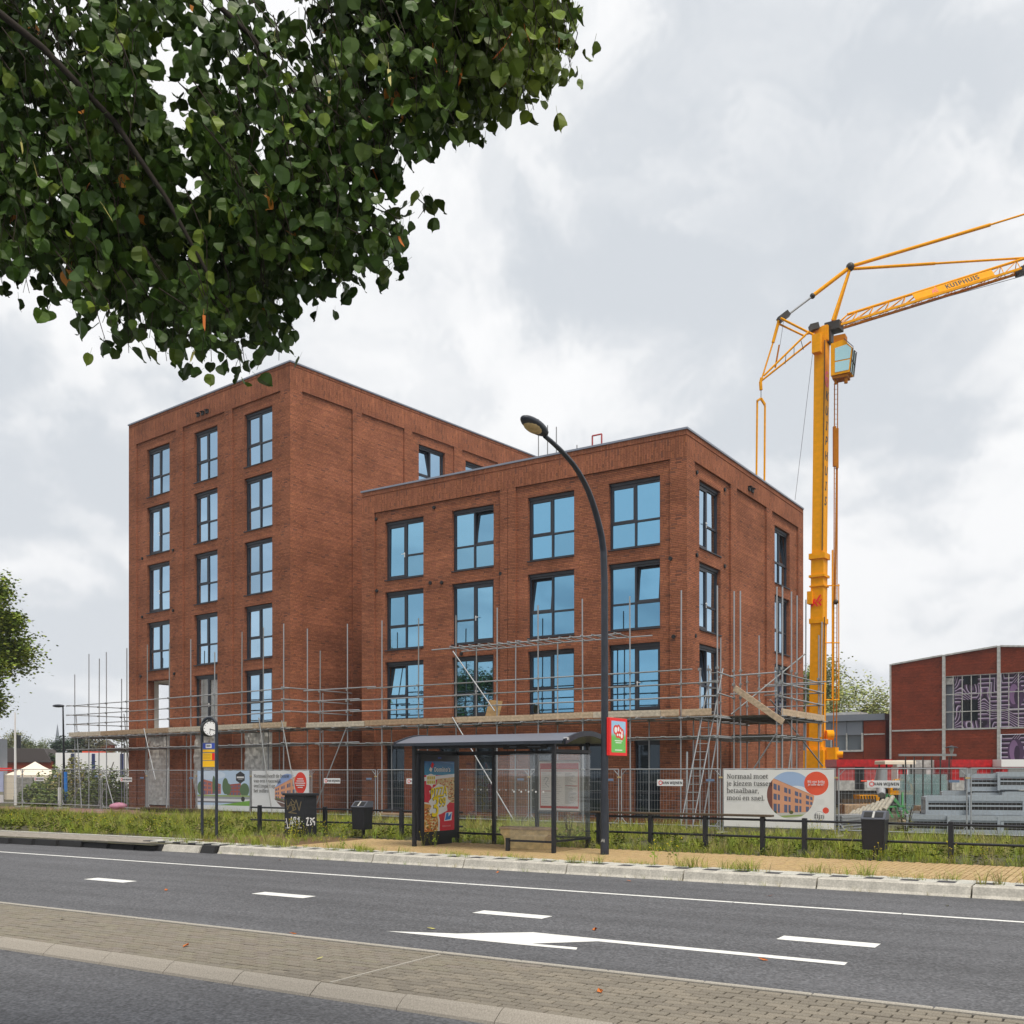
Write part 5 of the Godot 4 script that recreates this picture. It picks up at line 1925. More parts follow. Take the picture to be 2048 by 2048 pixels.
	m.box(Vector3(1.177, 21.627, 0.100), Vector3(0.14, 2.4, 0.2))
	m.bar(Vector3(1.162, 20.480, 0.100), Vector3(1.057, 12.482, 0.100), 0.08, 0.1)
	obj("cable_guide", m, M.crane_dark, C)
	m = MB.new()
	m.ball(Vector3(1.070, 12.345, 0.200), 0.16, 10, 6)
	obj("hook_block", m, M.steel_dark, C)
	# cab
	m = MB.new()
	var cb := Basis(Vector3.UP, deg_to_rad(-30.0))
	var cc: Vector3 = Vector3(1.157, 26.507, 1.100)
	var side := PackedVector2Array([Vector2(-0.62, -1.02), Vector2(0.62, -0.98), Vector2(0.80, 0.52), Vector2(0.22, 1.16), Vector2(-0.62, 1.05)])
	m.prism(side, -0.55, 0.55)
	var ct := Transform3D(cb.scaled(Vector3(0.88, 0.92, 0.88)), cc)
	obj("cab", m, M.crane, C, ct)
	m = MB.new()
	m.prism(PackedVector2Array([Vector2(-0.34, -0.12), Vector2(0.64, -0.12), Vector2(0.73, 0.50), Vector2(0.42, 0.80), Vector2(-0.34, 0.70)]), 0.552, 0.57)
	obj("window", m, M.cab_glass, C, ct)
	m = MB.new()
	m.prism(PackedVector2Array([Vector2(-0.34, -0.86), Vector2(0.56, -0.84), Vector2(0.63, -0.20), Vector2(-0.34, -0.20)]), 0.552, 0.57)
	obj("window", m, M.cab_glass, C, ct)
	m = MB.new()
	m.quad(Vector3(0.645, -0.95, 0.47), Vector3(0.645, -0.9, -0.47), Vector3(0.81, 0.5, -0.47), Vector3(0.81, 0.5, 0.47))
	obj("window", m, M.cab_glass, C, ct)
	m = MB.new()
	for q in [[0.64, -0.98, 0.82, 0.52]]:
		for z: float in [-0.53, 0.53, 0.0]:
			m.bar(Vector3(q[0] + 0.02, q[1], z), Vector3(q[2] + 0.02, q[3], z), 0.05, 0.05)
	m.bar(Vector3(0.74, -0.2, -0.5), Vector3(0.74, -0.2, 0.5), 0.05, 0.05)
	m.bar(Vector3(0.86, 0.55, -0.6), Vector3(0.25, 1.2, -0.6), 0.06, 0.04)
	m.bar(Vector3(0.86, 0.55, 0.6), Vector3(0.25, 1.2, 0.6), 0.06, 0.04)
	obj("cab_frame", m, M.steel_dark, C, ct)
	m = MB.new()
	m.box(Vector3(-0.05, -1.12, 0), Vector3(1.0, 0.16, 0.9))
	m.box(Vector3(-0.1, 1.35, 0), Vector3(0.75, 0.5, 0.7))
	m.tube(Vector3(0.3, -1.2, 0.2), Vector3(0.3, -1.55, 0.2), 0.12, 8)
	m.tube(Vector3(-0.4, -1.2, 0.2), Vector3(-0.35, -1.5, 0.2), 0.08, 8)
	obj("cab_carrier", m, M.crane_dark, C, ct)
	# head
	m = MB.new()
	m.box(Vector3(-0.149, 27.767, 0.500), Vector3(0.5, 1.1, 0.4), tb)
	m.box(Vector3(0.483, 28.496, 0.200), Vector3(0.36, 0.9, 0.5), tb)
	obj("mast_head", m, M.crane, C)
	m = MB.new()
	m.box(Vector3(0.996, 28.931, 0.100), Vector3(0.9, 0.5, 0.8), tb)
	m.box(Vector3(0.755, 28.297, 0.100), Vector3(0.3, 0.7, 0.5), tb)
	obj("jib_hinge", m, M.steel_dark, C)
	m = MB.new()
	m.box(Vector3(-0.240, 28.887, 0.200), Vector3(0.5, 0.36, 0.5), Basis(Vector3.BACK, 0.25))
	obj("floodlight", m, M.steel_dark, C)
	# A-frame, ties and rear linkage
	var rods := [[0.771, 29.187, 2.010, 32.603, 0.5, 0.075], [1.137, 29.277, 2.025, 32.572, -0.5, 0.075], [2.010, 32.633, -0.272, 30.879, 0.0, 0.12], [-2.301, 29.389, -0.242, 28.340, 0.35, 0.07], [-2.301, 29.389, -0.605, 28.582, -0.35, 0.06], [-0.605, 28.582, 0.423, 28.824, 0.0, 0.06],
		[-2.301, 29.398, -2.660, 28.068, 0.0, 0.095], [-2.660, 28.068, -3.325, 25.922, 0.0, 0.05], [-0.605, 28.552, -3.325, 25.891, 0.45, 0.06], [-0.242, 28.310, -3.295, 25.891, -0.45, 0.06], [-2.282, 27.917, -2.524, 26.557, 0.0, 0.05],
		[-3.356, 25.922, -3.416, 25.619, 0.0, 0.09], [-3.416, 25.680, -3.386, 25.196, 0.0, 0.10]]
	for k in rods.size():
		var q: Array = rods[k]
		m = MB.new()
		var z: float = q[4]
		m.tube(Vector3(q[0], q[1], z), Vector3(q[2], q[3], z if k > 1 else 0.0), q[5], 8)
		obj(["mast_strut", "mast_strut", "tie_cylinder", "rear_strut", "rear_strut", "rear_strut", "rear_arm", "rear_arm", "link_bar", "link_bar", "link_post", "shackle", "shackle"][k], m, M.crane if k != 10 else M.crane_dark, C)
	m = MB.new()
	m.tube(Vector3(-0.272, 30.864, 0.000), Vector3(-1.754, 29.745, 0.000), 0.065, 8)
	obj("piston", m, M.galv, C)
	m = MB.new()
	m.box(Vector3(-2.026, 29.609, 0.000), Vector3(0.75, 0.34, 0.4), Basis(Vector3.BACK, 0.65))
	m.ball(Vector3(2.010, 32.632, 0.000), 0.26, 10, 6)
	m.ball(Vector3(-0.272, 30.879, 0.000), 0.17, 8, 6)
	obj("joint", m, M.steel_dark, C)
	m = MB.new()
	for q in [[-1.119, 28.068, -0.695, 27.826], [-1.512, 27.645, -1.270, 27.463], [-1.995, 27.131, -1.814, 26.950]]:
		m.tube(Vector3(q[0], q[1], 0.45), Vector3(q[2], q[3], -0.45), 0.02, 5)
	obj("cross_bar", m, M.steel_dark, C)
	m = MB.new()
	m.tube(Vector3(-3.386, 25.196, 0.000), Vector3(-3.386, 24.682, 0.000), 0.02, 6)
	m.tube(Vector3(-0.242, 27.614, 0.000), Vector3(-1.330, 18.545, 0.000), 0.012, 5)
	m.tube(Vector3(-2.026, 29.337, 0.000), Vector3(-2.237, 27.916, 0.000), 0.012, 5)
	m.tube(Vector3(1.468, 28.863, 0.600), Vector3(20.657, 34.132, 0.600), 0.018, 5)
	obj("cable", m, M.steel_dark, C)
	m = MB.new()
	m.bar(Vector3(-3.628, 24.530, 0.000), Vector3(-3.386, 24.682, 0.000), 0.2, 0.1)
	m.bar(Vector3(-3.386, 24.682, 0.000), Vector3(-3.144, 24.289, 0.000), 0.2, 0.1)
	obj("yoke", m, M.crane, C)
	for q in [[-3.612, 24.501, -3.779], [-3.144, 24.259, -3.235]]:
		m = MB.new()
		m.tube(Vector3(q[0], q[1], 0), Vector3(q[2], 3.0, -0.3), 0.06, 8)
		obj("pull_rod", m, M.crane, C)
	# jib: triangular lattice, one chord above, two below
	var top0 := Vector3(1.844, 29.761, 0)
	var top1 := Vector3(21.040, 35.837, 0)
	var bot0 := Vector3(0.877, 28.854, 0)
	var bot1 := Vector3(21.040, 35.112, 0)
	m = MB.new()
	m.tube(top0, top1, 0.085, 8)
	obj("upper_chord", m, M.crane, C)
	for z: float in [0.38, -0.38]:
		m = MB.new()
		m.bar(bot0 + Vector3(0, 0, z), bot1 + Vector3(0, 0, z), 0.13, 0.13)
		obj("lower_chord", m, M.crane if z > 0 else M.crane_dark, C)
	m = MB.new()
	var n := 20
	for k in n:
		var u: float = (k + 0.15) / n
		var v := (k + 0.65) / n
		var w := (k + 1.15) / n
		for z: float in [0.38, -0.38]:
			m.tube(bot0.lerp(bot1, u) + Vector3(0, 0, z), top0.lerp(top1, v), 0.026, 5)
			if k < n - 1:
				m.tube(top0.lerp(top1, v), bot0.lerp(bot1, w) + Vector3(0, 0, z), 0.026, 5)
		m.tube(bot0.lerp(bot1, u) + Vector3(0, 0, 0.38), bot0.lerp(bot1, v) + Vector3(0, 0, -0.38), 0.022, 5)
		m.tube(bot0.lerp(bot1, v) + Vector3(0, 0, -0.38), bot0.lerp(bot1, w) + Vector3(0, 0, 0.38), 0.022, 5)
	m.tube(bot0 + Vector3(0, 0, 0.38), top0, 0.04, 6)
	m.tube(bot0 + Vector3(0, 0, -0.38), top0, 0.04, 6)
	obj("lattice", m, M.crane, C)
	for q in [[2.025, 32.663, 10.460, 35.181, 0.11], [10.460, 35.181, 21.040, 38.467, 0.06], [2.025, 32.512, 7.122, 32.844, 0.095], [7.122, 32.844, 12.485, 33.177, 0.07]]:
		m = MB.new()
		m.tube(Vector3(q[0], q[1], 0), Vector3(q[2], q[3], 0), q[4], 8)
		obj("pendant", m, M.crane, C)
	m = MB.new()
	m.box(Vector3(12.454, 32.420, 0.000), Vector3(0.6, 0.3, 0.9), Basis(Vector3.BACK, 0.3))
	obj("trolley", m, M.steel_dark, C)
	# name board on the jib, leaning with the lattice
	var dir := (bot1 - bot0).normalized()
	var nb := bot0.lerp(bot1, 0.0) + Vector3(0, 0, 0)
	var upv := Vector3(-dir.y, dir.x, 0)
	var bx := Basis(dir, (upv * 0.86 + Vector3(0, 0, -0.36)).normalized(), Vector3.BACK)
	bx.z = bx.x.cross(bx.y)
	var bc: Vector3 = Vector3(8.123, 31.416, 0.300)
	m = MB.new()
	m.box(Vector3.ZERO, Vector3(5.0, 0.46, 0.02))
	obj("name_board", m, M.crane, C, Transform3D(bx, bc))
	words("KUIPHUIS", 0.33, M.ink, C, Transform3D(bx, bc + bx * Vector3(0.55, 0, 0.014)), false, false, true)
	kk_logo(C, Transform3D(bx.scaled(Vector3.ONE * 0.48), bc + bx * Vector3(-1.2, 0, 0.016)))
	# letters down the mast
	var name := "KUIPHUIS"
	var fb := Basis(Vector3.UP, deg_to_rad(54.0))
	for k in 8:
		var y := 24.75 - 0.905 * k
		words(name[k], 0.55, M.ink, C, Transform3D(fb * Basis(Vector3.UP, 0) * Basis(Vector3(1, 0, 0), Vector3(0.22, 1, 0), Vector3(0, 0, 1)), lo.call(y) + fb * Vector3(-0.02, 0, 0.355)), false, false, true)
	words("6", 0.95, M.sign_red, C, Transform3D(fb, lo.call(25.75) + fb * Vector3(-0.06, 0, 0.355)), false, false, true)
	kk_logo(C, Transform3D(tb.scaled(Vector3.ONE * 0.8), lo.call(12.35) + tb * Vector3(0, 0, 0.445)))

func kk_logo(parent: Node, at: Transform3D) -> void:
	var m := MB.new()
	m.prism(PackedVector2Array([Vector2(-0.42, -0.35), Vector2(-0.26, -0.35), Vector2(-0.04, 0.22), Vector2(-0.2, 0.22)]), 0, 0.012)
	m.prism(PackedVector2Array([Vector2(-0.2, -0.05), Vector2(0.02, -0.36), Vector2(0.16, -0.36), Vector2(-0.06, 0.0)]), 0, 0.011)
	m.prism(PackedVector2Array([Vector2(-0.06, 0.02), Vector2(0.30, 0.52), Vector2(0.38, 0.44), Vector2(0.06, -0.06)]), 0, 0.010)
	m.prism(PackedVector2Array([Vector2(0.12, -0.04), Vector2(0.3, -0.36), Vector2(0.42, -0.3), Vector2(0.22, 0.02)]), 0, 0.009)
	m.prism(PackedVector2Array([Vector2(0.22, 0.0), Vector2(0.40, 0.20), Vector2(0.46, 0.12), Vector2(0.3, -0.06)]), 0, 0.008)
	obj("emblem", m, M.sign_red, parent, at)

# ---------------------------------------------------------------- bus stop and street furniture
func railing(label: String, posts: Array, a0: float, a1: float, p: float) -> Node3D:
	# a runs to the left; the thing's x runs to the right from a0
	var t := thing("railing", label, "railing", R(a0, p, 0.17), ROAD_TURN)
	for q: float in posts:
		var m := MB.new()
		m.slab(Vector3(a0 - q, -0.3, 0), Vector3(0.1, 1.16, 0.1), 0.012)
		obj("post", m, M.black_steel, t)
	for y: float in [0.40, 0.79]:
		var m := MB.new()
		m.tube(Vector3(0, y, 0), Vector3(a0 - a1, y, 0), 0.027, 8)
		obj("rail", m, M.black_steel, t)
	return t

func litter_bin(label: String, a: float, p: float) -> void:
	var t := thing("litter_bin", label, "litter bin", R(a, p, 0.17), ROAD_TURN, "black street litter bins")
	var m := MB.new()
	# body tapers a little downwards, top slopes to the front
	var lo := Vector2(0.212, 0.172)
	var hi := Vector2(0.235, 0.19)
	var c: Array[Vector3] = []
	for q: Vector2 in [Vector2(-1, 1), Vector2(1, 1), Vector2(1, -1), Vector2(-1, -1)]:
		c.append(Vector3(q.x * lo.x, 0.24, q.y * lo.y))
	for q: Vector2 in [Vector2(-1, 1), Vector2(1, 1), Vector2(1, -1), Vector2(-1, -1)]:
		c.append(Vector3(q.x * hi.x, 0.88, q.y * hi.y))
	for i in 4:
		var j := (i + 1) % 4
		m.quad(c[i], c[j], c[4 + j], c[4 + i])
		# rounded upright corners
		m.tube(c[i] * Vector3(0.97, 1, 0.97) + Vector3(0, 0.005, 0), c[4 + i] * Vector3(0.97, 1, 0.97), 0.016, 8)
	m.quad(c[3], c[2], c[1], c[0])
	obj("body", m, M.bin, t)
	m = MB.new()
	m.prism(PackedVector2Array([Vector2(-0.20, 0.88), Vector2(0.205, 0.88), Vector2(0.205, 0.90), Vector2(0.03, 1.06), Vector2(-0.20, 1.06)]), -0.25, 0.25)
	obj("hood", m, M.bin_rim, t, Transform3D(Basis(Vector3.UP, -PI / 2), Vector3.ZERO))
	# two openings in the sloping face, a pale divider between them
	var ax := Transform3D(Basis(Vector3.RIGHT, -0.83), Vector3(0, 0.98, 0.118))
	for x: float in [-0.115, 0.115]:
		m = MB.new()
		m.box(Vector3(x, 0, 0.004), Vector3(0.165, 0.15, 0.012))
		obj("opening", m, M.gap, t, ax)
	m = MB.new()
	m.box(Vector3(0, 0, 0.007), Vector3(0.04, 0.19, 0.012))
	obj("divider", m, M.white_dirty, t, ax)
	m = MB.new()
	m.tube(Vector3(0, -0.3, -0.05), Vector3(0, 0.3, -0.05), 0.055, 10)
	m.slab(Vector3(0, 0, -0.05), Vector3(0.24, 0.015, 0.2), 0.004)
	obj("foot", m, M.bin, t)

func poster_image() -> Image:
	var im := Image.create(256, 660, false, Image.FORMAT_RGB8)
	im.fill(c8(214, 40, 60))
	im.fill_rect(Rect2i(0, 0, 256, 130), c8(20, 112, 184))
	for k in 26:
		im.fill_rect(Rect2i(0, k * 5, 256, 5), c8(14 + k, 98 + k * 2, 166 + k))
	fill_poly(im, PackedVector2Array([Vector2(0, 148), Vector2(256, 118), Vector2(256, 150), Vector2(0, 186)]), c8(238, 240, 244))
	rng.seed = 77
	# pizza, upper right and lower left
	fill_poly(im, PackedVector2Array([Vector2(110, 166), Vector2(256, 150), Vector2(256, 400), Vector2(150, 380), Vector2(90, 260)]), c8(216, 186, 130))
	fill_poly(im, PackedVector2Array([Vector2(0, 390), Vector2(60, 410), Vector2(120, 520), Vector2(124, 660), Vector2(0, 660)]), c8(210, 150, 70))
	for k in 420:
		var up := rng.randf() < 0.5
		var x := rnd(112, 254) if up else rnd(2, 112)
		var y := rnd(165, 385) if up else rnd(430, 655)
		if up and x < 110 + absf(y - 260) * 0.3:
			continue
		var c: Color = [c8(190, 84, 48), c8(226, 200, 140), c8(120, 110, 60), c8(206, 120, 70), c8(236, 220, 176)][rng.randi_range(0, 4)]
		fill_disc(im, x, y, rnd(3, 9), rnd(3, 8), c)
	stroke(im, [Vector2(0, 388), Vector2(50, 400), Vector2(104, 470), Vector2(124, 560), Vector2(122, 660)], 14, c8(236, 232, 222))
	# speech bubble
	fill_disc(im, 54, 172, 40, 54, c8(244, 244, 240))
	im.fill_rect(Rect2i(16, 128, 78, 90), c8(244, 244, 240))
	fill_poly(im, PackedVector2Array([Vector2(42, 215), Vector2(66, 252), Vector2(72, 212)]), c8(244, 244, 240))
	for r in 2:
		for k in 4:
			im.fill_rect(Rect2i(24 + k * 17, 140 + r * 40, 13, 32), c8(226, 206, 40))
			im.fill_rect(Rect2i(28 + k * 17, 150 + r * 40, 4, 12), c8(120, 110, 30))
	# burst behind the price
	fill_poly(im, PackedVector2Array([Vector2(40, 280), Vector2(120, 210), Vector2(196, 250), Vector2(200, 360), Vector2(226, 380), Vector2(190, 420), Vector2(196, 470), Vector2(140, 500), Vector2(70, 520), Vector2(40, 470), Vector2(60, 420), Vector2(36, 380), Vector2(60, 340)]), c8(240, 240, 236))
	# blue badge
	fill_poly(im, PackedVector2Array([Vector2(168, 570), Vector2(180, 490), Vector2(238, 486), Vector2(232, 566)]), c8(236, 240, 246))
	fill_poly(im, PackedVector2Array([Vector2(174, 562), Vector2(186, 494), Vector2(206, 492), Vector2(204, 530), Vector2(234, 492), Vector2(222, 556)]), c8(34, 120, 196))
	for k in 2:
		im.fill_rect(Rect2i(150, 612 + k * 8, 76, 3), c8(236, 170, 176))
	return im

func street() -> void:
	# ---- lamp post with its advertising sign
	var t := thing("street_lamp", "tall dark grey street lamp with a curved arm, right of the bus shelter", "street lamp", R(10.48, 20.94, 0.17), ROAD_TURN)
	var m := MB.new()
	m.tube(Vector3(0, -0.05, 0), Vector3(0, 1.25, 0), 0.098, 16, 0.096)
	m.tube(Vector3(0, 1.25, 0), Vector3(0, 1.3, 0), 0.096, 16, 0.084)
	m.path([Vector3(0, 1.3, 0), Vector3(0, 4.6, 0), Vector3(0, 6.2, 0.01), Vector3(0, 6.9, 0.06), Vector3(0, 7.20, 0.15), Vector3(0, 7.46, 0.29), Vector3(0, 7.70, 0.45), Vector3(0, 7.91, 0.62), Vector3(0, 8.10, 0.81), Vector3(0, 8.26, 1.03), Vector3(0, 8.40, 1.27), Vector3(0, 8.51, 1.52), Vector3(0, 8.60, 1.82), Vector3(0, 8.67, 2.12), Vector3(0, 8.73, 2.45), Vector3(0, 8.77, 2.74)], 0.084, 14, 0.045)
	obj("pole", m, M.pole, t)
	m = MB.new()
	m.ball(Vector3.ZERO, 0.48, 20, 10, Vector3(0.38, 0.24, 1.0))
	var lx := Transform3D(Basis(Vector3.RIGHT, -0.10), Vector3(0, 8.86, 3.14))
	obj("luminaire", m, M.pole, t, lx)
	m = MB.new()
	m.ball(Vector3(0, -0.055, 0.06), 0.4, 16, 8, Vector3(0.38, 0.22, 0.75))
	obj("lens", m, M.bench, t, lx)
	m = MB.new()
	for k in 5:
		m.box(Vector3(-0.03 + 0.018 * k, 0.33 + 0.02 * (k % 2), 0.1), Vector3(0.012, 0.06, 0.006), Basis(Vector3.BACK, 0.4 * (k % 3 - 1)))
	obj("scrawl", m, M.white_dirty, t)
	var im := Image.create(96, 128, false, Image.FORMAT_RGB8)
	for y in 128:
		im.fill_rect(Rect2i(0, y, 96, 1), c8(160, 206, 240).lerp(c8(112, 196, 96), smoothstep(44, 70, y)))
	for q in [[30, 36, 14, 16], [48, 32, 10, 14], [62, 38, 8, 10], [72, 46, 9, 12], [42, 56, 10, 9], [56, 56, 9, 10], [70, 60, 11, 13]]:
		fill_disc(im, q[0], q[1], q[2] + 4, q[3] + 4, c8(226, 70, 60))
	for q in [[30, 36, 12, 14], [48, 32, 8, 12], [62, 38, 6, 8], [72, 46, 7, 10], [42, 56, 8, 7], [56, 56, 7, 8], [70, 60, 9, 11]]:
		fill_disc(im, q[0], q[1], q[2] - 2, q[3] - 2, c8(244, 244, 244))
	for q in [[22, 78, 52], [28, 86, 40], [24, 116, 50]]:
		im.fill_rect(Rect2i(q[0], q[1], q[2], 4), c8(226, 240, 226))
	picture("pole_ad", im)
	t = thing("pole_sign", "red framed blue and green advertising sign fixed to the tall lamp post", "sign", R(10.48, 20.94, 0.17) + Vector3(0.1, 2.70, 0.07), ROAD_TURN + 90.0)
	m = MB.new()
	m.slab(Vector3(0.40, -0.43, 0), Vector3(0.92, 0.86, 0.07), 0.005)
	obj("case", m, M.sign_red, t)
	m = MB.new()
	m.face(Vector3(0.03, -0.36, 0.038), Vector3(0.77, -0.36, 0.038), Vector3(0.77, 0.36, 0.038), Vector3(0.03, 0.36, 0.038))
	obj("poster", m, M.pole_ad, t)
	# ---- shelter; x to the right, z towards the road
	t = thing("bus_shelter", "dark framed glass bus shelter with a curved grey roof", "bus shelter", R(11.66, 20.68, 0.18), ROAD_TURN)
	var zr := -1.88
	for q in [[0.0, 0.0, 2.62], [-4.03, 0.0, 2.62], [-4.03, zr, 2.62], [-2.85, zr, 2.62], [-1.55, zr, 2.62], [-0.1, zr, 2.62], [-1.24, 0.02, 0.34]]:
		m = MB.new()
		m.slab(Vector3(q[0], -0.02, q[1]), Vector3(0.085, q[2], 0.085), 0.008)
		obj("post", m, M.black_steel, t)
	for y: float in [0.26, 2.38]:
		m = MB.new()
		m.box(Vector3(-2.06, y, zr), Vector3(3.86, 0.05 if y < 1 else 0.10, 0.055))
		obj("beam", m, M.black_steel, t)
		m = MB.new()
		m.box(Vector3(-0.05, y, zr * 0.5), Vector3(0.05, 0.05 if y < 1 else 0.08, absf(zr) - 0.09), Basis(Vector3.UP, -0.053))
		obj("beam", m, M.black_steel, t)
		m = MB.new()
		if y < 1:
			m.box(Vector3(-0.62, y, 0.01), Vector3(1.15, 0.05, 0.05))
		else:
			m.box(Vector3(-4.03, y, zr * 0.5), Vector3(0.06, 0.1, absf(zr) - 0.09))
			obj("beam", m, M.black_steel, t)
			m = MB.new()
			m.box(Vector3(-2.0, 2.52, 0.0), Vector3(3.94, 0.12, 0.06))
		obj("beam", m, M.black_steel, t)
	# vaulted roof
	m = MB.new()
	var arc: Array[Vector2] = []
	for k in 15:
		var u := float(k) / 14.0
		arc.append(Vector2(lerpf(0.38, -2.0, u), 2.60 + 0.22 * sin(PI * u)))
	for k in 14:
		var a := arc[k]
		var b := arc[k + 1]
		m.quad(Vector3(-4.33, a.y, a.x), Vector3(0.46, a.y, a.x), Vector3(0.46, b.y, b.x), Vector3(-4.33, b.y, b.x))
		m.quad(Vector3(0.46, a.y - 0.03, a.x), Vector3(-4.33, a.y - 0.03, a.x), Vector3(-4.33, b.y - 0.03, b.x), Vector3(0.46, b.y - 0.03, b.x))
	obj("roof", m, M.cap, t)
	for x: float in [-4.36, 0.49]:
		m = MB.new()
		for k in 14:
			var a := arc[k]
			var b := arc[k + 1]
			m.bar(Vector3(x, a.y - 0.03, a.x), Vector3(x, b.y - 0.03, b.x), 0.06, 0.12)
		obj("roof_edge", m, M.pole, t)
	m = MB.new()
	m.box(Vector3(-1.95, 2.56, 0.40), Vector3(4.8, 0.07, 0.05))
	m.box(Vector3(-1.95, 2.56, -2.02), Vector3(4.8, 0.07, 0.05))
	obj("gutter", m, M.pole, t)
	m = MB.new()
	m.box(Vector3(0.475, 2.64, 0.26), Vector3(0.09, 0.06, 0.1))
	obj("stop_plate", m, M.white, t)
	m = MB.new()
	m.box(Vector3(-0.75, 2.50, 0.045), Vector3(1.2, 0.16, 0.02))
	obj("name_panel", m, M.gap, t)
	m = MB.new()
	for q in [[-1.12, 2.535, 0.25], [-0.45, 2.535, 0.3], [-1.08, 2.475, 0.2], [-0.5, 2.475, 0.34]]:
		m.box(Vector3(q[0], q[1], 0.058), Vector3(q[2], 0.025, 0.004))
	obj("small_print", m, M.bin_rim, t)
	# panes with rows of white dots
	for q in [[-3.98, -2.9, zr], [-2.8, -1.6, zr], [-1.5, -0.15, zr], [-1.19, -0.05, 0.01]]:
		m = MB.new()
		m.box(Vector3((q[0] + q[1]) / 2, 1.30, q[2]), Vector3(q[1] - q[0], 2.02, 0.01))
		var g := obj("pane", m, M.pane, t)
		m = MB.new()
		var x: float = q[0] + 0.12
		while x < q[1] - 0.05:
			var c0 := Vector3(x, 1.42, q[2] + 0.009)
			for i in 10:
				m.tri(c0, c0 + Vector3(cos(TAU * i / 10), sin(TAU * i / 10), 0) * 0.024, c0 + Vector3(cos(TAU * (i + 1) / 10), sin(TAU * (i + 1) / 10), 0) * 0.024)
			x += 0.2
		obj("marker_dots", m, M.white, g)
	m = MB.new()
	m.box(Vector3(-0.05, 1.30, zr * 0.5), Vector3(0.01, 2.02, absf(zr) - 0.1), Basis(Vector3.UP, -0.053))
	obj("pane", m, M.pane, t)
	# timetable on the rear pane
	im = Image.create(256, 288, false, Image.FORMAT_RGB8)
	im.fill(c8(228, 228, 226))
	im.fill_rect(Rect2i(6, 8, 244, 36), c8(190, 62, 54))
	im.fill_rect(Rect2i(6, 262, 244, 14), c8(190, 62, 54))
	im.fill_rect(Rect2i(12, 52, 232, 4), c8(190, 62, 54))
	for q in [[0, 0, 0, 0], [6, 8, 4, 268], [246, 8, 4, 268], [14, 172, 60, 4], [166, 140, 76, 4]]:
		im.fill_rect(Rect2i(q[0], q[1], q[2], q[3]), c8(190, 62, 54))
	rng.seed = 5
	for k in 46:
		im.fill_rect(Rect2i(164, 66 + k * 4, rng.randi_range(20, 76), 2), c8(170, 172, 174))
		if k % 3 == 0:
			im.fill_rect(Rect2i(92, 66 + k * 4, rng.randi_range(20, 60), 2), c8(176, 178, 180))
			im.fill_rect(Rect2i(16, 66 + k * 4, rng.randi_range(16, 60), 2), c8(180, 182, 184))
	stroke(im, [Vector2(30, 110), Vector2(44, 90), Vector2(60, 100), Vector2(40, 130), Vector2(62, 150)], 3, c8(150, 156, 160))
	picture("timetable", im, 0.3)
	m = MB.new()
	m.box(Vector3(-0.88, 1.53, zr + 0.03), Vector3(1.22, 1.30, 0.03))
	var tt := obj("timetable_case", m, M.galv_old, t)
	m = MB.new()
	m.face(Vector3(-1.46, 0.92, zr + 0.047), Vector3(-0.30, 0.92, zr + 0.047), Vector3(-0.30, 2.14, zr + 0.047), Vector3(-1.46, 2.14, zr + 0.047))
	obj("print", m, M.timetable, tt)
	# lit-type poster case that closes the left end, print facing into the shelter
	var c := Transform3D(Basis(Vector3.UP, PI / 2), Vector3(-4.0, 0, -0.94))
	m = MB.new()
	m.slab(Vector3(0, 0.15, 0), Vector3(1.62, 2.2, 0.14), 0.012)
	m.box(Vector3(0, 0.07, 0), Vector3(1.2, 0.16, 0.08))
	var pc := obj("poster_case", m, M.black_steel, t, c)
	picture("poster", poster_image(), 0.25)
	m = MB.new()
	m.face(Vector3(-0.66, 0.36, 0.075), Vector3(0.66, 0.36, 0.075), Vector3(0.66, 2.16, 0.075), Vector3(-0.66, 2.16, 0.075))
	obj("poster", m, M.poster, pc)
	m = MB.new()
	m.box(Vector3(0, 2.25, 0.072), Vector3(0.14, 0.035, 0.01))
	obj("badge", m, M.blue_board, pc)
	var px := func(u: float, v: float, z := 0.079) -> Transform3D:
		return Transform3D(Basis(), Vector3(-0.66 + 1.32 * u / 256.0, 2.16 - 1.8 * v / 660.0, z))
	words("Domino's", 0.115, M.white, pc, px.call(150.0, 78.0), false, false, true)
	m = MB.new()
	m.box(Vector3(0.03, 0.04, 0), Vector3(0.10, 0.12, 0.004), Basis(Vector3.BACK, -0.6))
	obj("emblem", m, M.sign_red, pc, px.call(60.0, 50.0))
	m = MB.new()
	m.box(Vector3(0.0, -0.03, 0), Vector3(0.10, 0.10, 0.004), Basis(Vector3.BACK, -0.6))
	obj("emblem", m, M.white, pc, px.call(52.0, 66.0))
	for q in [["PIZZA", 120.0, 292.0, 0.21, 0.10], ["3", 92.0, 430.0, 0.44, 0.05], ["99", 152.0, 386.0, 0.20, 0.05]]:
		var sl := Basis(Vector3(1, q[4], 0), Vector3(0.08, 1, 0), Vector3.BACK)
		var sh: Transform3D = px.call(q[1] - 3.0, q[2] + 4.0)
		words(q[0], q[3], M.ink, pc, Transform3D(sl * Basis().scaled(Vector3(0.94, 1.25, 1)), sh.origin), false, false, true)
		var fr: Transform3D = px.call(q[1], q[2], 0.0835)
		words(q[0], q[3], M.ad_yellow, pc, Transform3D(sl * Basis().scaled(Vector3(0.92, 1.2, 1)), fr.origin), false, false, true)
	# bench under the roof
	t = thing("bench", "sand coloured concrete bench with flared foot inside the shelter", "bench", R(12.9, 21.6, 0.19), ROAD_TURN)
	m = MB.new()
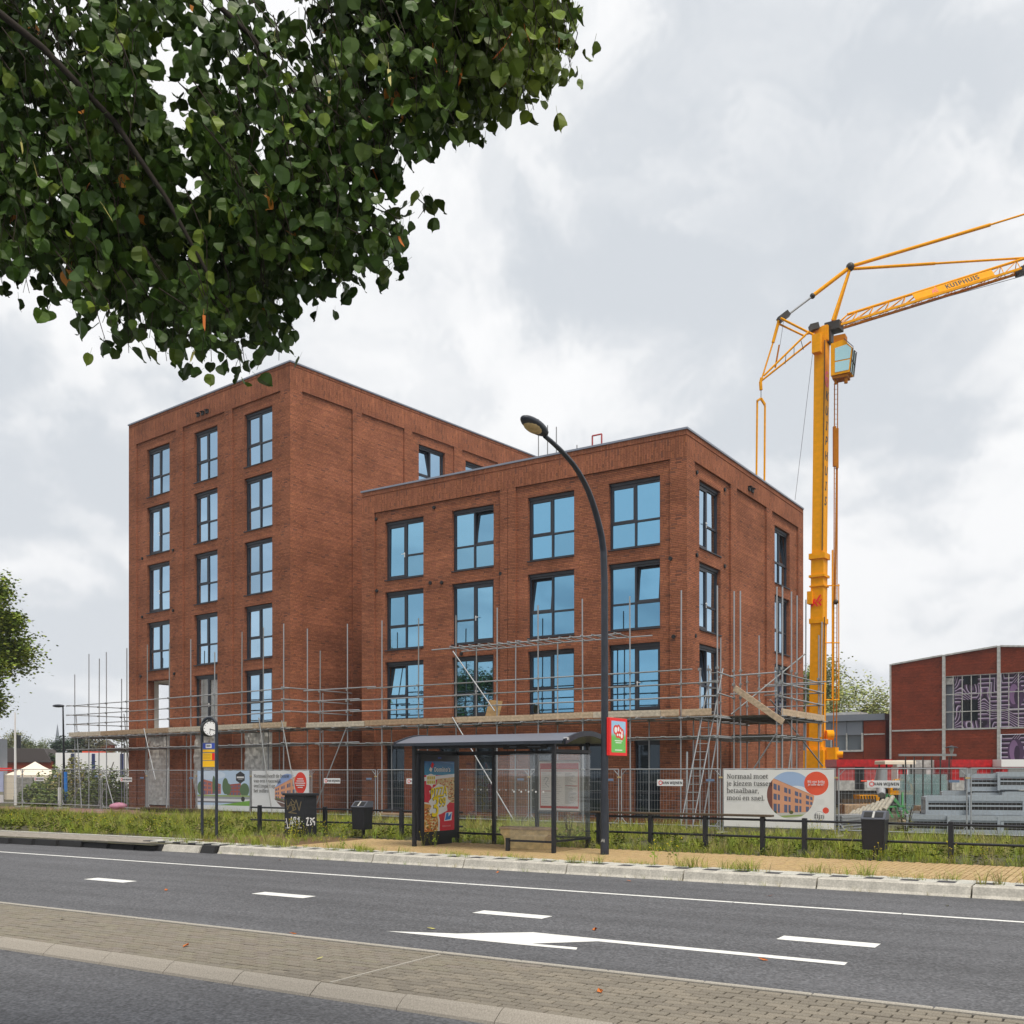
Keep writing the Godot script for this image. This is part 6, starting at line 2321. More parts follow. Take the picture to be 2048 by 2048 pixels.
	m.prism(PackedVector2Array([Vector2(-0.56, 0.0), Vector2(0.56, 0.0), Vector2(0.56, 0.20), Vector2(0.60, 0.30), Vector2(0.68, 0.36), Vector2(0.68, 0.47), Vector2(-0.68, 0.47), Vector2(-0.68, 0.36), Vector2(-0.60, 0.30), Vector2(-0.56, 0.20)]), -0.2, 0.2)
	obj("base", m, M.bench, t)
	m = MB.new()
	m.slab(Vector3(0, 0.475, 0), Vector3(1.42, 0.05, 0.46), 0.015)
	obj("seat", m, M.plank_b, t)
	# ---- stop post with clock
	t = thing("stop_post", "arched dark double post with round clock and yellow timetable boards", "bus stop sign", Vector3(-8.63, 0.17, -29.24), -20.0)
	m = MB.new()
	m.tube(Vector3(-0.245, -0.1, 0), Vector3(-0.245, 3.2, 0), 0.042, 12)
	m.tube(Vector3(0.245, -0.1, 0), Vector3(0.245, 3.2, 0), 0.042, 12)
	var ap: Array = []
	for k in 13:
		ap.append(Vector3(-0.245 * cos(PI * k / 12), 3.2 + 0.245 * sin(PI * k / 12), 0))
	m.path(ap, 0.042, 12)
	obj("frame", m, M.pole, t)
	m = MB.new()
	m.lathe(Vector3.ZERO, [Vector2(0.20, -0.14), Vector2(0.225, -0.12), Vector2(0.225, 0.12), Vector2(0.215, 0.14), Vector2(0.2, 0.142)], 28)
	m.lathe(Vector3.ZERO, [Vector2(0.0, -0.14), Vector2(0.20, -0.141)], 28)
	var kx := Transform3D(Basis(Vector3.UP, deg_to_rad(52.0)) * Basis(Vector3.RIGHT, PI / 2), Vector3(0.03, 3.13, 0.05))
	var ck := obj("clock", m, M.gap, t, kx)
	m = MB.new()
	m.lathe(Vector3(0, 0.138, 0), [Vector2(0.202, 0.0), Vector2(0.0, 0.002)], 28)
	obj("dial", m, M.white, ck)
	m = MB.new()
	for k in 12:
		var d := Vector3(sin(TAU * k / 12), 0, cos(TAU * k / 12))
		m.bar(Vector3(0, 0.143, 0) + d * 0.16, Vector3(0, 0.143, 0) + d * 0.19, 0.012, 0.003)
	m.bar(Vector3(0, 0.145, 0) - Vector3(0.03, 0, -0.012), Vector3(0, 0.145, 0) + Vector3(0.12, 0, 0.05), 0.016, 0.004)
	m.bar(Vector3(0, 0.147, 0), Vector3(0, 0.147, 0) + Vector3(-0.03, 0, 0.15), 0.010, 0.004)
	obj("hands", m, M.gap, ck)
	m = MB.new()
	m.box(Vector3(0, 2.38, 0.0), Vector3(0.44, 0.72, 0.05))
	var bd := obj("board", m, M.galv_old, t)
	for q in [[0.0, 2.64, 0.40, 0.16, "blue_board"], [0.0, 2.50, 0.40, 0.07, "yellow_board"], [-0.045, 2.335, 0.31, 0.20, "yellow_board"], [0.157, 2.335, 0.085, 0.20, "sign_red"], [0.0, 2.13, 0.40, 0.17, "yellow_board"], [0.0, 2.64, 0.20, 0.12, "white"]]:
		m = MB.new()
		m.box(Vector3(q[0], q[1], 0.028 if q[4] != "white" else 0.030), Vector3(q[2], q[3], 0.008))
		obj("field", m, M[q[4]], bd)
	m = MB.new()
	m.box(Vector3(0, 2.64, 0.036), Vector3(0.13, 0.03, 0.004))
	for k in 4:
		m.box(Vector3(-0.06, 2.40 - 0.04 * k, 0.034), Vector3(0.26, 0.004, 0.003))
	obj("small_print", m, M.ink, bd)
	# ---- switch cabinet with graffiti
	t = thing("switch_cabinet", "black street cabinet covered in white graffiti, between stop post and litter bin", "cabinet", R(21.2, 22.42, 0.16), ROAD_TURN)
	m = MB.new()
	m.slab(Vector3(0, 0, 0), Vector3(0.80, 1.22, 0.5), 0.01)
	obj("body", m, M.cabinet, t)
	m = MB.new()
	m.slab(Vector3(0, 1.22, 0), Vector3(0.90, 0.07, 0.60), 0.02)
	obj("lid", m, M.cabinet, t)
	m = MB.new()
	m.box(Vector3(0.02, 0.62, 0.252), Vector3(0.012, 1.1, 0.006))
	m.box(Vector3(0, 0.22, 0.2515), Vector3(0.78, 0.012, 0.005))
	obj("door_gap", m, M.gap, t)
	var scr := func(lines: Array, w: float, key: String, at: Transform3D) -> void:
		var b := MB.new()
		for ln in lines:
			for i in ln.size() - 1:
				b.bar(Vector3(ln[i][0], ln[i][1], 0), Vector3(ln[i + 1][0], ln[i + 1][1], 0), 0.004, w, Vector3.UP if absf(ln[i][0] - ln[i + 1][0]) > 0.02 else Vector3.RIGHT)
		obj("graffiti", b, M[key], t, at)
	scr.call([[[-0.33, 0.55], [-0.26, 0.27], [-0.36, 0.26], [-0.14, 0.28]], [[-0.2, 0.28], [-0.12, 0.60], [-0.06, 0.32], [-0.18, 0.42], [-0.02, 0.42]], [[0.05, 0.30], [0.05, 0.58], [-0.02, 0.58], [-0.03, 0.46], [0.05, 0.45]], [[0.12, 0.52], [0.18, 0.60], [0.17, 0.28], [0.08, 0.27], [0.27, 0.29]], [[-0.37, 0.44], [-0.35, 0.43]], [[0.28, 0.47], [0.31, 0.46]]], 0.035, "white", Transform3D(Basis(), Vector3(0, 0, 0.2535)))
	scr.call([[[-0.3, 1.1], [-0.24, 0.8], [-0.1, 1.05], [-0.02, 0.78], [0.1, 1.1], [0.22, 0.78], [0.3, 1.05]], [[-0.26, 0.9], [0.0, 0.96], [0.1, 0.82], [-0.2, 0.72], [0.12, 0.7]], [[-0.1, 1.12], [0.05, 1.0], [0.0, 0.86]]], 0.025, "graffiti_gold", Transform3D(Basis(), Vector3(-0.04, 0, 0.2532)))
	scr.call([[[-0.2, 0.55], [-0.1, 0.58], [-0.18, 0.36], [-0.08, 0.36]], [[-0.04, 0.56], [0.04, 0.54], [-0.02, 0.46], [0.04, 0.38], [-0.04, 0.36]], [[0.16, 0.56], [0.08, 0.54], [0.09, 0.44], [0.16, 0.46], [0.15, 0.34]]], 0.035, "white", Transform3D(Basis(Vector3.UP, PI / 2), Vector3(0.4035, 0, 0)))
	# ---- railings, bins
	railing("black two rail street railing from the cabinet to the shelter's poster end", [23.67, 20.95, 18.06], 24.05, 15.95, 23.2)
	t = railing("black railing right of the lamp post, with a plank seat on top", [11.75, 10.33, 8.92, 7.53], 11.85, 7.45, 23.15)
	m = MB.new()
	m.slab(Vector3(2.2, 0.86, 0), Vector3(4.7, 0.05, 0.24), 0.012)
	obj("plank_seat", m, M.plank_dark, t)
	railing("long black railing behind the right litter bin, running out of the picture", [6.52, 3.47, 0.44, -2.6], 7.40, -4.0, 23.0)
	litter_bin("black litter bin with two openings, left of the shelter's poster", 19.3, 22.95)
	litter_bin("black litter bin with two openings, at the right railing", 4.94, 22.72)

# ---------------------------------------------------------------- the builder's yard on the right
func crate_proto(w: float, h: float, d: float) -> Node3D:
	var t := Node3D.new()
	var m := MB.new()
	for sx in [-1.0, 1.0]:
		for sz in [-1.0, 1.0]:
			m.box(Vector3(sx * (w / 2 - 0.04), h / 2, sz * (d / 2 - 0.04)), Vector3(0.08, h, 0.08))
	for y: float in [0.10, h - 0.05]:
		for sz in [-1.0, 1.0]:
			m.box(Vector3(0, y, sz * (d / 2 - 0.03)), Vector3(w - 0.16, 0.15, 0.06))
		for sx in [-1.0, 1.0]:
			m.box(Vector3(sx * (w / 2 - 0.03), y, 0), Vector3(0.06, 0.10, d - 0.16))
	m.box(Vector3(0, 0.14, 0), Vector3(w - 0.1, 0.03, d - 0.1))
	obj("frame", m, M.crate, t)
	for k in 2:
		m = MB.new()
		for sz in [-1.0, 1.0]:
			m.box(Vector3(0, 0.24 + (h - 0.34) * (k + 0.5) / 2.0, sz * (d / 2 - 0.045)), Vector3(w - 0.16, 0.05, 0.02))
		obj("slat", m, M.crate, t)
	for sx in [-1.0, 1.0]:
		m = MB.new()
		m.box(Vector3(sx * (w / 2 - 0.035), h / 2, 0), Vector3(0.015, h - 0.2, d - 0.18))
		obj("side_sheet", m, M.galv_old, t)
	m = MB.new()
	m.box(Vector3(0, h * 0.42, -0.02), Vector3(w * 0.86, h * 0.5, d * 0.8))
	obj("contents", m, M.steel_dark, t)
	return t

func yard() -> void:
	var m := MB.new()
	# site cabins, red over white
	var cab := [[Vector3(19.232, 0.373, -57.000), 2.9, -3.0, "red and white site cabin with a dark door opening, right of the crane's foot"], [Vector3(24.398, 0.285, -60.000), 4.6, 0.0, "white and red site cabin behind the glass rack"], [Vector3(26.073, 0.343, -58.000), 3.6, 3.0, "red site cabin with grey shuttered windows, left of the white framed one"], [Vector3(28.347, 0.373, -57.000), 3.4, 0.0, "red site cabin framed in white at the right edge"]]
	for k in 4:
		var q: Array = cab[k]
		var w: float = q[1]
		var at: Vector3 = q[0]
		at.y = 0.16
		var t := thing("site_cabin", q[3], "site cabin", at, q[2], "red and white site cabins")
		m = MB.new()
		m.box(Vector3(0, 1.2, 0), Vector3(w, 0.55, 2.4))
		obj("lower_wall", m, M.white_dirty, t)
		m = MB.new()
		m.box(Vector3(0, 1.85, 0), Vector3(w - 0.01, 0.75, 2.39))
		obj("upper_wall", m, M.red_faded if k == 0 else (M.white if k == 1 else M.red), t)
		m = MB.new()
		m.box(Vector3(0, 2.42, 0.02), Vector3(w + 0.1, 0.40, 2.5))
		obj("roof_band", m, [M.red, M.white_dirty, M.red, M.white][k], t)
		m = MB.new()
		m.box(Vector3(0, 0.55, 0), Vector3(w - 0.2, 0.75, 2.2))
		obj("chassis", m, M.steel_dark, t)
		m = MB.new()
		for x: float in ([-0.25] if k == 0 else [-w * 0.25, w * 0.25]):
			m.box(Vector3(x, 1.62 if k == 0 else 1.9, 1.2), Vector3(0.5 if k == 0 else 1.0, 1.25 if k == 0 else 0.5, 0.06))
		obj("opening", m, M.gap if k == 0 else M.galv_old, t)
		if k == 1:
			m = MB.new()
			m.box(Vector3(1.1, 1.85, 1.18), Vector3(1.3, 0.74, 0.06))
			m.box(Vector3(-2.0, 1.85, 1.18), Vector3(0.5, 0.74, 0.06))
			obj("red_panel", m, M.red, t)
	# loader under a cream canopy with a yellow ribbed bucket
	var L := thing("loader", "yellow loader with a cream roof canopy and ribbed bucket, behind the fence plate", "loader", Vector3(18.674, 0.577, -50.000))
	L.position.y = 0.16
	m = MB.new()
	m.slab(Vector3(0, 2.30, 0), Vector3(1.5, 0.18, 1.4), 0.03)
	obj("canopy", m, M.cream, L)
	m = MB.new()
	for sx in [-0.62, 0.62]:
		for sz in [-0.5, 0.5]:
			m.tube(Vector3(sx, 0.6, sz), Vector3(sx * 0.95, 2.3, sz), 0.04, 6)
	m.box(Vector3(0, 0.75, 0), Vector3(1.1, 0.7, 1.2))
	obj("body", m, M.steel_dark, L)
	m = MB.new()
	for k in 12:
		var a0 := PI * k / 12.0
		var a1 := PI * (k + 1) / 12.0
		m.quad(Vector3(cos(a0) * 0.55, 1.05 + sin(a0) * 0.55, 0.9), Vector3(cos(a0) * 0.45, 1.05 + sin(a0) * 0.45, 0.9), Vector3(cos(a1) * 0.45, 1.05 + sin(a1) * 0.45, 0.9), Vector3(cos(a1) * 0.55, 1.05 + sin(a1) * 0.55, 0.9))
		m.quad(Vector3(cos(a1) * 0.55, 1.05 + sin(a1) * 0.55, 0.9), Vector3(cos(a1) * 0.55, 1.05 + sin(a1) * 0.55, 0.3), Vector3(cos(a0) * 0.55, 1.05 + sin(a0) * 0.55, 0.3), Vector3(cos(a0) * 0.55, 1.05 + sin(a0) * 0.55, 0.9))
	m.box(Vector3(0, 0.95, 0.62), Vector3(1.1, 0.22, 0.5))
	obj("bucket", m, M.crane, L)
	for k in 7:
		m = MB.new()
		m.box(Vector3(-0.36 + 0.12 * k, 1.3, 0.93), Vector3(0.035, 0.55, 0.03))
		obj("rib", m, M.galv_old, L)
	m = MB.new()
	for sx in [-0.55, 0.55]:
		for sz in [-0.5, 0.5]:
			m.tube(Vector3(sx - 0.12, 0.36, sz), Vector3(sx + 0.12, 0.36, sz), 0.36, 14)
	obj("wheels", m, M.gap, L)
	# silver chute
	var b := MB.new()
	b.tube(Vector3(16.958, 2.223, -47.000), Vector3(16.889, 1.375, -47.000), 0.24, 14, 0.30)
	b.tube(Vector3(16.889, 1.375, -47.000), Vector3(16.791, 1.040, -46.600), 0.22, 14, 0.16)
	tag(obj("chute", b, M.galv, self), "silver metal chute pipe standing left of the yellow bucket", "pipe")
	# striped tipping skip
	L = thing("skip", "low yellow skip with black slanted stripes, below the red cabin", "skip", Vector3(16.593, 0.636, -48.000), 4.0)
	L.position.y = 0.16
	m = MB.new()
	m.prism(PackedVector2Array([Vector2(-0.40, 0.45), Vector2(0.40, 0.45), Vector2(0.48, 0.85), Vector2(-0.48, 0.85)]), -0.4, 0.4)
	obj("tub", m, M.crane, L)
	for k in 6:
		m = MB.new()
		m.bar(Vector3(-0.36 + 0.13 * k, 0.47, 0.402), Vector3(-0.42 + 0.13 * k, 0.83, 0.402), 0.01, 0.05, Vector3.RIGHT)
		obj("stripe", m, M.gap, L)
	m = MB.new()
	m.box(Vector3(0, 0.22, 0), Vector3(0.7, 0.44, 0.7))
	obj("base", m, M.steel_dark, L)
	# concrete pipe bundle and timber baulk
	L = thing("pipe_bundle", "slanted bundle of pale fibre cement pipes behind the right litter bin", "pipes", Vector3(13.303, 0.410, -38.000), -20.0)
	L.position.y = 0.16
	for k in 9:
		m = MB.new()
		m.tube(Vector3(-0.9 + 0.17 * k, 0.12 + 0.05 * k, 0.25), Vector3(-0.6 + 0.17 * k, 0.42 + 0.07 * k, -0.6), 0.085, 10)
		obj("pipe", m, M.fibre, L)
	m = MB.new()
	m.box(Vector3(14.845, 0.839, -44.000), Vector3(1.5, 0.16, 0.2), Basis(Vector3.UP, 0.1))
	tag(obj("timber_baulk", m, M.plank_dark, self), "weathered timber baulk lying on a dark stack below the striped skip", "beam")
	m = MB.new()
	m.slab(Vector3(14.845, 0.281, -44.000), Vector3(1.4, 0.42, 0.8), 0.03)
	tag(obj("brick_pallet", m, M.plank_b, self), "brownish pallet load under the timber baulk", "pallet")
	# green trestle
	L = thing("trestle", "pale green folding steel trestle standing behind the fence plate", "trestle", Vector3(15.313, 0.401, -41.000), 10.0)
	L.position.y = 0.16
	for q in [[-0.50, 0.55, -0.38, 1.05, 0.0], [-0.30, 1.0, 0.15, 0.52, 0.1], [0.32, 1.1, 0.25, 0.5, 0.0], [-0.55, 0.52, 0.35, 0.56, 0.05], [0.0, 0.55, 0.12, 0.12, 0.0], [0.30, 0.5, 0.62, 0.1, 0.1], [-0.4, 0.5, -0.2, 0.1, 0.1], [-0.02, 1.0, 0.28, 0.58, -0.2], [0.55, 0.5, 0.48, 0.1, -0.3]]:
		m = MB.new()
		m.bar(Vector3(q[0], q[1], q[4]), Vector3(q[2], q[3], q[4] + 0.1), 0.06, 0.07)
		obj("strut", m, M.green_steel, L)
	# rack of stored glass panes
	L = thing("glass_rack", "dark steel rack holding greenish glass sheets, behind the fence", "rack", Vector3(17.116, 0.507, -42.500), -4.0)
	L.position.y = 0.16
	for k in 6:
		m = MB.new()
		m.box(Vector3(-0.88 + 0.35 * k, 1.3, 0.3), Vector3(0.045, 2.5, 0.045))
		obj("upright", m, M.steel_dark, L)
	m = MB.new()
	m.box(Vector3(0.0, 2.62, 0.28), Vector3(2.3, 0.09, 0.12))
	m.box(Vector3(0.0, 0.25, 0.0), Vector3(2.2, 0.14, 0.9))
	obj("rail", m, M.galv_old, L)
	for k in 3:
		m = MB.new()
		m.box(Vector3(-0.1 + 0.1 * k, 1.08, -0.1 - 0.15 * k), Vector3(1.9, 1.5, 0.02))
		obj("sheet", m, M.stored_glass, L)
	m = MB.new()
	m.ball(Vector3(0.1, 0.42, 0.1), 0.25, 10, 6, Vector3(1.6, 0.6, 0.6))
	obj("wrapping", m, M.green_steel, L)
	# small lantern before the hall
	L = thing("lantern_post", "small globe lantern with a flat hat before the mural hall", "street lamp", Vector3(30.000, 0.880, -70.000))
	L.position.y = 0.16
	m = MB.new()
	m.tube(Vector3(0, 0, 0), Vector3(0, 3.2, 0), 0.05, 8)
	obj("pole", m, M.black_steel, L)
	m = MB.new()
	m.lathe(Vector3(0, 3.2, 0), [Vector2(0.08, 0), Vector2(0.15, 0.25), Vector2(0.14, 0.42)], 12)
	obj("globe", m, M.white_dirty, L)
	m = MB.new()
	m.lathe(Vector3(0, 3.6, 0), [Vector2(0.42, 0), Vector2(0.40, 0.05), Vector2(0.0, 0.16)], 14)
	obj("hat", m, M.black_steel, L)
	# steel crates, stacked
	var spots := [[16.15, 34.0, 0.0, 1.55, "grey steel crate, bottom of the rear stack at the right edge", 0], [16.02, 34.2, 0.62, 1.5, "grey steel crate on the rear stack, second from below", 0], [16.02, 34.3, 1.24, 1.5, "grey steel crate, third up in the rear stack", 0], [16.78, 33.8, 1.30, 1.5, "grey steel crate, top one at the right picture edge", 0], [16.84, 33.6, 0.66, 1.5, "grey steel crate cut by the right edge, under the top one", 0],
		[15.15, 35.0, 0.72, 0.95, "small grey crate standing alone on planks, right of the glass rack", 1], [12.96, 31.6, 0.0, 1.55, "grey steel crate on the grass, leftmost of the front row", 0], [13.94, 31.0, 0.0, 1.55, "grey steel crate of the front row, behind the pale bush", 0], [14.69, 31.2, 0.58, 1.5, "grey steel crate on top of the front row, behind the pale bush", 0], [15.25, 30.6, 0.0, 1.55, "grey steel crate, rightmost of the front row", 0], [15.24, 35.2, 0.12, 1.5, "grey steel crate under the small lone crate", 0], [13.58, 31.8, 0.56, 1.5, "grey steel crate lying over the two left front ones", 0]]
	var big := crate_proto(1.55, 0.58, 0.95)
	var small := crate_proto(0.95, 0.52, 0.8)
	for i in spots.size():
		var q: Array = spots[i]
		var o: Node3D
		if q[5] == 1:
			o = small
		else:
			o = big if i == 0 else big.duplicate()
		o.name = "steel_crate"
		add_child(o, true)
		o.position = Vector3(q[0], 0.17 + q[2], -q[1])
		o.rotation_degrees.y = -16.0 + rnd(-5, 5)
		tag(o, q[4], "crate", "grey steel crates in the yard")
	# lying fence parts, planks, red cone top
	L = thing("fence_stack", "stack of grey steel frames lying behind the fence, left of the right bin", "fence parts", Vector3(11.041, 0.309, -33.500), 18.0)
	L.position.y = 0.17
	for k in 5:
		m = MB.new()
		for s in [-0.5, 0.5]:
			m.bar(Vector3(-0.6, 0.08 + 0.09 * k, s * 0.8), Vector3(0.6, 0.14 + 0.09 * k, s * 0.8), 0.05, 0.05)
			m.bar(Vector3(s * 1.15, 0.11 + 0.09 * k, -0.4), Vector3(s * 1.15, 0.11 + 0.09 * k, 0.4), 0.05, 0.05)
		obj("frame", m, M.galv, L)
	m = MB.new()
	m.box(Vector3(0, 0.3, 0), Vector3(1.0, 0.42, 0.6))
	obj("sheet_pile", m, M.galv_old, L)
	for q in [[13.44, 0.31, 34.0, 1.2, "plank", "pale plank laid on a low timber stack, left of the front crates"], [15.02, 0.71, 36.5, 1.3, "plank_b", "reddish plank pile right of the green trestle"], [13.13, 0.09, 33.5, 1.0, "plank_dark", "dark timber blocks in the weeds behind the right bin"]]:
		m = MB.new()
		var at: Vector3 = Vector3(q[0], 0.17, -q[2])
		L = thing("plank_pile", q[5], "planks", at, rnd(-15, 15))
		var hh: float = q[1]
		for k in 3:
			m = MB.new()
			m.box(Vector3(rnd(-0.05, 0.05), hh - 0.03 - 0.06 * k, rnd(-0.04, 0.04)), Vector3(q[3], 0.055, 0.5))
			obj("plank", m, M[q[4]], L)
		m = MB.new()
		m.box(Vector3(-0.3, (hh - 0.18) / 2, 0), Vector3(0.25, maxf(0.06, hh - 0.18), 0.4))
		m.box(Vector3(0.35, (hh - 0.18) / 2, 0), Vector3(0.25, maxf(0.06, hh - 0.18), 0.4))
		obj("bearer", m, M.plank_dark, L)
	m = MB.new()
	m.ball(Vector3(16.171, 1.659, -46.000), 0.09, 8, 6)
	m.tube(Vector3(15.655, 1.681, -46.000), Vector3(16.081, 1.659, -46.000), 0.04, 6)
	tag(obj("warning_lamp", m, M.orange, self), "orange warning lamp on a white arm in front of the red cabin", "lamp")
	m = MB.new()
	m.ball(Vector3(-19.238, 0.425, -50.200), 0.32, 14, 8, Vector3(1.3, 0.55, 0.8))
	m.ball(Vector3(-19.356, 0.407, -50.000), 0.26, 12, 8, Vector3(1.1, 0.6, 0.8))
	tag(obj("plastic_bag", m, M.pink_bag, self), "crumpled pink plastic bag lying by the fence below the tall block", "bag")
	# board stack along the foot of the buildings
	for q in [[-1.0, 40.2, 5.0, -33.18, "long grey board stack at the foot of the corner block, behind the shelter"], [-4.6, 42.6, 2.6, -33.18, "rusty orange board lying at the foot of the corner block's left end"], [-15.5, 48.6, 6.0, -39.2, "grey boards lying along the foot of the tall block"]]:
		L = thing("board_stack", q[4], "boards", Vector3(q[0], 0.17, -q[1] + 0.9), q[3])
		for k in 3:
			m = MB.new()
			m.box(Vector3(0, 0.05 + 0.075 * k, 0.05 * k), Vector3(q[2] - 0.3 * k, 0.07, 0.4), Basis(Vector3.UP, 0.01 * k))
			obj("board", m, M.plank_dark if q[2] != 2.6 else M.plank_b, L)

# ---------------------------------------------------------------- grass, weeds, the near tree
func tuft(n: int, spread: float, h0: float, h1: float, w: float, lean: float) -> ArrayMesh:
	var m := MB.new()
	for k in n:
		var a := rnd(0, TAU)
		var b := Vector3(cos(a), 0, sin(a)) * rnd(0, spread)
		var d := Vector3(cos(a + rnd(-0.8, 0.8)), 0, sin(a + rnd(-0.8, 0.8)))
		var h := rnd(h0, h1)
		var s := d.cross(Vector3.UP) * w
		var p1 := b + Vector3.UP * h * 0.55 + d * h * lean * 0.3
		var p2 := b + Vector3.UP * h + d * h * lean
		m.quad(b - s, b + s, p1 + s * 0.8, p1 - s * 0.8)
		m.tri(p1 - s * 0.8, p1 + s * 0.8, p2)
	return m.mesh()

func plants() -> void:
	rng.seed = 501
	var fence_p := func(a: float) -> float:
		return 31.0 + 0.05 * (a - 8.0)
	var green := func(dry: float) -> Color:
		var q := rnd(0.65, 1.4)
		if rng.randf() < dry:
			return Color(0.36 * q, 0.31 * q, 0.14 * q)
		return Color(0.235 * q * rnd(0.8, 1.2), 0.285 * q, 0.036 * q)
	var f := FastNoiseLite.new()
	f.seed = 3
	f.frequency = 0.22
	for v in 3:
		var places: Array = []
		var tints: Array = []
		for i in 9500:
			var a := rnd(-5, 52)
			var p := rnd(19.6, 36.0)
			if a < 22.5 and p < 22.75 or a >= 22.5 and p < 20.0 - minf(0.5, (a - 22.5) * 0.03):
				continue
			if a < 22.5 and p < 23.6 and rng.randf() < 0.25:
				continue
			if a > 36 and p > 30.0:
				continue
			var inside: bool = p > fence_p.call(a)
			if inside and (rng.randf() < 0.75):
				continue
			var nz := f.get_noise_2d(a, p)
			if rng.randf() < -nz * 1.9 - 0.05:
				continue
			var s := (rnd(0.36, 0.85) + nz * 0.5) * (0.75 if inside else 1.0)
			if a < 12.0 and p < 24.6:
				s *= 1.15
			places.append(Transform3D(Basis(Vector3.UP, rnd(0, TAU)).scaled(Vector3(1, 1, 1) * s), R(a, p, 0.15)))
			var g2 := clampf(f.get_noise_2d(a * 1.7 + 70.0, p * 1.7) * 1.6 + 0.35 + (p - 25.0) * 0.05, 0.0, 1.0)
			tints.append(green.call(0.04 + 0.40 * g2).lerp(Color(0.34, 0.32, 0.08), 0.35 * g2))
		scatter(["grass", "tall_grass", "meadow_grass"][v], tuft([16, 12, 18][v], [0.18, 0.14, 0.22][v], [0.12, 0.25, 0.08][v], [0.34, 0.58, 0.26][v], [0.006, 0.005, 0.007][v], [0.5, 0.35, 0.7][v]), M.grass, places, tints)
	# broad-leaved weeds in the verge
	var lm := MB.new()
	for k in 9:
		var a := TAU * k / 9 + rnd(-0.2, 0.2)
		var d := Vector3(cos(a), 0, sin(a))
		var s := d.cross(Vector3.UP) * 0.03
		var l := rnd(0.10, 0.2)
		var y := rnd(0.02, 0.28)
		lm.quad(d * 0.02 + Vector3.UP * y, d * l * 0.5 + s + Vector3.UP * (y + 0.05), d * l + Vector3.UP * (y + 0.02), d * l * 0.5 - s + Vector3.UP * (y + 0.05))
	var pl: Array = []
	var ti: Array = []
	for i in 1300:
		var a := rnd(-4, 44)
		var p := rnd(19.9, 27.0)
		if a < 22.5 and p < 22.9:
			continue
		pl.append(Transform3D(Basis(Vector3.UP, rnd(0, TAU)).scaled(Vector3.ONE * rnd(0.5, 1.1)), R(a, p, 0.16)))
		ti.append(green.call(0.04) * 0.85)
	scatter("verge_weeds", lm.mesh(), M.grass, pl, ti)
	# weeds in the joints along the kerb
	pl = []
	ti = []
	for c in 62:
		var ca := rnd(-2.0, 23.0)
		if c < 22:
			ca = [1.6, 2.2, 3.6, 4.6, 5.2, 6.3, 6.8, 7.7, 9.6, 10.1, 8.8, 15.7, 16.9, 18.3, 18.9, 19.6, 20.3, 21.6, 22.3, 17.6, 3.0, 14.8][c]
		var cp := rnd(18.66, 19.35)
		var sz := rnd(0.4, 1.0) * (1.3 if c < 22 else 0.7)
		for k in rng.randi_range(4, 14):
			pl.append(Transform3D(Basis(Vector3.UP, rnd(0, TAU)).scaled(Vector3.ONE * sz * rnd(0.4, 0.8)), R(ca + rng.randfn() * 0.2, clampf(cp + rng.randfn() * 0.08, 18.6, 19.6), 0.17)))
			ti.append(green.call(0.2))
	for i in 90:
		pl.append(Transform3D(Basis(Vector3.UP, rnd(0, TAU)).scaled(Vector3.ONE * rnd(0.12, 0.3)), R(rnd(1, 29), 18.17, 0.0)))
		ti.append(green.call(0.4))
	for i in 60:
		pl.append(Transform3D(Basis(Vector3.UP, rnd(0, TAU)).scaled(Vector3.ONE * rnd(0.08, 0.2)), R(rnd(0, 18), 9.1, 0.0)))
		ti.append(green.call(0.5))
	for i in 260:
		pl.append(Transform3D(Basis(Vector3.UP, rnd(0, TAU)).scaled(Vector3.ONE * rnd(0.2, 0.6)), R(rnd(19.0, 23.5), rnd(19.3, 22.3), 0.17)))
		ti.append(green.call(0.25))
	for i in 420:
		pl.append(Transform3D(Basis(Vector3.UP, rnd(0, TAU)).scaled(Vector3.ONE * rnd(0.2, 0.6)), R(rnd(-3.0, 16.0), 22.6 + rng.randfn() * 0.1, 0.17)))
		ti.append(green.call(0.15))
	scatter("kerb_weeds", tuft(12, 0.10, 0.12, 0.42, 0.005, 0.8), M.grass, pl, ti)
	# yellow wildflowers: heads and stalks
	var m := MB.new()
	var st := MB.new()
	for k in 5:
		var a := rnd(0, TAU)
		var h := rnd(0.35, 0.6)
		var e := Vector3(cos(a) * 0.12, h, sin(a) * 0.12)
		st.tube(Vector3.ZERO, e, 0.003, 4, 0.002, false)
		st.quad(e * 0.5, e * 0.5 + Vector3(0.03, 0.04, 0.01), e * 0.5 + Vector3(0.06, 0.02, 0.02), e * 0.5 + Vector3(0.03, 0.0, -0.01))
		m.ball(e, 0.013, 6, 4, Vector3(1.3, 0.6, 1.3))
	pl = []
	ti = []
	for q in [[18.8, 19.4], [21.0, 22.0], [20.6, 21.9], [19.9, 22.7], [15.4, 20.9], [17.0, 19.3], [8.6, 19.4], [4.8, 22.6], [25.0, 20.6], [26.5, 21.0], [28.0, 20.8], [30.0, 21.4], [33.0, 20.6], [24.4, 24.0], [20.4, 22.9], [18.6, 23.6], [3.0, 22.9], [12.4, 25.5], [7.5, 29.0], [8.2, 29.4]]:
		for k in 4:
			pl.append(Transform3D(Basis(Vector3.UP, rnd(0, TAU)).scaled(Vector3.ONE * rnd(0.6, 1.1)), R(q[0] + rng.randfn() * 0.25, q[1] + rng.randfn() * 0.2, 0.16)))
			ti.append(Color(0.62, 0.50, 0.02))
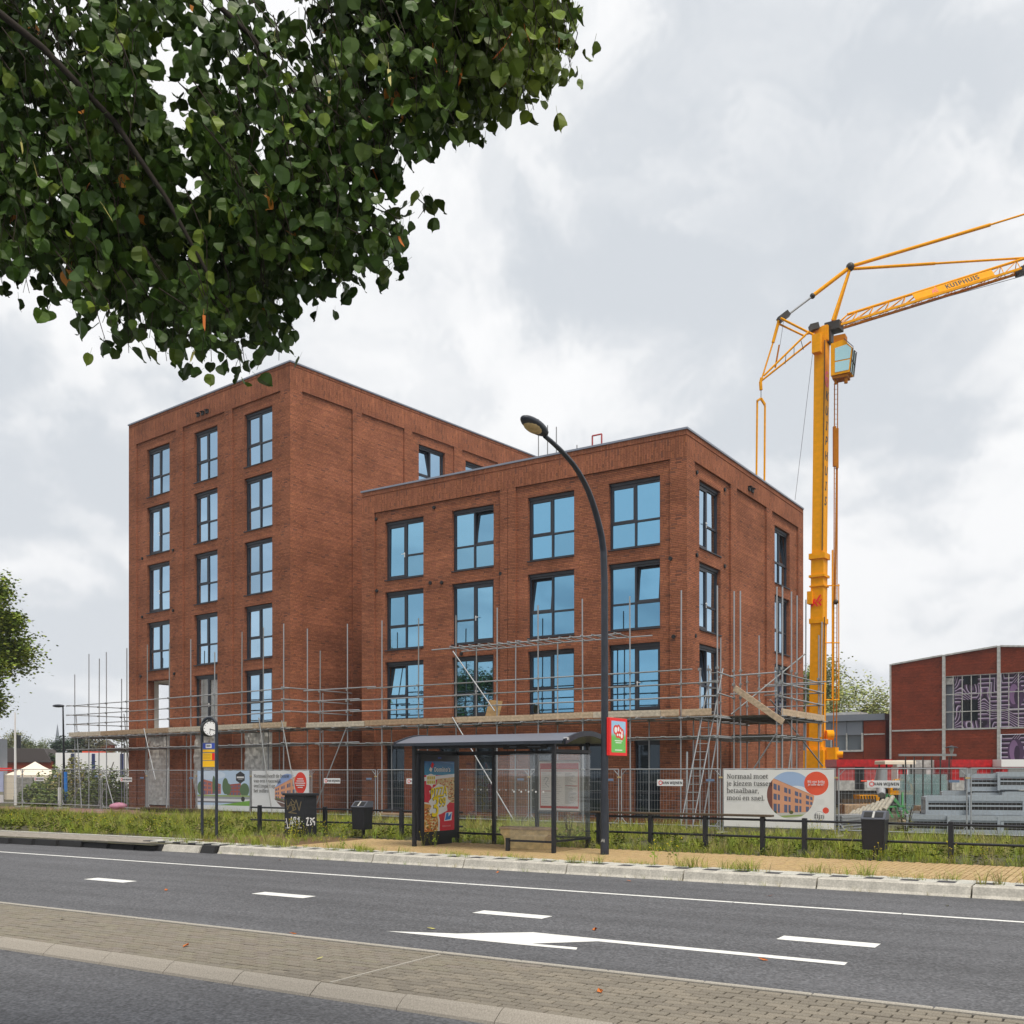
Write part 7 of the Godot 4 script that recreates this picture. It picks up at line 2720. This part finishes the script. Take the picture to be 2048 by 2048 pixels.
	for k in 70:
		pl.append(Transform3D(Basis(Vector3.UP, rnd(0, TAU)).scaled(Vector3.ONE * rnd(0.5, 1.0)), R(rnd(22.5, 48), rnd(20.2, 25.0), 0.16)))
		ti.append(Color(0.55, 0.46, 0.03))
	scatter("yellow_wildflowers", m.mesh(), M.grass, pl, ti)
	for k in ti.size():
		ti[k] = green.call(0.1)
	scatter("flower_stalks", st.mesh(), M.grass, pl, ti)
	# single notable plants
	rng.seed = 88
	var bush := [[2.02, 27.2, 0.95, 0.55, 0.26, 0.27, 0.13, "pale feathery bush in bloom, before the front crates at the right"], [6.0, 31.6, 1.05, 0.42, 0.20, 0.21, 0.08, "tall straggly weed behind the fence, right of the green trestle"], [20.95, 21.95, 0.65, 0.35, 0.16, 0.19, 0.04, "airy weed with yellow buds in front of the graffiti cabinet"], [13.4, 24.6, 1.0, 0.30, 0.22, 0.19, 0.08, "tall brownish grass clump seen through the shelter's glass"]]
	for q in bush:
		shrub(q[7], R(q[0], q[1], 0.15), q[2], q[3], Color(q[4], q[5], q[6]), 420, int(q[0] * 10), 0.045)

func leaf_mesh() -> ArrayMesh:
	# heart-shaped blade hanging from its stalk, folded along the midrib
	var m := MB.new()
	var prof := [Vector2(0.0, 0.03), Vector2(0.24, 0.0), Vector2(0.42, 0.12), Vector2(0.50, 0.32), Vector2(0.49, 0.52), Vector2(0.39, 0.72), Vector2(0.20, 0.88), Vector2(0.07, 0.96), Vector2(0.0, 1.07)]
	for s in [-1.0, 1.0]:
		for i in range(1, prof.size() - 1):
			var a: Vector2 = prof[i]
			var b: Vector2 = prof[i + 1]
			var A := Vector3(a.x * s, -a.y, -a.x * a.x * 0.9 - a.y * a.y * 0.2 + 0.04 * sin(a.y * 9.0 + s))
			var B := Vector3(b.x * s, -b.y, -b.x * b.x * 0.9 - b.y * b.y * 0.2 + 0.04 * sin(b.y * 9.0 + s))
			var ra := Vector3(0, -clampf(a.y, 0.03, 1.07), -a.y * a.y * 0.2)
			var rb := Vector3(0, -clampf(b.y, 0.03, 1.07), -b.y * b.y * 0.2)
			if s > 0:
				m.quad(ra, rb, B, A)
			else:
				m.quad(A, B, rb, ra)
	m.tube(Vector3(0, 0.5, 0.05), Vector3(0, -0.06, 0), 0.012, 4, -1.0, false)
	return m.mesh()

func near_tree() -> void:
	rng.seed = 1234
	var t := thing("linden_tree", "near linden tree whose dark drooping leafy branches fill the upper left", "tree", Vector3(-5.6, 0, -2.6))
	var o := t.position
	var m := MB.new()
	m.path([Vector3(0, -0.1, 0), Vector3(0.05, 1.5, 0.02), Vector3(0.1, 3.2, 0.0), Vector3(0.25, 5.0, -0.2), Vector3(0.3, 7.5, -0.3), Vector3(0.2, 10.0, -0.2)], 0.26, 14, 0.07)
	obj("trunk", m, M.bark, t)
	# limbs: points in the place's own metres
	var limbs := [
		[Vector3(-5.4, 4.2, -2.7), Vector3(-4.0, 6.6, -4.4), Vector3(-2.2, 7.3, -5.4), Vector3(-0.7, 6.9, -5.7), Vector3(0.15, 6.2, -5.6)],
		[Vector3(-5.4, 4.0, -2.7), Vector3(-4.2, 6.0, -4.0), Vector3(-2.8, 6.6, -5.0), Vector3(-1.6, 6.1, -5.3), Vector3(-0.75, 5.0, -5.2)],
		[Vector3(-5.5, 3.9, -2.7), Vector3(-4.4, 5.4, -3.8), Vector3(-3.1, 5.9, -4.6), Vector3(-2.1, 5.4, -5.0), Vector3(-1.5, 4.5, -5.1)],
		[Vector3(-5.5, 3.6, -2.8), Vector3(-4.6, 5.2, -3.8), Vector3(-3.6, 5.6, -4.7), Vector3(-2.8, 5.0, -5.2)],
		[Vector3(-5.3, 5.2, -2.8), Vector3(-4.0, 7.6, -5.0), Vector3(-2.0, 8.0, -6.4), Vector3(-0.2, 7.2, -6.8)]]
	for q in limbs:
		m = MB.new()
		var c := Curve3D.new()
		for k in q.size():
			var tan := Vector3.ZERO
			if k > 0 and k < q.size() - 1:
				tan = (q[k + 1] - q[k - 1]) * 0.18
			c.add_point(q[k] - o, -tan, tan)
		var pts: Array = []
		for k in 15:
			pts.append(c.sample_baked(c.get_baked_length() * k / 14.0))
		m.path(pts, 0.048, 8, 0.008)
		obj("limb", m, M.bark, t)
	# the crown's underside, as heights over x at 5.5 m; it rises with distance
	var lx := [-6.0, -2.75, -2.58, -2.38, -2.21, -2.01, -1.78, -1.61, -1.45, -1.37, -1.32, -1.15, -0.98, -0.88, -0.76, -0.6, -0.56, -0.54, -0.47, -0.3, -0.17, -0.02, 0.1, 0.24, 0.34, 0.37]
	var ly := [4.62, 4.67, 4.61, 4.51, 4.35, 4.24, 4.15, 4.15, 4.18, 4.28, 4.54, 4.54, 4.57, 4.67, 4.66, 4.67, 4.74, 5.24, 5.31, 5.36, 5.43, 5.53, 5.54, 5.65, 5.79, 6.05]
	var under := func(x: float) -> float:
		for k in lx.size() - 1:
			if x <= lx[k + 1]:
				return lerpf(ly[k], ly[k + 1], clampf((x - lx[k]) / (lx[k + 1] - lx[k]), 0.0, 1.0))
		return 9.0
	var lm := leaf_mesh()
	var tw := MB.new()
	var leaves: Array = []
	var f := FastNoiseLite.new()
	f.seed = 8
	f.frequency = 0.9
	var tries := 0
	var n_tw := 0
	while n_tw < 2500 and tries < 30000:
		tries += 1
		var x := rnd(-4.6, 0.35)
		var d := rnd(5.0, 6.6) if x < -1.0 else rnd(5.15, 6.2)
		var steep := lerpf(0.38, 0.62, smoothstep(-1.4, -0.4, x))
		var low: float = under.call(x) + steep * (d - 5.5)
		var tip := low - 0.07 + absf(rng.randfn()) * 1.15 + rnd(0.0, 0.22)
		if tip > 8.2:
			continue
		var eq := tip - steep * (d - 5.5)
		if x > -0.88 and x < -0.50 and eq > 4.92 + (x + 0.6) * 0.5 and eq < 5.20 + (x + 0.54) * 0.5:
			continue
		# gaps between the hanging sprays
		if f.get_noise_2d(x * 1.5, tip * 0.7 + d * 0.3) < -0.12 and tip > low + 0.2 and rng.randf() < 0.9:
			continue
		n_tw += 1
		var len := rnd(0.28, 0.55) if x < -0.85 or eq > 5.2 else rnd(0.14, 0.25)
		var e := Vector3(x, tip, -d)
		var s := e + Vector3(rnd(-0.24, 0.02), len, rnd(-0.12, 0.16))
		var mid := s.lerp(e, 0.5) + Vector3(0.05, 0.04, 0)
		var x5 := e.x * 5.5 / d
		var y5 := 2.04 + (e.y - 2.04) * 5.5 / d
		if absf(x5 + 1.80 - (5.5 - y5) * 0.16) < 0.2 and y5 > 4.6 and y5 < 6.0:
			pass
		else:
			tw.tube(s - o, mid - o, 0.0032, 4, 0.0025, false)
			tw.tube(mid - o, e + Vector3(0, 0.05, 0) - o, 0.0025, 4, 0.0015, false)
		var n := rng.randi_range(6, 10)
		for k in n:
			var u := (k + rnd(0, 0.8)) / n
			var p := (s.lerp(mid, u * 2.0) if u < 0.5 else mid.lerp(e, u * 2.0 - 1.0))
			p += Vector3(rng.randfn(), rng.randfn() * 0.5, rng.randfn()) * 0.055
			# an open slit between two of the limbs
			var xs := p.x * 5.5 / d
			var ys := 2.04 + (p.y - 2.04) * 5.5 / d
			if absf(xs + 1.80 - (5.6 - ys) * 0.16) < 0.065 + 0.05 * sin(ys * 9.0) and ys > 5.12 and ys < 6.1:
				continue
			if Vector2(xs + 2.44, (ys - 5.92) * 0.8).length() < 0.08:
				continue
			leaves.append([p, low])
	obj("twigs", tw, M.twig, t)
	# leaves: those nearest to the lens one by one, the others as one mass
	for q in leaves:
		var p: Vector3 = q[0]
		var inview := absf(p.x) < -p.z * 0.5 and p.y - EYE < -p.z * 0.755
		q.append(-p.z if inview else 100.0)
	leaves.sort_custom(func(a, b): return a[2] < b[2])
	var mats: Array = []
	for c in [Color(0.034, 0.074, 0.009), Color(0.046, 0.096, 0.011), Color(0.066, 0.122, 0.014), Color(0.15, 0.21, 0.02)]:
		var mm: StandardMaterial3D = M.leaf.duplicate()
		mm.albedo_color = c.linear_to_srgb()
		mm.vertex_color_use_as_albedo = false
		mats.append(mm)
	var places: Array = []
	var tints: Array = []
	for i in leaves.size():
		var p: Vector3 = leaves[i][0]
		var b := Basis(Vector3.UP, rnd(0, TAU)) * Basis(Vector3.RIGHT, rnd(-0.35, 0.75)) * Basis(Vector3.BACK, rng.randfn() * 0.5)
		var s := rnd(0.050, 0.092)
		b = b.scaled_local(Vector3(s * rnd(0.85, 1.1), s, s * rnd(0.3, 2.4)))
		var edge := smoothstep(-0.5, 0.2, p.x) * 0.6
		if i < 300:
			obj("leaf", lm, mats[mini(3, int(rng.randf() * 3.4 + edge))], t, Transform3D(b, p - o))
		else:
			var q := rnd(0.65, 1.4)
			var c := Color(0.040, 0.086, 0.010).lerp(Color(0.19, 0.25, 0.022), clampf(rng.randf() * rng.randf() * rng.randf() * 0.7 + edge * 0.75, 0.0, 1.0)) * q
			if rng.randf() < 0.004:
				c = Color(0.5, 0.2, 0.03)
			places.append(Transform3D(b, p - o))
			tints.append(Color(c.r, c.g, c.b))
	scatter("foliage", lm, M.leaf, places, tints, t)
	# pale and rusty flower bracts hanging between the leaves
	m = MB.new()
	m.quad(Vector3(-0.08, -0.1, 0), Vector3(-0.06, -0.8, 0.1), Vector3(0.10, -0.85, 0.14), Vector3(0.12, -0.1, 0.05))
	m.tri(Vector3(-0.06, -0.8, 0.1), Vector3(0.06, -1.15, 0.2), Vector3(0.10, -0.85, 0.14))
	m.tube(Vector3(0, 0.3, 0), Vector3(0, -0.1, 0), 0.012, 4)
	var bm := m.mesh()
	for k in 44:
		var q: Array = leaves[rng.randi_range(0, 2600)]
		var p: Vector3 = q[0]
		obj("bract", bm, M.leaf_gold if rng.randf() < (0.8 if p.x < -0.7 else 0.25) else M.leaf_red, t, Transform3D((Basis(Vector3.UP, rnd(0, TAU)) * Basis(Vector3.RIGHT, rng.randfn() * 0.4)).scaled(Vector3.ONE * rnd(0.05, 0.09)), p - o + Vector3(0, -0.03, 0.05)))
